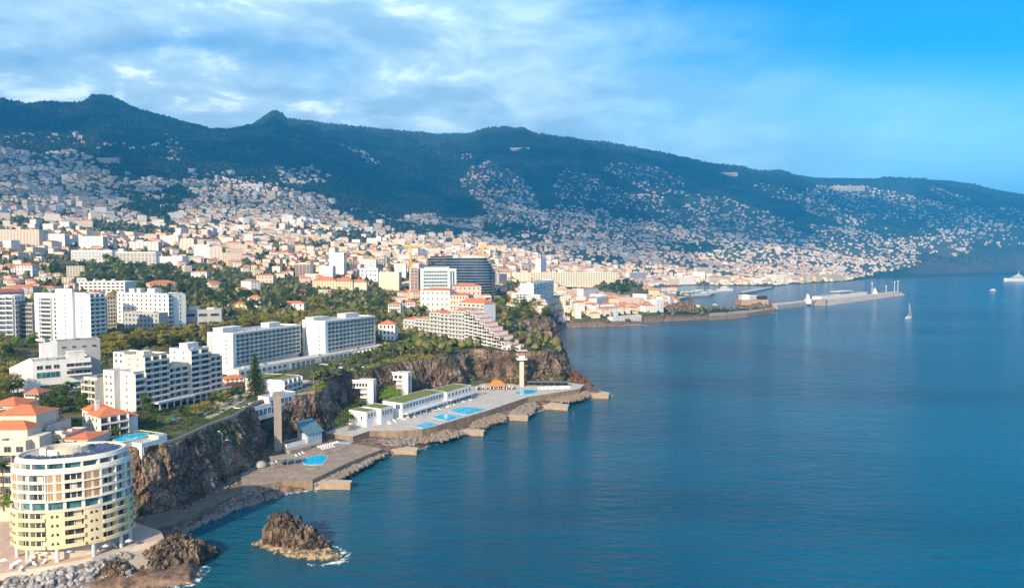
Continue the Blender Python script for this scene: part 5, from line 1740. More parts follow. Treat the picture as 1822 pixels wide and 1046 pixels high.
for k in range(8):
    x = -0.8 + k * (B.L + 1.6) / 8
    mb.add([(x, -0.6, 5.95), (x + .12, -0.6, 5.95), (x + .12, 8.6, 11.95), (x, 8.6, 11.95)], [(0, 1, 2, 3)], METAL)
B.mesh('sheet_roof', mb)
mb = MB(); mb.box(0, 7.6, 6.2, B.L, 8, 11.5, WHITE); B.mesh('back_wall', mb)
B.windows('front', (0, 0, B.L, 8), 0.5, 3, 1, 4, w=0.9, h=0.9, sill=2.2, mull=0)
B.block(-12, 1, -0.1, 7, -1, 3.0, WHITE, roof=FLATD, par=0.3)
mb = MB(); mb.box(-14, -4, -1, -0.2, 0.9, 1.2, CONC); B.mesh('terrace', mb)
occ_rect(B, -12, -2, B.L, 8); B.finish()
p = at_z(503, 812, 9)
r = simple('canopy', 'flat concrete canopy on thin posts beside the lift tower', 'canopy', (p.x, p.y, 5), 0.5)
mb = MB(); mb.box(-5.5, -3.5, 3.6, 5.5, 3.5, 4.0, CONC); mb.build('roof', r)
for x in (-5, -1.7, 1.7, 5):
    for y in (-3, 3):
        mb = MB(); mb.cyl(x, y, 0, 3.597, 0.18, METAL, n=6); mb.build('post', r)
p = at_z(465, 829, 5)
r = simple('tent', 'small pale grey rounded tent at the near end of the deck', 'tent', (p.x, p.y, 5))
mb = MB()
n, m = 14, 6
vs = [(2.8 * math.cos(6.2832 * i / n) * math.cos(1.57 * j / m), 2.8 * math.sin(6.2832 * i / n) * math.cos(1.57 * j / m), 2.5 * math.sin(1.57 * j / m)) for j in range(m) for i in range(n)] + [(0, 0, 2.55)]
fs = [(j * n + i, j * n + (i + 1) % n, (j + 1) * n + (i + 1) % n, (j + 1) * n + i) for j in range(m - 1) for i in range(n)] + [((m - 1) * n + i, (m - 1) * n + (i + 1) % n, m * n) for i in range(n)]
mb.add(vs, fs, M('tent_cloth', (0.34, 0.32, 0.31), 0.9, 0.05, 1)); mb.build('cover', r)
# lamp mast on the rocks
p = at_z(397, 852, 4)
r = simple('lamp_post', 'tall grey mast with angled arms standing before the near cliff', 'lamp post', (p.x, p.y, 3.5))
mb = MB(); mb.tube((0, 0, -1), (0, 0, 21), 0.28, 0.12, METAL, 8); mb.build('pole', r)
for a in ((2.2, -0.5), (-1.8, 0.8)):
    mb = MB(); mb.tube((0, 0, 17 if a[0] > 0 else 20.5), (a[0], a[1], 18.3 if a[0] > 0 else 21.8), 0.10, 0.07, METAL); mb.box(a[0] - .5, a[1] - .2, 18.2 if a[0] > 0 else 21.7, a[0] + .5, a[1] + .2, 18.45 if a[0] > 0 else 21.95, WHITE); mb.build('arm', r)

# long lido building with planted roofs
B = Bld('lido_building', 'long low white lido building with planted green roofs and blue glass', 'lido building', tuple(at_z(652, 759.5, 7))[:2], tuple(at_z(693, 747, 7))[:2], 7)
ang = math.atan2(.873, .487); B.ang = ang; B.root.rotation_euler = (0, 0, ang)


def lb(x0, y0, x1, y1, z1): B.block(x0, y0, x1, y1, -1, z1, WHITE2, roof=GRASSR, par=0.25); occ_rect(B, x0, y0, x1, y1)


lb(0, 0, 9, 13, 8.3); lb(9.1, -3, 20, 11, 8.8); lb(20.1, 1, 26, 8, 6.0); lb(26.1, -5, 70, 10, 9.2); lb(70.1, -7, 100, 8, 8.6)
B.windows('left', (0, 0, 9, 13), 1.0, 3, 1, 2, w=1.0, h=2.2, sill=2.6, mull=0)
B.windows('front', (0, 0, 9, 13), 4.2, 3, 1, 3, w=1.8, h=2.6, sill=0.6); B.windows('front', (9.1, -3, 20, 11), 4.4, 3, 1, 4, w=1.9, h=2.8, sill=0.4)
B.windows('left', (9.1, -3, 20, 11), 4.4, 3, 1, 1, w=2.0, h=2.6, sill=0.6, m1=11.2, m0=0.2)
B.windows('front', (26.1, -5, 70, 10), 5.4, 3, 1, 14, w=2.6, h=2.6, sill=0.3, glass=GLASSB); B.windows('left', (26.1, -5, 70, 10), 5.4, 3, 1, 1, w=3.4, h=2.6, sill=0.3, m0=9, m1=0.4, glass=GLASSB)
B.windows('front', (26.1, -5, 70, 10), 0.2, 3, 1, 12, w=3.0, h=2.2, sill=0.2, glass=GLASST)
B.windows('front', (70.1, -7, 100, 8), 5.0, 3, 1, 7, w=2.6, h=2.4, sill=0.3, glass=GLASSN); B.windows('front', (70.1, -7, 100, 8), 0.3, 3, 1, 8, w=2.8, h=2.4, sill=0.2, glass=GLASSN)
mb = MB(); mb.box(26, -9, 2.9, 69, -5.01, 3.2, WHITE2); mb.box(26, -9, 3.202, 69, -8.8, 4.2, WHITE2); mb.box(71, -10, 3.4, 99, -7.01, 3.7, WHITE2); mb.box(71, -10, 3.702, 99, -9.8, 4.6, WHITE2); B.mesh('balcony', mb)
for x in range(27, 69, 6):
    mb = MB(); mb.box(x, -8.9, 0, x + 0.3, -8.6, 2.897, WHITE2); B.mesh('column', mb)
B.finish()


def stair_tower(label, A, Bp, z0, z1, dep, leg):
    B = Bld('stair_building', label, 'stair tower', A, Bp, z0)
    h = z1 - z0; L = B.L
    B.block(0, 0, L, dep, h - 5.2, h, WHITE2, par=0.4)
    B.block(L - leg, 0.002, L - 0.002, dep - 0.002, -3, h - 5.21, WHITE2, par=0)
    B.windows('front', (0, 0, L - leg + 1, dep), h - 4.6, 3, 1, 5, w=(L - leg) / 7, h=2.0, sill=0.8, mull=0)
    mb = MB(); mb.box(L + 0.002, dep * 0.35, 1, L + 0.06, dep * 0.6, h - 2, GLASSN); B.mesh('stair_window', mb)
    mb = MB(); mb.box(L - leg - 5.2, 1.5, -3, L - leg - 0.002, dep - 1, h - 5.22, GREYW); B.mesh('core', mb)
    for k in range(4):
        z = h - 8.2 - k * 3.2
        mb = MB(); mb.cyl(L - leg - 2.8, 1.3, z, z + 1.2, 2.3, WHITE2, n=12); mb.box(L - leg - 2.8, -0.8, z + 0.02, L - leg - 0.003, 1.3, z + 1.18, WHITE2); B.mesh('stair_landing', mb)
    occ_rect(B, 0, 0, L, dep); B.finish()


stair_tower('white stair building on the cliff, the nearer one with five small windows', (-103.5, 439), (-89.5, 437.5), 7, 24.2, 6, 4.2)
stair_tower('white stair building on the cliff, the farther one behind the bushes', (-92, 472), (-71.5, 466), 8, 24.4, 6, 4.4)

# far terrace: lift tower with red landing, pavilion, parasols
p = at_z(928, 690, 6)
r = simple('lift_tower', 'white lift tower with a red-roofed landing in front of the pink cliff', 'lift tower', (p.x, p.y, 6), 0.2)
mb = MB(); mb.box(-1.5, -1.5, -1, 1.5, 1.5, 21.5, M('pale_shaft', (0.62, 0.55, 0.46), 0.9, 0.1, 0.4, streak=True)); mb.build('shaft', r)
mb = MB(); mb.box(-3.6, -3.6, 21.502, 3.6, 3.6, 21.9, WHITE2)
for s in (-3.4, 3.2): mb.box(s, -3.4, 21.902, s + .2, 3.4, 22.9, WHITE2)
mb.build('landing', r)
mb = MB(); mb.box(-2.0, -2.0, 21.903, 2.0, 2.0, 26.0, WHITE2); mb.build('cabin', r)
mb = MB(); mb.hip(-3.4, -3.4, 3.4, 3.4, 26.0, 1.4, TILE2, 0.4); mb.box(-3.9, -3.9, 28.2, 3.9, 3.9, 28.6, PINK); mb.box(-0.6, -0.6, 26.8, 0.6, 0.6, 28.19, WHITE); mb.build('roof', r)
mb = MB(); mb.box(-1.2, 2, 23.2, 1.2, 16, 23.6, WHITE); mb.build('footbridge', r)
p = at_z(885, 692, 7)
r = simple('pavilion', 'open bar pavilion with a bright orange tent roof by the far pool', 'pavilion', (p.x, p.y, 7))
mb = MB(); mb.hip(-6, -4, 6, 4, 3.2, 3.4, M('orange_canvas', (0.75, 0.20, 0.05), 0.8, 0.06, 0.6), 0.8); mb.build('roof', r)
for x in (-5.5, 5.5):
    for y in (-3.6, 3.6):
        mb = MB(); mb.cyl(x, y, 0, 3.19, 0.15, BARKP, n=6); mb.build('post', r)
mb = MB(); mb.box(-13, -2.0, -0.5, 13, 4.6, 1.0, M('brown_planter', (0.2, 0.13, 0.08), 0.9, 0.1, 1)); mb.build('bar_counter', r)
p = at_z(975, 686, 7)
r = simple('beach_bar', 'long dark-roofed beach bar at the foot of the pink cliff', 'beach bar', (p.x, p.y, 7), -0.05)
mb = MB(); mb.box(-16, -2.5, 2.7, 16, 3, 3.1, FLATD); mb.build('roof', r)
mb = MB(); mb.box(-15.5, 1, 0, 15.5, 2.8, 2.69, BLACK); mb.build('wall', r)
for x in range(-15, 16, 5):
    mb = MB(); mb.cyl(x, -2.2, 0, 2.69, 0.12, METAL, n=6); mb.build('post', r)

rng = random.Random(11)
par = empty('parasol', (0, 0, 0))
mb = MB(); mb.cyl(0, 0, 0, 3.1, 0.06, METAL, n=5); mb.build('pole', par)
mb = MB(); mb.cyl(0, 0, 1.1, 2.6, 0.30, CLOTHW, r1=0.12, n=8); mb.cyl(0, 0, 2.6, 3.0, 0.12, CLOTHW, r1=0.02, n=8); mb.build('canopy', par)
paro = empty('parasol', (0, 0, 0))
mb = MB(); mb.cyl(0, 0, 0, 2.6, 0.06, METAL, n=5); mb.build('pole', paro)
mb = MB(); mb.cyl(0, 0, 2.2, 2.8, 1.15, CLOTHW, r1=0.05, n=8); mb.build('canopy', paro)
bed = empty('sunbed', (0, 0, 0))
mb = MB(); mb.box(-0.35, -1.0, 0.3, 0.35, 0.5, 0.42, CLOTHW); mb.add([(-.35, .5, .42), (.35, .5, .42), (.35, 1.1, .95), (-.35, 1.1, .95), (-.35, .5, .3), (.35, .5, .3), (.35, 1.15, .85), (-.35, 1.15, .85)], [(0, 1, 2, 3), (7, 6, 5, 4), (0, 3, 7, 4), (1, 5, 6, 2), (2, 6, 7, 3)], CLOTHW); mb.build('mattress', bed)
mb = MB()
for x in (-.3, .24):
    for y in (-.9, .3): mb.box(x, y, 0, x + .06, y + .06, .298, METAL)
mb.build('frame', bed)


def scatter_line(proto, pts, z, label, cat, group, jit=0.3, rz=None, first=[]):
    for a, b in pts:
        q = at_z(a, b, z)
        plant(proto, (q.x + rng.uniform(-jit, jit), q.y + rng.uniform(-jit, jit), z), 1.0, rng.uniform(0, 3) if rz is None else rz + rng.uniform(-.1, .1), label, group, cat)


def kids_fix(pr):
    PROTO_KIDS[pr.name] = [c for c in COL.objects if c.parent == pr]


FIRST = set()


def put(pr, loc, rz, label, group, cat, sc=1.0):
    if pr.name not in FIRST:
        FIRST.add(pr.name); PROTO_KIDS[pr.name] = [c for c in COL.objects if c.parent == pr]; o = pr
    else:
        o = pr.copy(); COL.objects.link(o)
        for ch in PROTO_KIDS[pr.name]:
            c = ch.copy(); COL.objects.link(c); c.parent = o
    o.location = loc; o.rotation_euler = (0, 0, rz); o.scale = (sc,) * 3
    tag(o, label, cat, group)
    return o


for k in range(26):
    q = at_z(848 + k * 2.6 + rng.uniform(-1, 1), 694.5 - (k % 3) * 1.4, 7)
    put(par, (q.x, q.y, 7), 0, 'closed white parasol in the row beside the far turquoise pool', 'closed white parasols on the far terrace', 'parasol', 1.1)
for k in range(34):
    q = at_z(960 + (k % 17) * 3.4 + rng.uniform(-1, 1), 691 + (k // 17) * 3.2 - (k % 17) * .12, 7)
    put(bed, (q.x, q.y, 7.004), 0.4, 'white sunbed on the terrace right of the far turquoise pool', 'white sunbeds on the far terrace', 'sunbed', 1.25)
for k, (a, b) in enumerate([(474 + i * 7 + rng.uniform(-2, 2), 828 - i * 1.1 + rng.uniform(-1, 1)) for i in range(10)] + [(528 + i * 6, 812 - i * 2.4) for i in range(3)] + [(568 + i * 4.2, 797 - i * 1.1) for i in range(9)] + [(574 + i * 5, 800 - i * 1.1) for i in range(5)]):
    q = at_z(a, b, 4.6)
    put(bed, (q.x, q.y, 4.604), 0.9, 'white sunbed on the brown first deck around the turquoise pool', 'white sunbeds on the first deck', 'sunbed', 1.15)
for k in range(130):
    t = rng.random(); a = 690 + 150 * t; b = 752 - 44 * t + rng.uniform(-4, 5)
    if poly_mask(np.array([a]), np.array([b]), [(730, 766), (770, 735), (820, 720), (872, 728), (800, 752)])[0]: continue
    q = at_z(a, b, 7)
    put(bed, (q.x, q.y, 7.004), 1.1, 'white sunbed on the pale lido terrace before the planted roofs', 'white sunbeds on the pale lido terrace', 'sunbed', 1.1)
for k in range(16):
    t = k / 16
    q = at_z(10 + 230 * t + rng.uniform(-6, 6), 1008 - 46 * t + rng.uniform(-6, 10), 6.9)
    put(paro, (q.x, q.y, 6.904), 0, 'open white parasol on the pink promenade below the round tower', 'open white parasols on the promenade', 'parasol')
for k in range(14):
    t = k / 14
    q = at_z(20 + 210 * t + rng.uniform(-6, 6), 1012 - 44 * t + rng.uniform(-4, 6), 6.9)
    put(bed, (q.x, q.y, 6.904), rng.uniform(0, 3), 'white sunbed on the pink promenade below the round tower', 'white sunbeds on the promenade', 'sunbed', 1.1)

# ------------------------------------------------------------------ rocks


def rock(name, label, cat, c, L, W, prof, ang, mat, seed, res=0.55, rough=1.0, kind=None, apron=None):
    """rock mass: prof(u) gives the ridge height along its length u in -1..1"""
    nx, ny = int(2 * L / res), int(2 * W / res)
    vs = []
    for i in range(nx + 1):
        for j in range(ny + 1):
            u, v = -1 + 2 * i / nx, -1 + 2 * j / ny
            p = Vector((u * L * 0.28 + seed, v * W * 0.28, seed))
            e = mnoise.fractal(p * 1.2, 0.9, 2, 4) * 0.35 * rough
            r = math.sqrt(u * u + v * v) + e * 0.5
            k = max(0.0, 1 - max(0.0, r) ** 4)
            k = k ** 0.55
            h = prof(u) * k
            rid = (1 - abs(mnoise.fractal(Vector((u * L * 0.35, v * W * 0.35, seed + 4)), 0.8, 2.1, 5)) * 2.0)
            h *= 0.72 + 0.38 * rid
            dx = mnoise.fractal(Vector((u * L * .5, v * W * .5, h * .4 + seed)), .8, 2, 3) * 1.2 * rough * min(1, h / 2)
            dy = mnoise.fractal(Vector((u * L * .5 + 9, v * W * .5, h * .4 + seed)), .8, 2, 3) * 1.2 * rough * min(1, h / 2)
            vs.append((u * L + dx, v * W + dy, h - 1.0))
    R = ny + 1
    fs = [(i * R + j, (i + 1) * R + j, (i + 1) * R + j + 1, i * R + j + 1) for i in range(nx) for j in range(ny)]
    mb = MB(); mb.add(vs, fs, mat)
    o = mb.build(name, None, loc=(c[0], c[1], 0), rz=ang)
    if kind: o['kind'] = kind
    tag(o, label, cat)
    return o


def lerp_prof(pts): return lambda u: float(np.interp(u, [p[0] for p in pts], [p[1] for p in pts]))


MAT_LEDGE = rock_mat('ochre_ledge', ((0.20, 0.14, 0.08), (0.40, 0.30, 0.18), (0.58, 0.46, 0.30)), 0.5, wet=0.35, bump=0.5)
c1 = at_z(531, 972, 0)
rock('sea_stack', 'craggy brown rock stack rising from the sea, highest at its left', 'rock', (c1.x - .5, c1.y + 1.5), 14.0, 6.6, lerp_prof([(-1, 10.5), (-0.85, 12.2), (-0.6, 12.2), (-0.25, 10.4), (0.1, 8.2), (0.4, 6.2), (0.7, 3.8), (1, 1.6)]), -0.36, MAT_STONE, 3.3, 0.42)
c2 = at_z(534, 980, 0)
rock('rock_ledge', 'low ochre rock ledge ringing the foot of the sea stack', 'rock', (c2.x - .5, c2.y + 0.6), 19.5, 6.4, lerp_prof([(-1, 3.0), (-0.5, 2.3), (1, 2.2)]), -0.40, MAT_LEDGE, 8.1, 0.5)
c3 = at_z(300, 1005, 0)
rock('rock_outcrop', 'brown rocky point right of the promenade ramp', 'rock', (c3.x + 1, c3.y + 2), 15, 10, lerp_prof([(-1, 5), (-0.3, 7.5), (0.2, 8.5), (0.6, 6.5), (1, 3)]), 0.9, MAT_STONE, 5.2, 0.5)
c3 = at_z(275, 1036, 0)
rock('rock_ledge', 'low ochre rock shelf at the bottom edge below the rocky point', 'rock', (c3.x - 2, c3.y + 1), 16, 5.0, lerp_prof([(-1, 3.0), (1, 2.4)]), 0.35, MAT_LEDGE, 2.2, 0.5)
c3 = at_z(333, 1036, 0)
rock('rock_islet', 'small ochre islet just off the rocky point', 'rock', (c3.x, c3.y), 3.4, 1.8, lerp_prof([(-1, 1.8), (1, 1.8)]), 0.1, MAT_LEDGE, 7.7, 0.3)
c3 = at_z(205, 1013, 3)
rock('rock_outcrop', 'dark rock lump breaking through the boulders by the promenade wall', 'rock', (c3.x + 1, c3.y), 7, 4, lerp_prof([(-1, 6), (0, 7.2), (1, 4)]), -0.3, MAT_STONE, 1.9, 0.4)
c3 = at_z(345, 985, 0)
MAT_DARKR = rock_mat('dark_reef', ((0.02, 0.015, 0.012), (0.07, 0.05, 0.04), (0.16, 0.12, 0.09)), 0.3, wet=1.2)
rock('rock_outcrop', 'dark wave-worn rocks at the seaward side of the rocky point', 'rock', (c3.x - 2.5, c3.y + 1), 8, 5, lerp_prof([(-1, 4), (0, 5.2), (1, 3)]), 1.2, MAT_DARKR, 9.9, 0.45)
c3 = at_z(1030, 690, 0)
rock('rock_outcrop', 'dark red peaked rock near the outermost pier', 'rock', (c3.x - 2, c3.y + 12), 16, 8, lerp_prof([(-1, 9), (-0.5, 11), (0, 12), (0.3, 9), (1, 3)]), -0.35, rock_mat('red_rock', ((0.05, 0.02, 0.02), (0.16, 0.07, 0.05), (0.30, 0.16, 0.12)), 0.2, wet=1.5), 6.1, 0.8)
c3 = at_z(985, 640, 0)
rock('rock_outcrop', 'low reddish shelf in the cove between the two headlands', 'rock', (c3.x - 14, c3.y + 8), 26, 14, lerp_prof([(-1, 5), (1, 3.5)]), -0.1, MATS['red_rock'], 4.4, 1.2)
c3 = at_z(1217, 566, 0)
rock('rock_outcrop', 'cone-shaped brown rock at the root of the harbour wall', 'rock', (c3.x - 4, c3.y + 26), 44, 20, lerp_prof([(-1, 16), (-0.4, 24), (0.1, 28), (0.6, 33), (0.75, 22), (1, 6)]), 0.05, MAT_STONE, 2.5, 2.0, 0.6)

# boulders
STONES = [M('grey_boulder', (0.36, 0.34, 0.33), 0.9, 0.2, 0.8, rnd=0.45, col2=(0.2, 0.19, 0.18)), M('brown_boulder', (0.38, 0.30, 0.23), 0.9, 0.2, 0.8, rnd=0.4, col2=(0.2, 0.15, 0.11))]


def boulder_mesh(seed, mat):
    rg = random.Random(seed)
    import bmesh
    bm = bmesh.new(); bmesh.ops.create_icosphere(bm, subdivisions=2, radius=1.0)
    for v in bm.verts:
        n = mnoise.noise(v.co * 1.1 + Vector((seed * 3.1, 0, 0)))
        v.co *= 1 + 0.45 * n
        v.co.x *= 1.15; v.co.z *= 0.75
    for _ in range(5):
        d = Vector((rg.gauss(0, 1), rg.gauss(0, 1), rg.gauss(0, 1))).normalized()
        for v in bm.verts:
            q = v.co.dot(d)
            if q > 0.62: v.co -= d * (q - 0.62)
    me = bpy.data.meshes.new('boulder'); bm.to_mesh(me); bm.free(); me.materials.append(mat); return me


BM = [boulder_mesh(k, STONES[k % 2]) for k in range(8)]


def place_boulders(poly, n, size, label, group, z0=None, which=None, single=True, mb=None):
    xs = [p[0] for p in poly]; ys = [p[1] for p in poly]
    k = tries = 0
    while k < n and tries < n * 30:
        tries += 1
        a, b = rng.uniform(min(xs), max(xs)), rng.uniform(min(ys), max(ys))
        if not poly_mask(np.array([a]), np.array([b]), poly)[0]: continue
        zz = 2.0 if z0 is None else (z0(a, b) if callable(z0) else z0)
        q = at_z(a, b, zz)
        h = max(float(H(q.x, q.y)), 0.0) if z0 is None else zz
        s = size * rng.uniform(0.55, 1.35)
        me = BM[rng.choice(which or (0, 2, 4, 6))]
        rot = (rng.uniform(-.5, .5), rng.uniform(-.5, .5), rng.uniform(0, 6.28))
        zc = h + s * 0.3
        if single:
            o = bpy.data.objects.new('boulder', me); COL.objects.link(o)
            o.location = (q.x, q.y, zc); o.rotation_euler = rot; o.scale = (s,) * 3
            tag(o, label, 'boulder', group)
        else:
            from mathutils import Euler
            M4 = Matrix.Translation((q.x, q.y, zc)) @ Euler(rot).to_matrix().to_4x4() @ Matrix.Scale(s, 4)
            mb.add([M4 @ v.co for v in me.vertices], [tuple(p.vertices) for p in me.polygons], me.materials[0])
        k += 1


bank = MB()
BK = [(-40, 1024), (0, 1019), (90, 1004), (165, 990), (214, 976), (232, 985)]
top_ = [at_z(a, b + 1, 6.0) for a, b in BK]; mid_ = [at_z(a + 4, b + 22, 3.9) for a, b in BK]; low_ = [at_z(a + 14, b + 60, -0.5) for a, b in BK]
bank.add(top_ + mid_ + low_, [(r * 6 + i, (r + 1) * 6 + i, (r + 1) * 6 + i + 1, r * 6 + i + 1) for r in range(2) for i in range(5)], STONES[0])
o = bank.build('boulder_bank'); o['kind'] = 'structure'


def bank_z(a, b):
    e = float(np.interp(a, [p[0] for p in BK], [p[1] for p in BK]))
    return float(np.interp(b - e, [0, 22, 60], [5.9, 3.9, 0.0]))


place_boulders([(-10, 1022), (90, 1005), (165, 991), (205, 980), (226, 990), (236, 1020), (222, 1048), (-10, 1052)], 300, 1.0, 'grey rounded boulder in the heap below the pink promenade', 'grey boulders below the promenade', z0=bank_z)
riprap = MB()
place_boulders([(640, 784), (660, 770), (720, 772), (748, 772), (740, 792), (690, 795)], 420, 1.25, '', '', 2.0, (0, 1, 3, 4), False, riprap)
place_boulders([(742, 790), (752, 768), (778, 762), (828, 772), (800, 782)], 300, 1.2, '', '', 2.0, (1, 3, 5, 0), False, riprap)
place_boulders([(838, 764), (842, 745), (868, 734), (898, 740), (900, 748), (866, 760)], 330, 1.25, '', '', 2.0, (1, 3, 5), False, riprap)
place_boulders([(905, 738), (938, 713), (960, 722), (945, 738)], 200, 1.3, '', '', 2.0, (1, 3, 5, 0), False, riprap)
place_boulders([(970, 713), (1000, 698), (1045, 698), (1050, 706), (1015, 716)], 460, 1.4, '', '', 2.2, (1, 3, 5), False, riprap)
place_boulders([(560, 864), (625, 826), (684, 802), (690, 808), (640, 835), (600, 856)], 460, 1.0, '', '', 1.6, (0, 1, 3, 4), False, riprap)
place_boulders([(300, 950), (385, 903), (440, 874), (500, 866), (500, 876), (430, 896), (350, 930)], 380, 0.8, '', '', None, (0, 1, 2, 3), False, riprap)
place_boulders([(330, 905), (420, 862), (440, 840), (400, 855), (320, 885), (280, 910)], 200, 0.6, '', '', 3.4, (0, 1, 2, 3), False, riprap)
o = riprap.build('riprap'); o['kind'] = 'stuff'; tag(o, 'loose boulders and rubble along the sea walls')
# ------------------------------------------------------------------ trees
TR = [make_tree('broadleaf_tree', 1, LEAF_A, 4.4, 10, 1300, 0.40), make_tree('broadleaf_tree', 2, LEAF_A, 5.0, 9, 1300, 0.42), make_tree('broadleaf_tree', 3, LEAF_B, 5.2, 9.5, 1400, 0.40),
      make_tree('broadleaf_tree', 4, LEAF_B, 4.6, 8.5, 1200, 0.40), make_tree('broadleaf_tree', 5, LEAF_C, 4.6, 8.5, 1300, 0.40), make_tree('broadleaf_tree', 6, LEAF_A, 3.6, 11, 1000, 0.42)]
PALM = [make_palm(1, 7.5, 2.7), make_palm(2, 9.0, 2.6), make_palm(3, 16, 3.2, 30)]
SHRUB = [make_tree('shrub', 11, LEAF_C, 2.0, 2.6, 260, 0.32), make_tree('shrub', 12, LEAF_A, 1.8, 2.4, 260, 0.32)]
PINE = make_conifer(5, 24, 6.2, tiers=26)
CYP = make_conifer(8, 13, 1.7, 'cypress_tree', LEAF_A, 16, True)


def g_tree(pr, px, py, sc, label, group, Y=None, cat='tree', z=None):
    if Y is not None:
        p = at_y(px, py, Y); h = float(H(p.x, Y)) if z is None else z
        loc = (p.x, Y, h)
    elif z is not None: q = at_z(px, py, z); loc = (q.x, q.y, z)
    else:
        q = hit(px, py)
        if q is None: return None
        loc = tuple(q)
    return put(pr, loc, rng.uniform(0, 6.28), label, group, cat, sc)


g_tree(PINE, 454, 704, 0.98, 'tall dark norfolk pine in front of the nearer slab hotel', None, z=26.5)
NT = [0]


def wood(poly, n, prs, smin, smax, label, group, pad=1.5, cap=None):
    xs = [p[0] for p in poly]; ys = [p[1] for p in poly]
    k = tries = 0
    while k < n and tries < n * 12:
        tries += 1
        a, b = rng.uniform(min(xs), max(xs)), rng.uniform(min(ys), max(ys))
        if not poly_mask(np.array([a]), np.array([b]), poly)[0]: continue
        q = hit(a, b)
        if q is None or occupied(q.x, q.y, pad): continue
        pr = rng.choice(prs)
        lb_ = label if isinstance(label, str) else label[prs.index(pr)]
        o = put(pr, (q.x, q.y, q.z - 0.2), rng.uniform(0, 6.28), lb_, group, 'tree', rng.uniform(smin, smax))
        k += 1; NT[0] += 1


A0, A1, B0, B1, C0, A2 = TR
wood([(155, 648), (168, 622), (260, 602), (380, 590), (384, 606), (300, 616), (200, 640)], 46, [B0, B1], 0.9, 1.25, 'olive-brown leafy tree in the avenue row behind the stepped apartments', 'olive trees of the avenue')
wood([(375, 600), (380, 585), (470, 575), (560, 568), (668, 560), (668, 575), (540, 582), (450, 592)], 44, [B0, B1], 0.9, 1.2, 'olive tree in the row behind the two slab hotels', 'olive trees behind the slab hotels')
wood([(205, 525), (230, 505), (330, 500), (440, 510), (560, 525), (640, 535), (700, 530), (690, 552), (600, 558), (480, 562), (340, 545), (230, 532)], 84, [A0, A1, A2], 0.95, 1.45, 'dark green tree in the park between the white blocks and the palace', 'dark park trees')
wood([(80, 490), (100, 468), (160, 462), (250, 478), (330, 490), (420, 500), (400, 512), (200, 512), (100, 500)], 40, [A0, A1, A2, C0], 1.2, 1.7, ['tall dark tree on the wooded hill at the upper left'] * 3 + ['bright green round tree on the wooded hill at the upper left'], 'trees on the wooded hill')
wood([(60, 735), (70, 712), (130, 706), (165, 722), (165, 738), (120, 738)], 12, [A0, A1], 0.7, 0.95, 'dark green tree between the cottage and the white villa', 'trees around the white villa')
wood([(0, 716), (0, 640), (25, 640), (28, 690), (60, 700), (40, 720)], 12, [A0, B0, A1], 0.8, 1.1, ['dark tree at the left edge below the white modern building', 'yellowish tree at the left edge below the white modern building', 'dark tree at the left edge below the white modern building'], 'trees at the left edge')
wood([(0, 640), (0, 600), (60, 600), (62, 622), (30, 630)], 9, [B0, C0], 0.8, 1.0, ['olive tree left of the white modern building', 'light green tree left of the white modern building'], 'trees left of the modern building')
wood([(855, 568), (860, 545), (920, 540), (965, 552), (985, 562), (975, 570), (900, 572)], 26, [B1, C0, A1], 0.9, 1.4, ['olive tree on the headland above the brown cliff', 'light green tree on the headland above the brown cliff', 'dark tree on the headland above the brown cliff'], 'trees on the headland')
wood([(1066, 520), (1072, 505), (1098, 502), (1128, 508), (1130, 520), (1100, 526)], 26, [A0, A1, C0], 1.3, 2.0, ['large dark tree on the park hill by the harbour'] * 2 + ['large bright tree on the park hill by the harbour'], 'trees on the park hill')
wood([(690, 560), (700, 540), (760, 545), (850, 535), (850, 548), (760, 565)], 20, [A0, B1, C0], 0.8, 1.2, ['dark tree between the villas and the terraced hotel', 'olive tree between the villas and the terraced hotel', 'light green tree between the villas and the terraced hotel'], 'trees behind the terraced hotel')
for a, b, s in ((258, 742, 1.0), (268, 748, 0.75)): g_tree(A2, a, b, s, 'dark round tree before the white gable of the stepped apartments', 'trees by the stepped apartments', z=27)
g_tree(A0, 786, 541, 1.6, 'large dark green tree before the orange-roofed hotel wings', None)
g_tree(C0, 790, 548, 1.5, 'bright green tree before the orange-roofed hotel wings', None)
g_tree(B0, 566, 562, 1.9, 'largest spreading olive tree behind the farther slab hotel', None)
g_tree(CYP, 512, 480, 1.5, 'dark pointed cypress among the houses above the dark park', None)
g_tree(A0, 206, 786, 0.6, 'small dark tree between the round pool and the white villa', None, z=27.5)
g_tree(A1, 92, 812, 0.75, 'dark tree in the court of the tan stepped apartments', None, Y=252, z=22)
for a, b, s in ((284, 756, .5), (300, 758, .45), (322, 744, .55), (336, 742, .5), (350, 742, .6), (366, 736, .6), (378, 728, .7), (392, 722, .7), (404, 716, .65), (414, 712, .6), (384, 716, .6), (428, 708, .55), (272, 762, .6)):
    g_tree(TR[(a // 3) % 6], a, b, s, 'small garden tree between the stepped apartments and the cliff wall', 'garden trees above the near cliff', z=27.2)
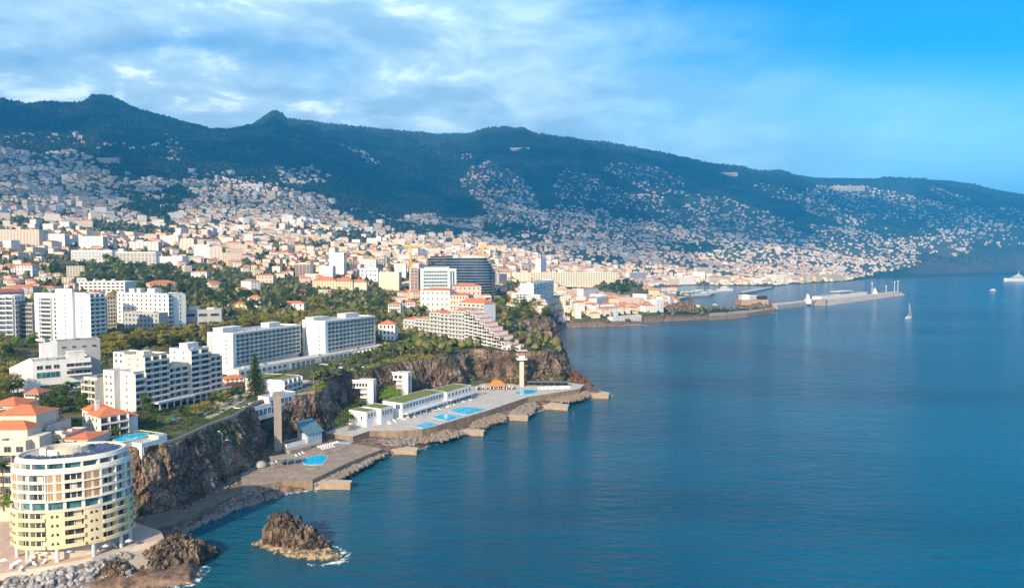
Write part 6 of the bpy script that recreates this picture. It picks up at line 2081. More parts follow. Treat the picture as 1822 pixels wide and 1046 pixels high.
# palms
for k in range(60):
    t = k / 59
    q = at_z(556 + 132 * t + rng.uniform(-4, 4), 690 - 48 * t + rng.uniform(-6, 3), 27)
    if float(H(q.x, q.y)) < 22: continue
    put(PALM[k % 2], (q.x, q.y, float(H(q.x, q.y)) - .3), rng.uniform(0, 6), 'palm in the row on the terrace below the slab hotels', 'palms on the hotel terrace', 'palm tree', rng.uniform(.75, 1.0))
for k in range(36):
    q = at_z(690 + rng.uniform(0, 95), 660 - rng.uniform(0, 22), 27)
    if occupied(q.x, q.y, 0.5) or float(H(q.x, q.y)) < 22: continue
    put(PALM[k % 2], (q.x, q.y, float(H(q.x, q.y)) - .3), rng.uniform(0, 6), 'palm in the grove right of the hotel terrace', 'palms right of the hotel terrace', 'palm tree', rng.uniform(.8, 1.1))
for a, b in ((642, 592), (646, 590), (652, 588), (658, 590), (664, 589), (672, 588), (680, 586), (694, 566), (718, 570)): g_tree(PALM[2], a, b - 8, 1.0, 'tall palm standing behind the farther slab hotel', 'tall palms behind the slab hotel', cat='palm tree')
for a, b in ((850, 622), (858, 620), (866, 621), (884, 624), (893, 625), (912, 627), (750, 622), (762, 622), (775, 622), (788, 622)): g_tree(PALM[1], a, b, 1.1, 'palm along the cliff edge below the terraced hotel', 'palms before the terraced hotel', z=28, cat='palm tree')
g_tree(PALM[2], 6, 882, 0.95, 'tall palm in front of the cream arcaded hotel', None, Y=233, z=15, cat='palm tree')
g_tree(PALM[0], 135, 768, 0.7, 'short palm between the tan apartments and the white villa', None, z=27, cat='palm tree')
for a, b, s in ((842, 696, 1.1), (852, 704, .7)): g_tree(PALM[0], a, b, s, 'palm at the right end of the lido building', 'palms at the lido', z=7, cat='palm tree')
g_tree(PALM[0], 45, 600, 1.1, 'single palm right of the left-edge apartments', None, cat='palm tree')


def bushes(poly, n, size, z=None, mat=LEAF_A, leafsize=0.45, per=60, hmul=0.7, mb=None, avoid=True):
    xs = [p[0] for p in poly]; ys = [p[1] for p in poly]
    k = tries = 0
    while k < n and tries < n * 15:
        tries += 1
        a, b = rng.uniform(min(xs), max(xs)), rng.uniform(min(ys), max(ys))
        if not poly_mask(np.array([a]), np.array([b]), poly)[0]: continue
        q = at_z(a, b, z) if z is not None else hit(a, b)
        if q is None or (avoid and occupied(q.x, q.y, 0.0)): continue
        if z is not None and z > 20 and float(H(q.x, q.y)) < z - 4: continue
        s = size * rng.uniform(.6, 1.3)
        zz = q.z if z is None else max(z, float(H(q.x, q.y)))
        pts = []
        for _ in range(per):
            v = Vector((rng.gauss(0, 1), rng.gauss(0, 1), abs(rng.gauss(0, 1)))).normalized()
            pts.append(((q.x + v.x * s, q.y + v.y * s, zz + v.z * s * hmul), v))
        leaf_quads(mb, pts, leafsize, mat, rng)
        k += 1


hed = MB()
bushes([(205, 530), (230, 505), (330, 500), (440, 510), (560, 515), (700, 512), (700, 556), (600, 562), (480, 566), (340, 550)], 380, 3.4, None, LEAF_A, .75, 46, 1.1, mb=hed)
bushes([(205, 530), (230, 505), (330, 500), (440, 510), (560, 515), (700, 512), (700, 556), (600, 562), (480, 566), (340, 550)], 360, 3.6, None, LEAF_B, .75, 46, 1.1, mb=hed)
bushes([(80, 490), (100, 470), (160, 462), (250, 478), (330, 490), (400, 512), (200, 512), (100, 500)], 160, 4.2, None, LEAF_A, 1.0, 46, 1.1, mb=hed)
bushes([(150, 652), (168, 618), (260, 600), (380, 588), (560, 566), (668, 558), (668, 576), (384, 606), (300, 620), (200, 645)], 260, 2.4, None, LEAF_B, .55, 50, 1.0, mb=hed)
bushes([(500, 702), (560, 700), (690, 652), (785, 628), (785, 640), (690, 668), (600, 702)], 200, 1.7, 26.5, LEAF_B, .4, 46, .8, mb=hed)
bushes([(690, 600), (700, 545), (860, 545), (960, 556), (960, 572), (860, 565), (760, 600)], 240, 2.6, None, LEAF_B, .6, 46, 1.0, mb=hed)
bushes([(545, 690), (690, 640), (700, 652), (640, 672), (560, 704)], 120, 1.3, 27.2, LEAF_C, .35, 50, .9, mb=hed)
bushes([(0, 700), (0, 610), (60, 600), (150, 640), (60, 650), (28, 690), (170, 720), (170, 745), (60, 735)], 110, 1.8, None, LEAF_A, .45, 50, 1.0, mb=hed)
bushes([(262, 772), (300, 772), (380, 740), (436, 712), (444, 700), (420, 700), (330, 735), (262, 752)], 60, 1.1, 27.2, LEAF_A, .3, 70, mb=hed)
bushes([(560, 700), (700, 655), (740, 640), (740, 632), (690, 640), (560, 690)], 90, 1.6, 27, LEAF_B, .35, 50, mb=hed)
bushes([(735, 618), (745, 602), (790, 602), (812, 614), (815, 620), (790, 622)], 110, 2.4, 29, LEAF_C, .4, 70, 1.0, mb=hed)
bushes([(228, 765), (235, 735), (262, 745), (262, 770)], 24, 1.4, 27.2, LEAF_A, .3, 60, mb=hed)
bushes([(800, 630), (850, 618), (935, 624), (925, 634), (860, 632)], 60, 1.6, 27.5, LEAF_A, .35, 50, mb=hed)
bushes([(100, 745), (130, 760), (160, 790), (120, 800), (60, 770)], 20, 1.5, 26, LEAF_A, .35, 60, mb=hed)
bushes([(440, 712), (452, 700), (520, 704), (560, 694), (560, 706), (440, 716)], 36, 1.3, 26, LEAF_A, .3, 50, mb=hed)
bushes([(690, 606), (670, 590), (760, 600), (720, 612)], 50, 2.0, None, LEAF_C, .4, 50, mb=hed)
bushes([(0, 905), (0, 880), (30, 880), (30, 900)], 20, 2.0, 16, LEAF_C, .4, 60, mb=hed)
# plants hanging on the cliff faces
bushes([(606, 742), (598, 760), (618, 752), (650, 716), (636, 700), (618, 712)], 90, 2.0, 12, LEAF_A, .4, 60, 1.2, mb=hed, avoid=False)
bushes([(678, 700), (690, 690), (716, 700), (712, 712), (684, 712)], 60, 2.4, 14, LEAF_C, .4, 60, 1.4, mb=hed, avoid=False)
bushes([(535, 745), (560, 745), (570, 760), (540, 765)], 26, 1.6, 12, LEAF_A, .4, 60, 1.0, mb=hed, avoid=False)
o = hed.build('shrubbery'); o['kind'] = 'stuff'; tag(o, 'bushes, hedges and garden plants on the cliff terraces')

# woods and greenery of the town and the mountains
def blob_data(centres, sizes, name, mat):
    """many small uneven leafy clumps as one mesh (numpy)"""
    n = len(centres)
    base = np.array([[0, 0, 1.0], [0.95, 0, .25], [0.3, 0.9, .3], [-0.78, 0.55, .22], [-0.75, -0.6, .3], [0.3, -0.92, .2], [0.1, 0, -0.4], [0.5, 0.35, .8], [-0.4, -0.2, .85]])
    tri = np.array([(7, 1, 2), (7, 2, 0), (7, 0, 1), (8, 0, 3), (0, 2, 3), (8, 3, 4), (8, 4, 0), (0, 4, 5), (0, 5, 1), (6, 2, 1), (6, 3, 2), (6, 4, 3), (6, 5, 4), (6, 1, 5)])
    rg = np.random.default_rng(4)
    a = rg.uniform(0, 6.283, n); c, s = np.cos(a), np.sin(a)
    b = base[None] * (1 + rg.uniform(-.28, .28, (n, 9, 1)))
    x = b[..., 0] * c[:, None] - b[..., 1] * s[:, None]; y = b[..., 0] * s[:, None] + b[..., 1] * c[:, None]
    z = b[..., 2] * rg.uniform(.8, 1.7, (n, 1))
    V = np.stack([x, y, z], -1) * np.asarray(sizes)[:, None, None] + np.asarray(centres)[:, None, :]
    T = (tri[None] + 9 * np.arange(n)[:, None, None]).reshape(-1, 3)
    me = bpy.data.meshes.new(name)
    me.vertices.add(n * 9); me.vertices.foreach_set('co', V.astype(np.float32).ravel())
    me.loops.add(T.size); me.loops.foreach_set('vertex_index', T.astype(np.int32).ravel())
    me.polygons.add(len(T)); me.polygons.foreach_set('loop_start', np.arange(0, T.size, 3, dtype=np.int32))
    me.update(calc_edges=True); me.materials.append(mat)
    return link(name, me)


LEAF_F = leaf_mat('leaf_far', (0.010, 0.026, 0.012), (0.050, 0.075, 0.028), 0.0, 0.0)
LEAF_T = leaf_mat('leaf_town', (0.030, 0.045, 0.012), (0.170, 0.170, 0.050), 0.0, 0.0)
nr = np.random.default_rng(12)


def sample_ground(n, y0, y1, u0=-60, u1=1900):
    """even in the picture's width, log-even in distance"""
    u = nr.uniform(u0, u1, n); y = np.exp(nr.uniform(math.log(y0), math.log(y1), n))
    x = (u - CX) / F * y
    z = H(x, y)
    px, py = to_px(x, y, z)
    return x, y, z, px, py


x, y, z, px, py = sample_ground(60000, 2200, 8700)
keep = (z > 8) & (py < 470)
den = town_density(px, py)
keep &= (nr.random(len(x)) > den * 1.1)
x, y, z = x[keep], y[keep], z[keep]
blob_data(np.stack([x, y, z + 1], -1), nr.uniform(6, 13, len(x)) * (y / 5000) ** 0.5, 'forest', LEAF_F)['kind'] = 'stuff'
OCA = np.array(OCC)


def free(x, y, r):
    ok = np.ones(len(x), bool)
    for a, b, c in OCA: ok &= (x - a) ** 2 + (y - b) ** 2 > (c + r) ** 2
    return ok


x, y, z, px, py = sample_ground(26000, 520, 4800)
keep = (z > 3.5) & (nr.random(len(x)) < np.where(y < 1300, 0.45, np.where(town_density(px, py) < 0.2, 1.0, 0.60)))
keep &= free(x, y, 3) & (DC.ravel()[0] < 1e9)
x, y, z = x[keep], y[keep], z[keep]
blob_data(np.stack([x, y, z + 1.5], -1), nr.uniform(2.6, 5.8, len(x)) * np.clip((y / 1500), .7, 1.8) ** .5, 'woodland', LEAF_T)['kind'] = 'stuff'

# ------------------------------------------------------------------ houses of the town
HW = [M('house_white', (0.80, 0.76, 0.70), 0.85, 0.06, 0.05), M('house_cream', (0.76, 0.65, 0.50), 0.85, 0.06, 0.05), M('house_pink', (0.72, 0.54, 0.45), 0.85, 0.06, 0.05), M('house_ochre', (0.72, 0.55, 0.30), 0.85, 0.06, 0.05)]
HR = [M('house_roof_orange', (0.62, 0.20, 0.08), 0.9, 0.12, 0.05), M('house_roof_terracotta', (0.50, 0.27, 0.19), 0.9, 0.12, 0.05), M('house_roof_flat', (0.55, 0.52, 0.48), 0.9, 0.1, 0.05)]
WDARK = M('house_window', (0.06, 0.06, 0.07), 0.4, 0.1, 0.5)
COAST_NP = COAST


def coast_ok(x, y, m):
    return seg_dist(x, y, COAST) > m


x, y, z, px, py = sample_ground(60000, 640, 8600, -40, 1880)
den = town_density(px, py)
# fewer per unit of log-distance near the camera, where every house is bigger
w = np.interp(y, [640, 1000, 1500, 2500, 5000, 8600], [0.04, 0.085, 0.19, 0.42, 0.80, 1.0])
w = np.where((px > 880) & (px < 1560) & (y > 1700) & (y < 5200), w * 1.45, w)
w = np.where((py < 400) | (px > 1420), w * 1.35, w)
w = np.where((px > 880) & (py < 440), w * 1.4, w)
w = np.where((px > 975) & (px < 1240) & (y > 1080) & (y < 2100), 0.6, w)
keep = (nr.random(len(x)) < den * w) & (z > 4.0)
x, y, z, px, py = x[keep], y[keep], z[keep], px[keep], py[keep]
ok = coast_ok(x, y, 14.0) & free(x, y, 8)
x, y, z, px, py = x[ok], y[ok], z[ok], px[ok], py[ok]
parkc = at_y(1098, 520, 1620)
ok = np.hypot(x - parkc.x, y - parkc.y) > 110
x, y, z, px, py = x[ok], y[ok], z[ok], px[ok], py[ok]
order = np.argsort(y)
x, y, z, px, py = x[order], y[order], z[order], px[order], py[order]
print('houses', len(x))


def house(mbw, mbr, x0, y0, z0, w, d, h, ang, mw, mr_, flat, rise, wins):
    c, s = math.cos(ang), math.sin(ang)

    def T(p): return (x0 + p[0] * c - p[1] * s, y0 + p[0] * s + p[1] * c, z0 + p[2])
    q = [(-w / 2, -d / 2), (w / 2, -d / 2), (w / 2, d / 2), (-w / 2, d / 2)]
    vs = [T((a, b, -4)) for a, b in q] + [T((a, b, h)) for a, b in q]
    mbw.add(vs, [(0, 1, 5, 4), (1, 2, 6, 5), (2, 3, 7, 6), (3, 0, 4, 7), (4, 5, 6, 7)], mw)
    if wins:
        fl = max(1, int(h / 3))
        for (ax, ay), (bx, by), (nx, ny), L in (((-w / 2, -d / 2), (1, 0), (0, -1), w), ((-w / 2, d / 2), (0, -1), (-1, 0), d), ((w / 2, -d / 2), (0, 1), (1, 0), d)):
            n = max(2, int(L / 3.2))
            for f in range(fl):
                for k in range(n):
                    t = L * (k + .5) / n; zz = f * h / fl + 0.9
                    a0 = (ax + bx * (t - .6) + nx * .03, ay + by * (t - .6) + ny * .03); a1 = (ax + bx * (t + .6) + nx * .03, ay + by * (t + .6) + ny * .03)
                    mbw.add([T((*a0, zz)), T((*a1, zz)), T((*a1, zz + 1.3)), T((*a0, zz + 1.3))], [(0, 1, 2, 3)], WDARK)
    o = 0.5
    if flat:
        vs = [T((a * 0.94, b * 0.94, h + .01)) for a, b in q] + [T((a * .94, b * .94, h + .35)) for a, b in q]
        mbr.add(vs, [(0, 1, 5, 4), (1, 2, 6, 5), (2, 3, 7, 6), (3, 0, 4, 7), (4, 5, 6, 7)], mr_)
    else:
        W, D = w + 2 * o, d + 2 * o
        ins = min(W, D) / 2
        r0, r1 = ((-W / 2 + ins, 0), (W / 2 - ins, 0)) if W >= D else ((0, -D / 2 + ins), (0, D / 2 - ins))
        vs = [T((-W / 2, -D / 2, h + .02)), T((W / 2, -D / 2, h + .02)), T((W / 2, D / 2, h + .02)), T((-W / 2, D / 2, h + .02)), T((*r0, h + rise)), T((*r1, h + rise))]
        fs = [(0, 1, 5, 4), (2, 3, 4, 5), (1, 2, 5), (3, 0, 4)] if W >= D else [(3, 0, 4, 5), (1, 2, 5, 4), (0, 1, 4), (2, 3, 5)]
        mbr.add(vs, fs, mr_)


NH = 290
ANG = 3.0 * fbm(x / 330, y / 330, 2, 44)
far = MB(); farr = MB()
TXT_W = ['white', 'cream', 'pink', 'ochre']; TXT_R = ['an orange hipped roof', 'a faded brown-red roof', 'a flat grey roof']
AREAS = [(110, 'at the far left'), (250, 'left of the dark park'), (400, 'behind the dark park'), (560, 'left of the yellow palace'), (700, 'behind the yellow palace'), (790, 'beside the teal tower'), (960, 'near the dark glass hotel'), (1160, 'near the park hill'), (2500, 'above the harbour')]
for i in range(len(x)):
    big = rng.random() < (0.05 if y[i] < 1350 else 0.15 if y[i] < 3500 and z[i] < 260 else 0.04)
    w_, d_ = rng.uniform(9, 17), rng.uniform(8, 13)
    h_ = rng.choice((3.4, 6.2, 6.4, 8.8))
    if big: w_, d_, h_ = rng.uniform(16, 34), rng.uniform(12, 18), rng.uniform(9, 20)
    mi_ = rng.choices(range(4), (8, 6, 3, 1.5))[0]
    flat = rng.random() < (0.6 if big else 0.15)
    ri = 2 if flat else rng.choices((0, 1), (3, 2))[0]
    ang = float(ANG[i]) + rng.choice((0, math.pi / 2)) + rng.uniform(-.12, .12)
    k_ = 1.0 if y[i] < 1300 else min(1.35, 1 + (y[i] - 1300) / 6000)
    w_, d_, h_ = w_ * k_, d_ * k_, h_ * k_
    rise = min(w_, d_) * 0.2
    if i < NH:
        root = empty('house', (x[i], y[i], z[i]), ang)
        ar = next(t for lim, t in AREAS if px[i] < lim)
        sz = 'large' if big else ('low' if h_ < 4 else 'small' if w_ < 12 else 'broad')
        tag(root, f'{sz} {TXT_W[mi_]} house with {TXT_R[ri]} {ar}', 'house', f'{sz} {TXT_W[mi_]} {TXT_R[ri][2:].strip()} houses {ar}')
        a, b = MB(), MB()
        house(a, b, 0, 0, 0, w_, d_, h_, 0, HW[mi_], HR[ri], flat, rise, True)
        a.build('wall', root); b.build('roof', root)
    else:
        house(far, far, x[i], y[i], z[i], w_, d_, h_, ang, HW[mi_], HR[ri], flat, rise, y[i] < 1900)
o = far.build('far_town'); o['kind'] = 'stuff'; tag(o, 'thousands of small white and orange-roofed houses on the slopes')

# ------------------------------------------------------------------ larger buildings of the harbour town


def hill_block(name, label, cat, A, C, base, top, depth, floors, bays, wall=WHITE, hip=0, hm=TILE, roofs=(), win='w', ww=1.3, dark=GLASS, rail=None, cap=60):
    """A, C: picture columns of the front ends; base: picture height of its foot"""
    p, q = hit(A, base), hit(C, base)
    if p is None or q is None or (px_y := max(p.y, q.y)) > 1.25 * min(p.y, q.y):
        p = q = max((v for v in (p, q) if v is not None), key=lambda v: v.y, default=None)
        if p is None: p = q = at_z(A, base, 4)
    return tower(name, label, cat, (A, p.y), (C, q.y if abs(q.y - p.y) < 300 else p.y), top, min(p.z, q.z) - 1, depth, floors, wall, front=(win, bays, ww if win == 'w' else (rail or wall)), side=('w', 3), hip=hip, hipmat=hm, roofs=roofs, cap=cap, dark=dark)


hill_block('hotel', 'long cream hotel with a regular grid of many windows left of the park hill', 'hotel', 948, 1100, 507, 485, 20, 6, 34, CREAM, roofs=(), ww=3.0, dark=GLASS)
hill_block('hotel', 'plain cream wing joined to the left end of the long cream hotel', 'hotel', 906, 945, 506, 486, 20, 5, 5, CREAM)
hill_block('hotel', 'white eight-storey hotel with grid balconies below the long cream hotel', 'hotel', 948, 984, 540, 505, 18, 8, 7, WHITE2, win='b', roofs=((4, 4, 12, 9, 3),))
hill_block('hotel', 'stepped white hotel terraces left of the white grid hotel', 'hotel', 918, 948, 545, 523, 16, 5, 5, WHITE2, win='b')
hill_block('tower_block', 'slim white tower rising alone above the long cream hotel', 'tower block', 962, 972, 500, 460, 14, 12, 2, WHITE2)
hill_block('office_building', 'navy blue glass block right of the banded glass hotel', 'office building', 888, 902, 512, 488, 20, 5, 4, GREYW, dark=GLASSN)
hill_block('hotel', 'long low white waterfront hotel with small square windows', 'hotel', 975, 1065, 561, 545, 14, 4, 18, WHITE)
hill_block('hotel', 'white waterfront building with an orange roof right of the low hotel', 'hotel', 1066, 1100, 563, 549, 14, 3, 7, WHITE2, hip=2, hm=TILE2)
hill_block('apartment_building', 'white building with a teal net front below the park hill', 'apartments', 1062, 1088, 547, 532, 14, 4, 5, WHITE, dark=GLASST)
hill_block('apartment_building', 'white block with an orange roof left of the park hill', 'apartments', 1038, 1062, 537, 514, 14, 5, 5, WHITE2, hip=2, hm=TILE2)
hill_block('office_building', 'white harbour office with a square tower and red roof', 'office building', 1148, 1168, 556, 544, 14, 3, 4, WHITE2, hip=2, hm=TILE)
hill_block('office_building', 'tall white box among the harbour sheds', 'office building', 1168, 1181, 556, 534, 12, 4, 2, WHITE2)
hill_block('shed', 'white harbour shed with a red roof at the quay', 'shed', 1182, 1198, 554, 543, 16, 2, 3, WHITE2, hip=3, hm=TILE)
hill_block('shed', 'low white pavilion row on the shore below the park hill', 'shed', 1090, 1142, 572, 565, 10, 1, 8, WHITE)
for q in (('cream church-like block in the middle of the harbour town', 1240, 1262, 492, 476, 4, CREAM), ('long white block behind the marina masts', 1190, 1236, 505, 494, 4, WHITE2), ('bright white glazed block behind the marina', 1232, 1254, 500, 484, 5, WHITE2),
          ('cream waterfront block with an orange roof near the marina', 1262, 1300, 503, 493, 3, CREAM), ('yellow fort-like long block at the right end of the town beach', 1440, 1502, 500, 491, 2, YELLOW), ('pale block above the town beach', 1360, 1400, 500, 488, 4, WHITE),
          ('long low cream block left of the fort', 1400, 1440, 501, 492, 3, CREAM), ('cream block on the shore road', 1318, 1352, 504, 494, 3, CREAM), ('white block on the hill over the harbour town', 1120, 1150, 500, 486, 4, WHITE)):
    hill_block('town_building', q[0], 'town building', q[1], q[2], q[3], q[4], 20, q[5], max(4, (q[2] - q[1]) // 4), q[6], hip=2.5 if 'orange' in q[0] else 0, cap=0 if q[5] < 3 else 30)
for q in (('long white building high on the dark mountainside', 908, 942, 268, 263, WHITE2), ('pinkish long building on the left mountain slope', 178, 214, 290, 281, PINK), ('long white hall on the left slope', 430, 470, 334, 328, WHITE),
          ('cream church on the left slope below the white hall', 478, 492, 356, 340, CREAM), ('pale building high on the right ridge', 1282, 1310, 312, 307, CREAM), ('pale building complex on the right hill', 1480, 1535, 338, 331, CREAM)):
    p = hit(q[1], q[3])
    if p is None: continue
    a, c = w_at(q[1], p.y), w_at(q[2], p.y)
    z1 = zpy(q[4], p.y)
    B = Bld('large_building', q[0], 'building', a, c, p.z - 3)
    B.block(0, 0, B.L, 30, -10, z1 - B.z, q[5], par=0.6); B.windows('front', (0, 0, B.L, 30), 2, 5, 2, 8, w=B.L / 14, h=2.2, mull=0); B.finish()

# viaduct in the ravine
p = hit(838, 404)
if p is not None:
    zt = zpy(388, p.y)
    r = simple('viaduct', 'grey road viaduct on tall piers crossing the ravine', 'viaduct', (at_y(835, 388, p.y).x, p.y, 0))
    sx = p.y / F
    mb = MB(); mb.box(-60 * sx, -6, zt - 6, 50 * sx, 6, zt, CONC); mb.build('deck', r)
    for dx in (-26, 24):
        mb = MB(); mb.box(dx * sx - 7, -5, zt - 160, dx * sx + 7, 5, zt - 6.01, CONC); mb.box(dx * sx - 22, -5.5, zt - 12, dx * sx + 22, 5.5, zt - 6.02, CONC); mb.build('pier', r)
# tower cranes
for lab, px_, Y_, top_ in (('yellow tower crane left of the teal-fronted tower', 731, 1020, 434), ('yellow tower crane above the right end of the dark glass hotel', 860, 1130, 436)):
    b_ = w_at(px_, Y_); z0 = float(H(*b_)); zt = zpy(top_, Y_)
    r = simple('tower_crane', lab, 'crane', (*b_, z0))
    CR = M('crane_yellow', (0.75, 0.45, 0.08), 0.6, 0.05, 1)
    mb = MB()
    for sx_, sy_ in ((-.8, -.8), (.8, -.8), (.8, .8), (-.8, .8)): mb.tube((sx_, sy_, 0), (sx_, sy_, zt - z0), .8, .8, CR, 4)
    for k in range(0, int(zt - z0) - 4, 4): mb.tube((-.8, -.8, k), (.8, -.8, k + 4), .1, .1, CR, 4); mb.tube((.8, .8, k), (-.8, .8, k + 4), .1, .1, CR, 4)
    mb.build('mast', r)
    mb = MB(); mb.tube((-10, 6, zt - z0 - 3), (26, -16, zt - z0 - 3), 1.5, 1.0, CR, 4); mb.tube((0, 0, zt - z0), (26, -16, zt - z0 - 3), .1, .1, CR, 4); mb.build('jib', r)
# ------------------------------------------------------------------ harbour
def px_poly(px, z): return [tuple(at_z(a, b, z)[:2]) for a, b in px]


# breakwater: first stretch with rock foot, then the long mole
slab('harbour_wall', [(1262, 556), (1330, 551), (1380, 546), (1380, 549), (1330, 557), (1262, 562)], 8, -2, BROWNW, CONC, kind=None, label='dark brown harbour wall between the cone rock and the fort', cat='harbour wall')
a, b = at_z(1383, 551, 0), at_z(1462, 541, 0)
L = math.hypot(b.x - a.x, b.y - a.y)
ba = math.atan2(b.y - a.y, b.x - a.x)
r = simple('breakwater', 'long grey concrete breakwater wall right of the fort', 'breakwater', (a.x, a.y, 0), ba)
mb = MB(); mb.box(0, 0, -3, L, 14, 9, M('mole_wall', (0.42, 0.37, 0.33), 0.9, 0.12, 0.06)); mb.build('wall', r)
mb = MB(); mb.box(0, 13, 9.004, L, 14, 12, CREAM); mb.box(0, 14.01, -3, L, 40, 5, PAVE); mb.build('quay', r)
mb = MB(); mb.box(10, 16, 7.5, L - 25, 26, 9.2, GLASST)
for k in range(12, int(L) - 26, 16): mb.box(k, 17, 5.004, k + 1, 25, 7.49, METAL)
mb.build('walkway_roof', r)
c, d = at_z(1463, 543, 0), at_z(1603, 524.5, 0)
L2 = math.hypot(d.x - c.x, d.y - c.y); b2 = math.atan2(d.y - c.y, d.x - c.x)
r = simple('breakwater', 'outer breakwater arm with a sloping boulder face and lights at its tip', 'breakwater', (c.x, c.y, 0), b2)
mb = MB(); RR = M('mole_rubble', (0.52, 0.44, 0.37), 0.95, 0.2, 0.12, bump=0.8, bscale=0.4, col2=(0.3, 0.25, 0.2))
n = 90; vs = []
for i in range(n + 1):
    t = L2 * i / n
    for j, (yy, zz) in enumerate(((-16, -2), (-11, 1.5), (-6, 5), (-1, 8), (0, 8.2))):
        vs.append((t, yy + rng.uniform(-1.2, 1.2), zz + rng.uniform(-.8, .8)))
fs = [(i * 5 + j, (i + 1) * 5 + j, (i + 1) * 5 + j + 1, i * 5 + j + 1) for i in range(n) for j in range(4)]
mb.add(vs, fs, RR); mb.build('rubble_slope', r)
mb = MB(); mb.box(0, 0.3, -2, L2 - 30, 10, 12, CREAM); mb.box(0, 10.01, -2, L2, 50, 5, PAVE); mb.box(L2 - 29.9, -2, -2, L2, 10, 7, CONC); mb.build('wall', r)
mb = MB(); mb.box(-8, -10, -3, 6, 12, 14, CONC); mb.build('bastion', r)
B = Bld('cruise_terminal', 'white cruise terminal with a round glazed upper deck on the outer breakwater', 'terminal', tuple(at_z(1500, 533, 5))[:2], tuple(at_z(1545, 528, 5))[:2], 5)
B.block(-120, 12, B.L + 30, 34, 0, 11, WHITE2); B.block(20, 14, 95, 32, 11.1, 17, WHITE2); B.windows('front', (20, 14, 95, 32), 12, 5, 1, 7, w=8, h=2.6, glass=GLASSB, sill=1)
mb = MB(); mb.box(8, 10, 19, 110, 36, 20.4, WHITE2); B.mesh('roof_slab', mb); mb = MB(); mb.box(30, 16, 17.2, 90, 30, 18.99, GLASSB); B.mesh('upper_glazing', mb)
B.windows('front', (-120, 12, B.L + 30, 34), 2, 6, 1, 24, w=5, h=3, sill=2, mull=0, glass=GREYW)
B.finish()
for lab, px_, Y_, h in (('thin white mast on the outer breakwater, left one of the pair at the tip', 1592, 2190, 34), ('thin white mast at the very tip of the outer breakwater', 1598, 2230, 36), ('tall lattice mast right of the cruise terminal', 1552, 2060, 34), ('short white light mast between terminal and tip', 1577, 2140, 22)):
    b_ = w_at(px_, Y_ + 20)
    r = simple('light_mast', lab, 'mast', (*b_, 4))
    mb = MB(); mb.tube((0, 0, 0), (0, 0, h), 1.1, 0.6, WHITE2, 6); mb.build('pole', r)
    mb = MB(); mb.box(-2, -2, h, 2, 2, h + 2.2, WHITE2); mb.build('lantern', r)
for lab, px_, py_, z_ in (('white harbour control turret on the wall right of the fort', 1441, 541, 5), ('white signal hut with a small dome near the breakwater lights', 1560, 527, 5)):
    q = at_z(px_, py_, z_)
    r = simple('harbour_turret', lab, 'turret', (q.x, q.y + 12, z_))
    mb = MB(); mb.box(-6, -5, 0, 6, 5, 12, WHITE2); mb.box(-3, -3, 12.01, 3, 3, 20, WHITE2); mb.build('wall', r)
    mb = MB(); mb.cyl(0, 0, 20, 24, 2.4, WHITE2, r1=0.3, n=8); mb.build('roof', r)

# fort on its rock
q = at_z(1352, 556, 0)
rock('rock_outcrop', 'steep brown rock carrying the small fort in the harbour', 'rock', (q.x, q.y + 30), 40, 26, lerp_prof([(-1, 24), (0.5, 27), (0.9, 25), (1, 18)]), 0.1, MAT_STONE, 3.9, 1.6, 0.5)
r = simple('fort', 'small fort of reddish walls and white buildings on the harbour rock', 'fort', (q.x - 2, q.y + 30, 20), 0.1)
mb = MB(); mb.prism([(-34, -18), (22, -20), (30, -8), (28, 16), (-34, 18)], -6, 5, M('fort_wall', (0.45, 0.30, 0.22), 0.9, 0.15, 0.1)); mb.build('wall', r)
mb = MB(); mb.box(-30, -10, 5.01, -14, 6, 15, WHITE2); mb.box(-12, -4, 5.01, 4, 10, 12, GREYW); mb.box(6, -8, 5.01, 12, 0, 13, BLACK); mb.box(14, -6, 5.01, 26, 6, 12, BLACK); mb.build('keep', r)
mb = MB(); mb.box(-12, -6, 12.01, 6, 11, 13, WHITE2); mb.build('roof', r)

# marina quays
for lab, px, z in (('low curved quay with moored boats left of the harbour', [(1200, 533), (1226, 527), (1262, 525), (1272, 521), (1250, 521), (1205, 528)], 3), ('long dark-edged quay pointing into the harbour', [(1322, 521), (1345, 517), (1375, 511), (1372, 509.5), (1340, 514), (1315, 519)], 4)):
    slab('quay', px, z, -2, CONC, PAVE, kind=None, label=lab, cat='quay')
TYR = M('fender_dark', (0.06, 0.06, 0.08), 0.8, 0.1, 1)
for k in range(14):
    t = k / 13
    q = at_z(1324 + 50 * t, 521.5 - 11 * t, 2)
    mb = MB(); mb.cyl(0, 0, -2, 3, 4.5, TYR, n=8); mb.cyl(0, 0, 3, 3.6, 5.0, TYR, n=8); o = mb.build('fender', None, loc=(q.x, q.y - 6, 0)); tag(o, 'dark round fender on the edge of the long quay', 'fender', 'fenders along the dark-edged quay')


def hull(mb, L, W, Hh, mat, deckm=None, z=-0.3):
    n = 8
    vs = []
    for i in range(n + 1):
        t = i / n
        w = W / 2 * (1 - max(0, (t - 0.45) / 0.55) ** 2.2) if t > .45 else W / 2 * (0.8 + 0.2 * t / .45)
        sh = Hh * (1 + 0.35 * t * t)
        vs += [(t * L - L / 2, -w, sh), (t * L - L / 2, -w * .7, z), (t * L - L / 2, w * .7, z), (t * L - L / 2, w, sh)]
    fs = []
    for i in range(n):
        k, q = 4 * i, 4 * i + 4
        fs += [(k, k + 1, q + 1, q), (k + 2, k + 3, q + 3, q + 2), (k + 3, k, q, q + 3)]
    fs += [(0, 3, 2, 1), (4 * n, 4 * n + 1, 4 * n + 2, 4 * n + 3)]
    mb.add(vs, fs, mat)


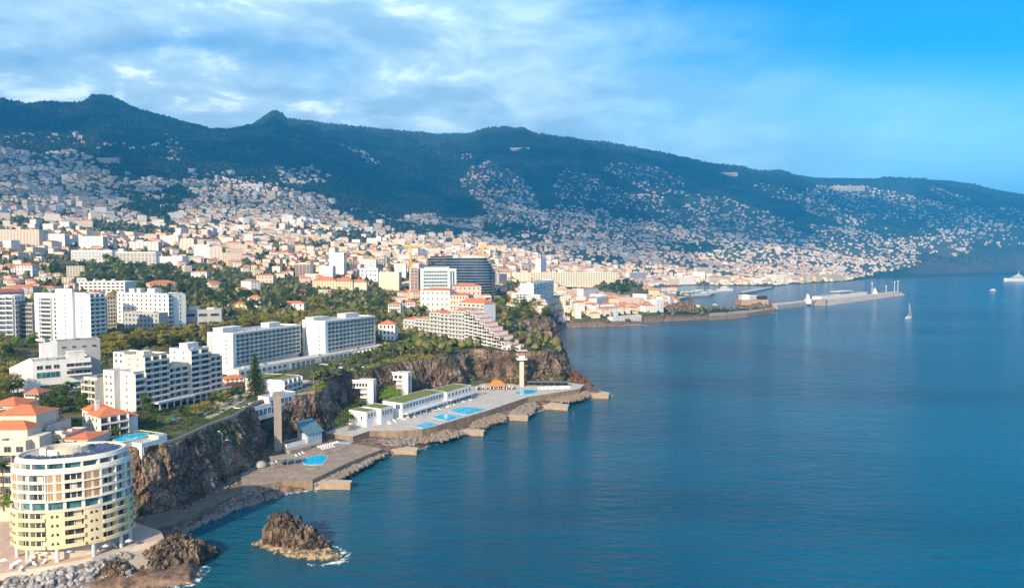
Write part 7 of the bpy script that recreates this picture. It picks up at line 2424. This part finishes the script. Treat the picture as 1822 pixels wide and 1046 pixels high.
def sailboat(L, mast, w=None, label=None, loc=None, rz=0, group=None, sail=False):
    r = simple('sailboat', label, 'sailboat', loc, rz, group)
    mb = MB(); hull(mb, L, L * .28, L * .09, WHITE2); mb.build('hull', r)
    mb = MB(); mb.box(-L * .2, -L * .07, L * .1, L * .15, L * .07, L * .155, WHITE); mb.build('cabin', r)
    mb = MB(); mb.tube((L * .05, 0, L * .08), (L * .05, 0, mast), L * .012 + .06, L * .008 + .05, WHITE2, 5); mb.tube((L * .05, 0, L * .2), (-L * .35, 0, L * .19), .1, .1, WHITE2, 4); mb.build('mast', r)
    if sail:
        mb = MB(); mb.tube((-L * .33, 0, L * .21), (L * .03, 0, L * .23), L * .022, L * .02, CLOTHW, 6); mb.tube((L * .05, 0, mast * .97), (L * .48, 0, L * .12), .12, .22, CLOTHW, 5); mb.build('furled_sail', r)
        mb = MB(); mb.tube((L * .05, 0, mast * .99), (-L * .45, 0, L * .1), .05, .05, METAL, 3); mb.build('stay', r)
    return r


q = at_z(1617, 566, 0)
sailboat(17, 27, label='white sailing yacht with bare mast alone on the open bay', loc=(q.x, q.y, 0), rz=0.5, sail=True)
boat = sailboat(14, 20, label='white moored sailboat with bare mast in the marina', loc=(0, 0, 0), group='sailboats in the marina')
PROTO_KIDS[boat.name] = [c for c in COL.objects if c.parent == boat]
spots = [(1140 + k * 3.3 + rng.uniform(-1, 1), 527 - k * .25 + rng.uniform(-3, 3)) for k in range(36)] + [(1262 + k * 3.5, 518 + rng.uniform(-2, 2)) for k in range(12)]
for k, (a, b) in enumerate(spots):
    q = at_z(a, b, 0)
    if k == 0: o = boat
    else:
        o = boat.copy(); COL.objects.link(o)
        for ch in PROTO_KIDS[boat.name]:
            c_ = ch.copy(); COL.objects.link(c_); c_.parent = o
    o.location = (q.x, q.y, max(0.0, float(H(q.x, q.y)))); o.rotation_euler = (0, 0, rng.uniform(0, 3)); s = rng.uniform(.8, 1.5); o.scale = (s,) * 3
for lab, a, b, L, rz in (('white motor boat moored beside the cone rock', 1242, 548, 26, .4), ('second white motor boat nearer the harbour wall', 1234, 545, 18, 1.0), ('small white launch in the middle of the harbour', 1272, 543, 14, .2), ('small open boat off the pebble shore', 1160, 569, 10, .1),
                         ('small white cruiser right of the breakwater', 1767, 517, 26, .2), ('long white ferry-like boats at the marina edge', 1290, 517, 60, .1)):
    q = at_z(a, b, 0)
    r = simple('motor_boat', lab, 'boat', (q.x, q.y, 0), rz)
    mb = MB(); hull(mb, L, L * .3, L * .1, WHITE2); mb.build('hull', r)
    mb = MB(); mb.box(-L * .25, -L * .1, L * .11, L * .2, L * .1, L * .2, WHITE2); mb.box(-L * .15, -L * .08, L * .201, L * .08, L * .08, L * .27, WHITE2); mb.build('cabin', r)
    mb = MB(); mb.box(-L * .24, -L * .102, L * .14, L * .205, L * .102, L * .17, GLASS); mb.build('window_band', r)
q = at_z(1808, 500, 0)
r = simple('ship', 'large white yacht-like ship at the right edge of the bay', 'ship', (q.x, q.y, 0), 2.9)
L = 120
mb = MB(); hull(mb, L, 20, 12, WHITE2, z=-2); mb.build('hull', r)
mb = MB()
for k in range(4): mb.box(-44 + k * 8, -9 + k, 12.5 + k * 6.001, 30 - k * 9, 9 - k, 18 + k * 6, WHITE2)
mb.build('superstructure', r)
mb = MB(); mb.tube((-10, 0, 30), (-12, 0, 58), 2.4, .8, WHITE2, 6); mb.build('mast', r)
mb = MB()
for k in range(3): mb.box(-43 + k * 8, -9.1 + k, 14.5 + k * 6, 29 - k * 9, 9.1 - k, 16.5 + k * 6, GLASS)
mb.build('window_band', r)
# small white lighthouse hut on the shore reef
q = at_z(1111, 574, 1)
r = simple('beacon', 'small white beacon hut on the low reef before the pebble shore', 'beacon', (q.x, q.y, .5))
mb = MB(); mb.box(-3.4, -3, -1, 3.4, 3, 7, WHITE2); mb.build('wall', r)
mb = MB(); mb.hip(-3.4, -3, 3.4, 3, 7.01, 1.5, WHITE, .3); mb.build('roof', r)
q = at_z(1130, 579, 0)
rock('rock_ledge', 'low flat reef just off the pebble shore', 'rock', (q.x, q.y), 30, 5, lerp_prof([(-1, 2.4), (1, 1.8)]), 0.02, MAT_LEDGE, 5.5, 1.2)
for lab, a, b, s in (('tiny red buoy near the middle of the open bay', 1173, 713, .5), ('tiny white buoy below the outermost pier', 1020, 735, .5)):
    q = at_z(a, b, 0)
    mb = MB(); mb.cyl(0, 0, -.3, .4, .4, M('buoy_red', (0.6, 0.08, 0.04), .5, .05, 1), n=8); mb.cyl(0, 0, .4, .9, .2, MATS['buoy_red'], r1=.05, n=8); o = mb.build('buoy', None, loc=(q.x, q.y, 0)); tag(o, lab, 'buoy')

# ------------------------------------------------------------------ cars on the car parks and streets
carm = [M('car_white', (.75, .75, .75), .3, .02, 1), M('car_silver', (.42, .43, .45), .3, .02, 1), M('car_dark', (.05, .06, .08), .3, .02, 1), M('car_red', (.4, .04, .03), .3, .02, 1)]


def car(mat, word):
    r = empty('parked_car', (0, 0, -500))
    mb = MB()
    prof = [(-2.1, .35), (-2.1, .85), (-1.3, .95), (1.0, .95), (2.05, .75), (2.1, .35)]
    vs = [(x_, -.85, z_) for x_, z_ in prof] + [(x_, .85, z_) for x_, z_ in prof]
    mb.add(vs, [(0, 5, 4, 3, 2, 1), (6, 7, 8, 9, 10, 11)] + [(i, i + 1, i + 7, i + 6) for i in range(5)] + [(5, 0, 6, 11)], mat)
    mb.add([(-1.2, -.7, 1.45), (.3, -.7, 1.45), (.3, .7, 1.45), (-1.2, .7, 1.45), (-1.7, -.8, .951), (.95, -.8, .951), (.95, .8, .951), (-1.7, .8, .951)], [(0, 1, 2, 3)], mat)
    mb.build('body', r)
    mb = MB(); mb.add([(-1.2, -.7, 1.44), (.3, -.7, 1.44), (.3, .7, 1.44), (-1.2, .7, 1.44), (-1.7, -.8, .952), (.95, -.8, .952), (.95, .8, .952), (-1.7, .8, .952)], [(4, 5, 1, 0), (5, 6, 2, 1), (6, 7, 3, 2), (7, 4, 0, 3)], GLASS); mb.build('window', r)
    for wx in (-1.3, 1.3):
        for wy in (-.8, .8):
            mb = MB(); mb.tube((wx, wy - .1, .33), (wx, wy + .1, .33), .33, .33, BLACK, 10); mb.build('wheel', r)
    return r


CARS = [car(m_, '') for m_ in carm]
WD = ['white', 'silver', 'dark', 'red']
for k in range(46):
    area = k % 3
    if area == 0: a, b, t = rng.uniform(40, 150), rng.uniform(696, 710), 'in the car park before the white modern building'
    elif area == 1: a, b, t = rng.uniform(200, 330), rng.uniform(590, 600), 'on the street behind the avenue trees'
    else: a, b, t = rng.uniform(585, 690), rng.uniform(655, 668), 'on the terrace road among the palms'
    q = at_z(a, b, 28) if area != 1 else hit(a, b)
    if q is None: continue
    h = float(H(q.x, q.y))
    if occupied(q.x, q.y, .5): continue
    ci = rng.choices(range(4), (5, 3, 3, 1))[0]
    o = put(CARS[ci], (q.x, q.y, h - .02), rng.choice((1.1, 1.15, -.4)), f'{WD[ci]} parked car {t}', f'{WD[ci]} cars parked {t}', 'car')

# drop prototypes that were never placed
for o in [o for o in COL.objects if o.type == 'EMPTY' and o.location.z < -400]:
    for c_ in [c for c in COL.objects if c.parent == o]: bpy.data.objects.remove(c_, do_unlink=True)
    bpy.data.objects.remove(o, do_unlink=True)

# ------------------------------------------------------------------ cloud bank over the island (its shade lies on the mountains)

def cloud_bank():
    import bmesh
    offx, offy = 3725 * SUN_AZ[0], 3725 * SUN_AZ[1]
    S = [(-9000, 2000), (-2000, 1950), (-900, 2350), (-250, 3250), (700, 3600), (1500, 4900), (2300, 5500), (3500, 6500), (9500, 7400), (9500, 9800), (-9000, 9800)]
    S = [(x + offx, y + offy) for x, y in S]
    m = M('cloud_white', (0.72, 0.80, 0.92), 1.0, 0.03, 0.001)
    nt = m.node_tree; nd = nt.nodes
    tr = nd.new('ShaderNodeBsdfTransparent'); mx = nd.new('ShaderNodeMixShader'); mx.inputs[0].default_value = 0.77      # thin cloud: part of the sunlight comes through
    nt.links.new(nd['Principled BSDF'].outputs[0], mx.inputs[1]); nt.links.new(tr.outputs[0], mx.inputs[2])
    nt.links.new(mx.outputs[0], nd['Material Output'].inputs['Surface'])
    rg = random.Random(3)
    n = 0
    bm0 = bmesh.new(); bmesh.ops.create_icosphere(bm0, subdivisions=3, radius=1.0)
    base = [v.co.copy() for v in bm0.verts]; faces = [tuple(v.index for v in f.verts) for f in bm0.faces]; bm0.free()
    xs = np.arange(-9500, 8000, 560); ys = np.arange(-1400, 5400, 560)
    tiles = {}
    for x in xs:
        for y in ys:
            cx, cy = x + rg.uniform(-200, 200), y + rg.uniform(-200, 200)
            if cy > 5150 or not poly_mask(np.array([cx]), np.array([cy]), S)[0] or rg.random() < 0.07: continue
            r = rg.uniform(380, 560); z = rg.uniform(2350, 2600); sd = Vector((rg.uniform(0, 99), 0, 0))
            key = (int((x + 9500) // 2800), int((y + 1400) // 2300))
            mb = tiles.setdefault(key, MB())
            mb.add([(cx + v.x * r * (1 + .35 * mnoise.fractal(v * 1.5 + sd, .8, 2, 3)), cy + v.y * r * (1 + .35 * mnoise.fractal(v * 1.5 + sd, .8, 2, 3)), z + v.z * r * (.42 + .3 * mnoise.fractal(v * 2 + sd, .8, 2, 3))) for v in base], faces, m)
    for k, mb in tiles.items():
        o = mb.build('cloud', smooth=True); o['kind'] = 'structure'


cloud_bank()
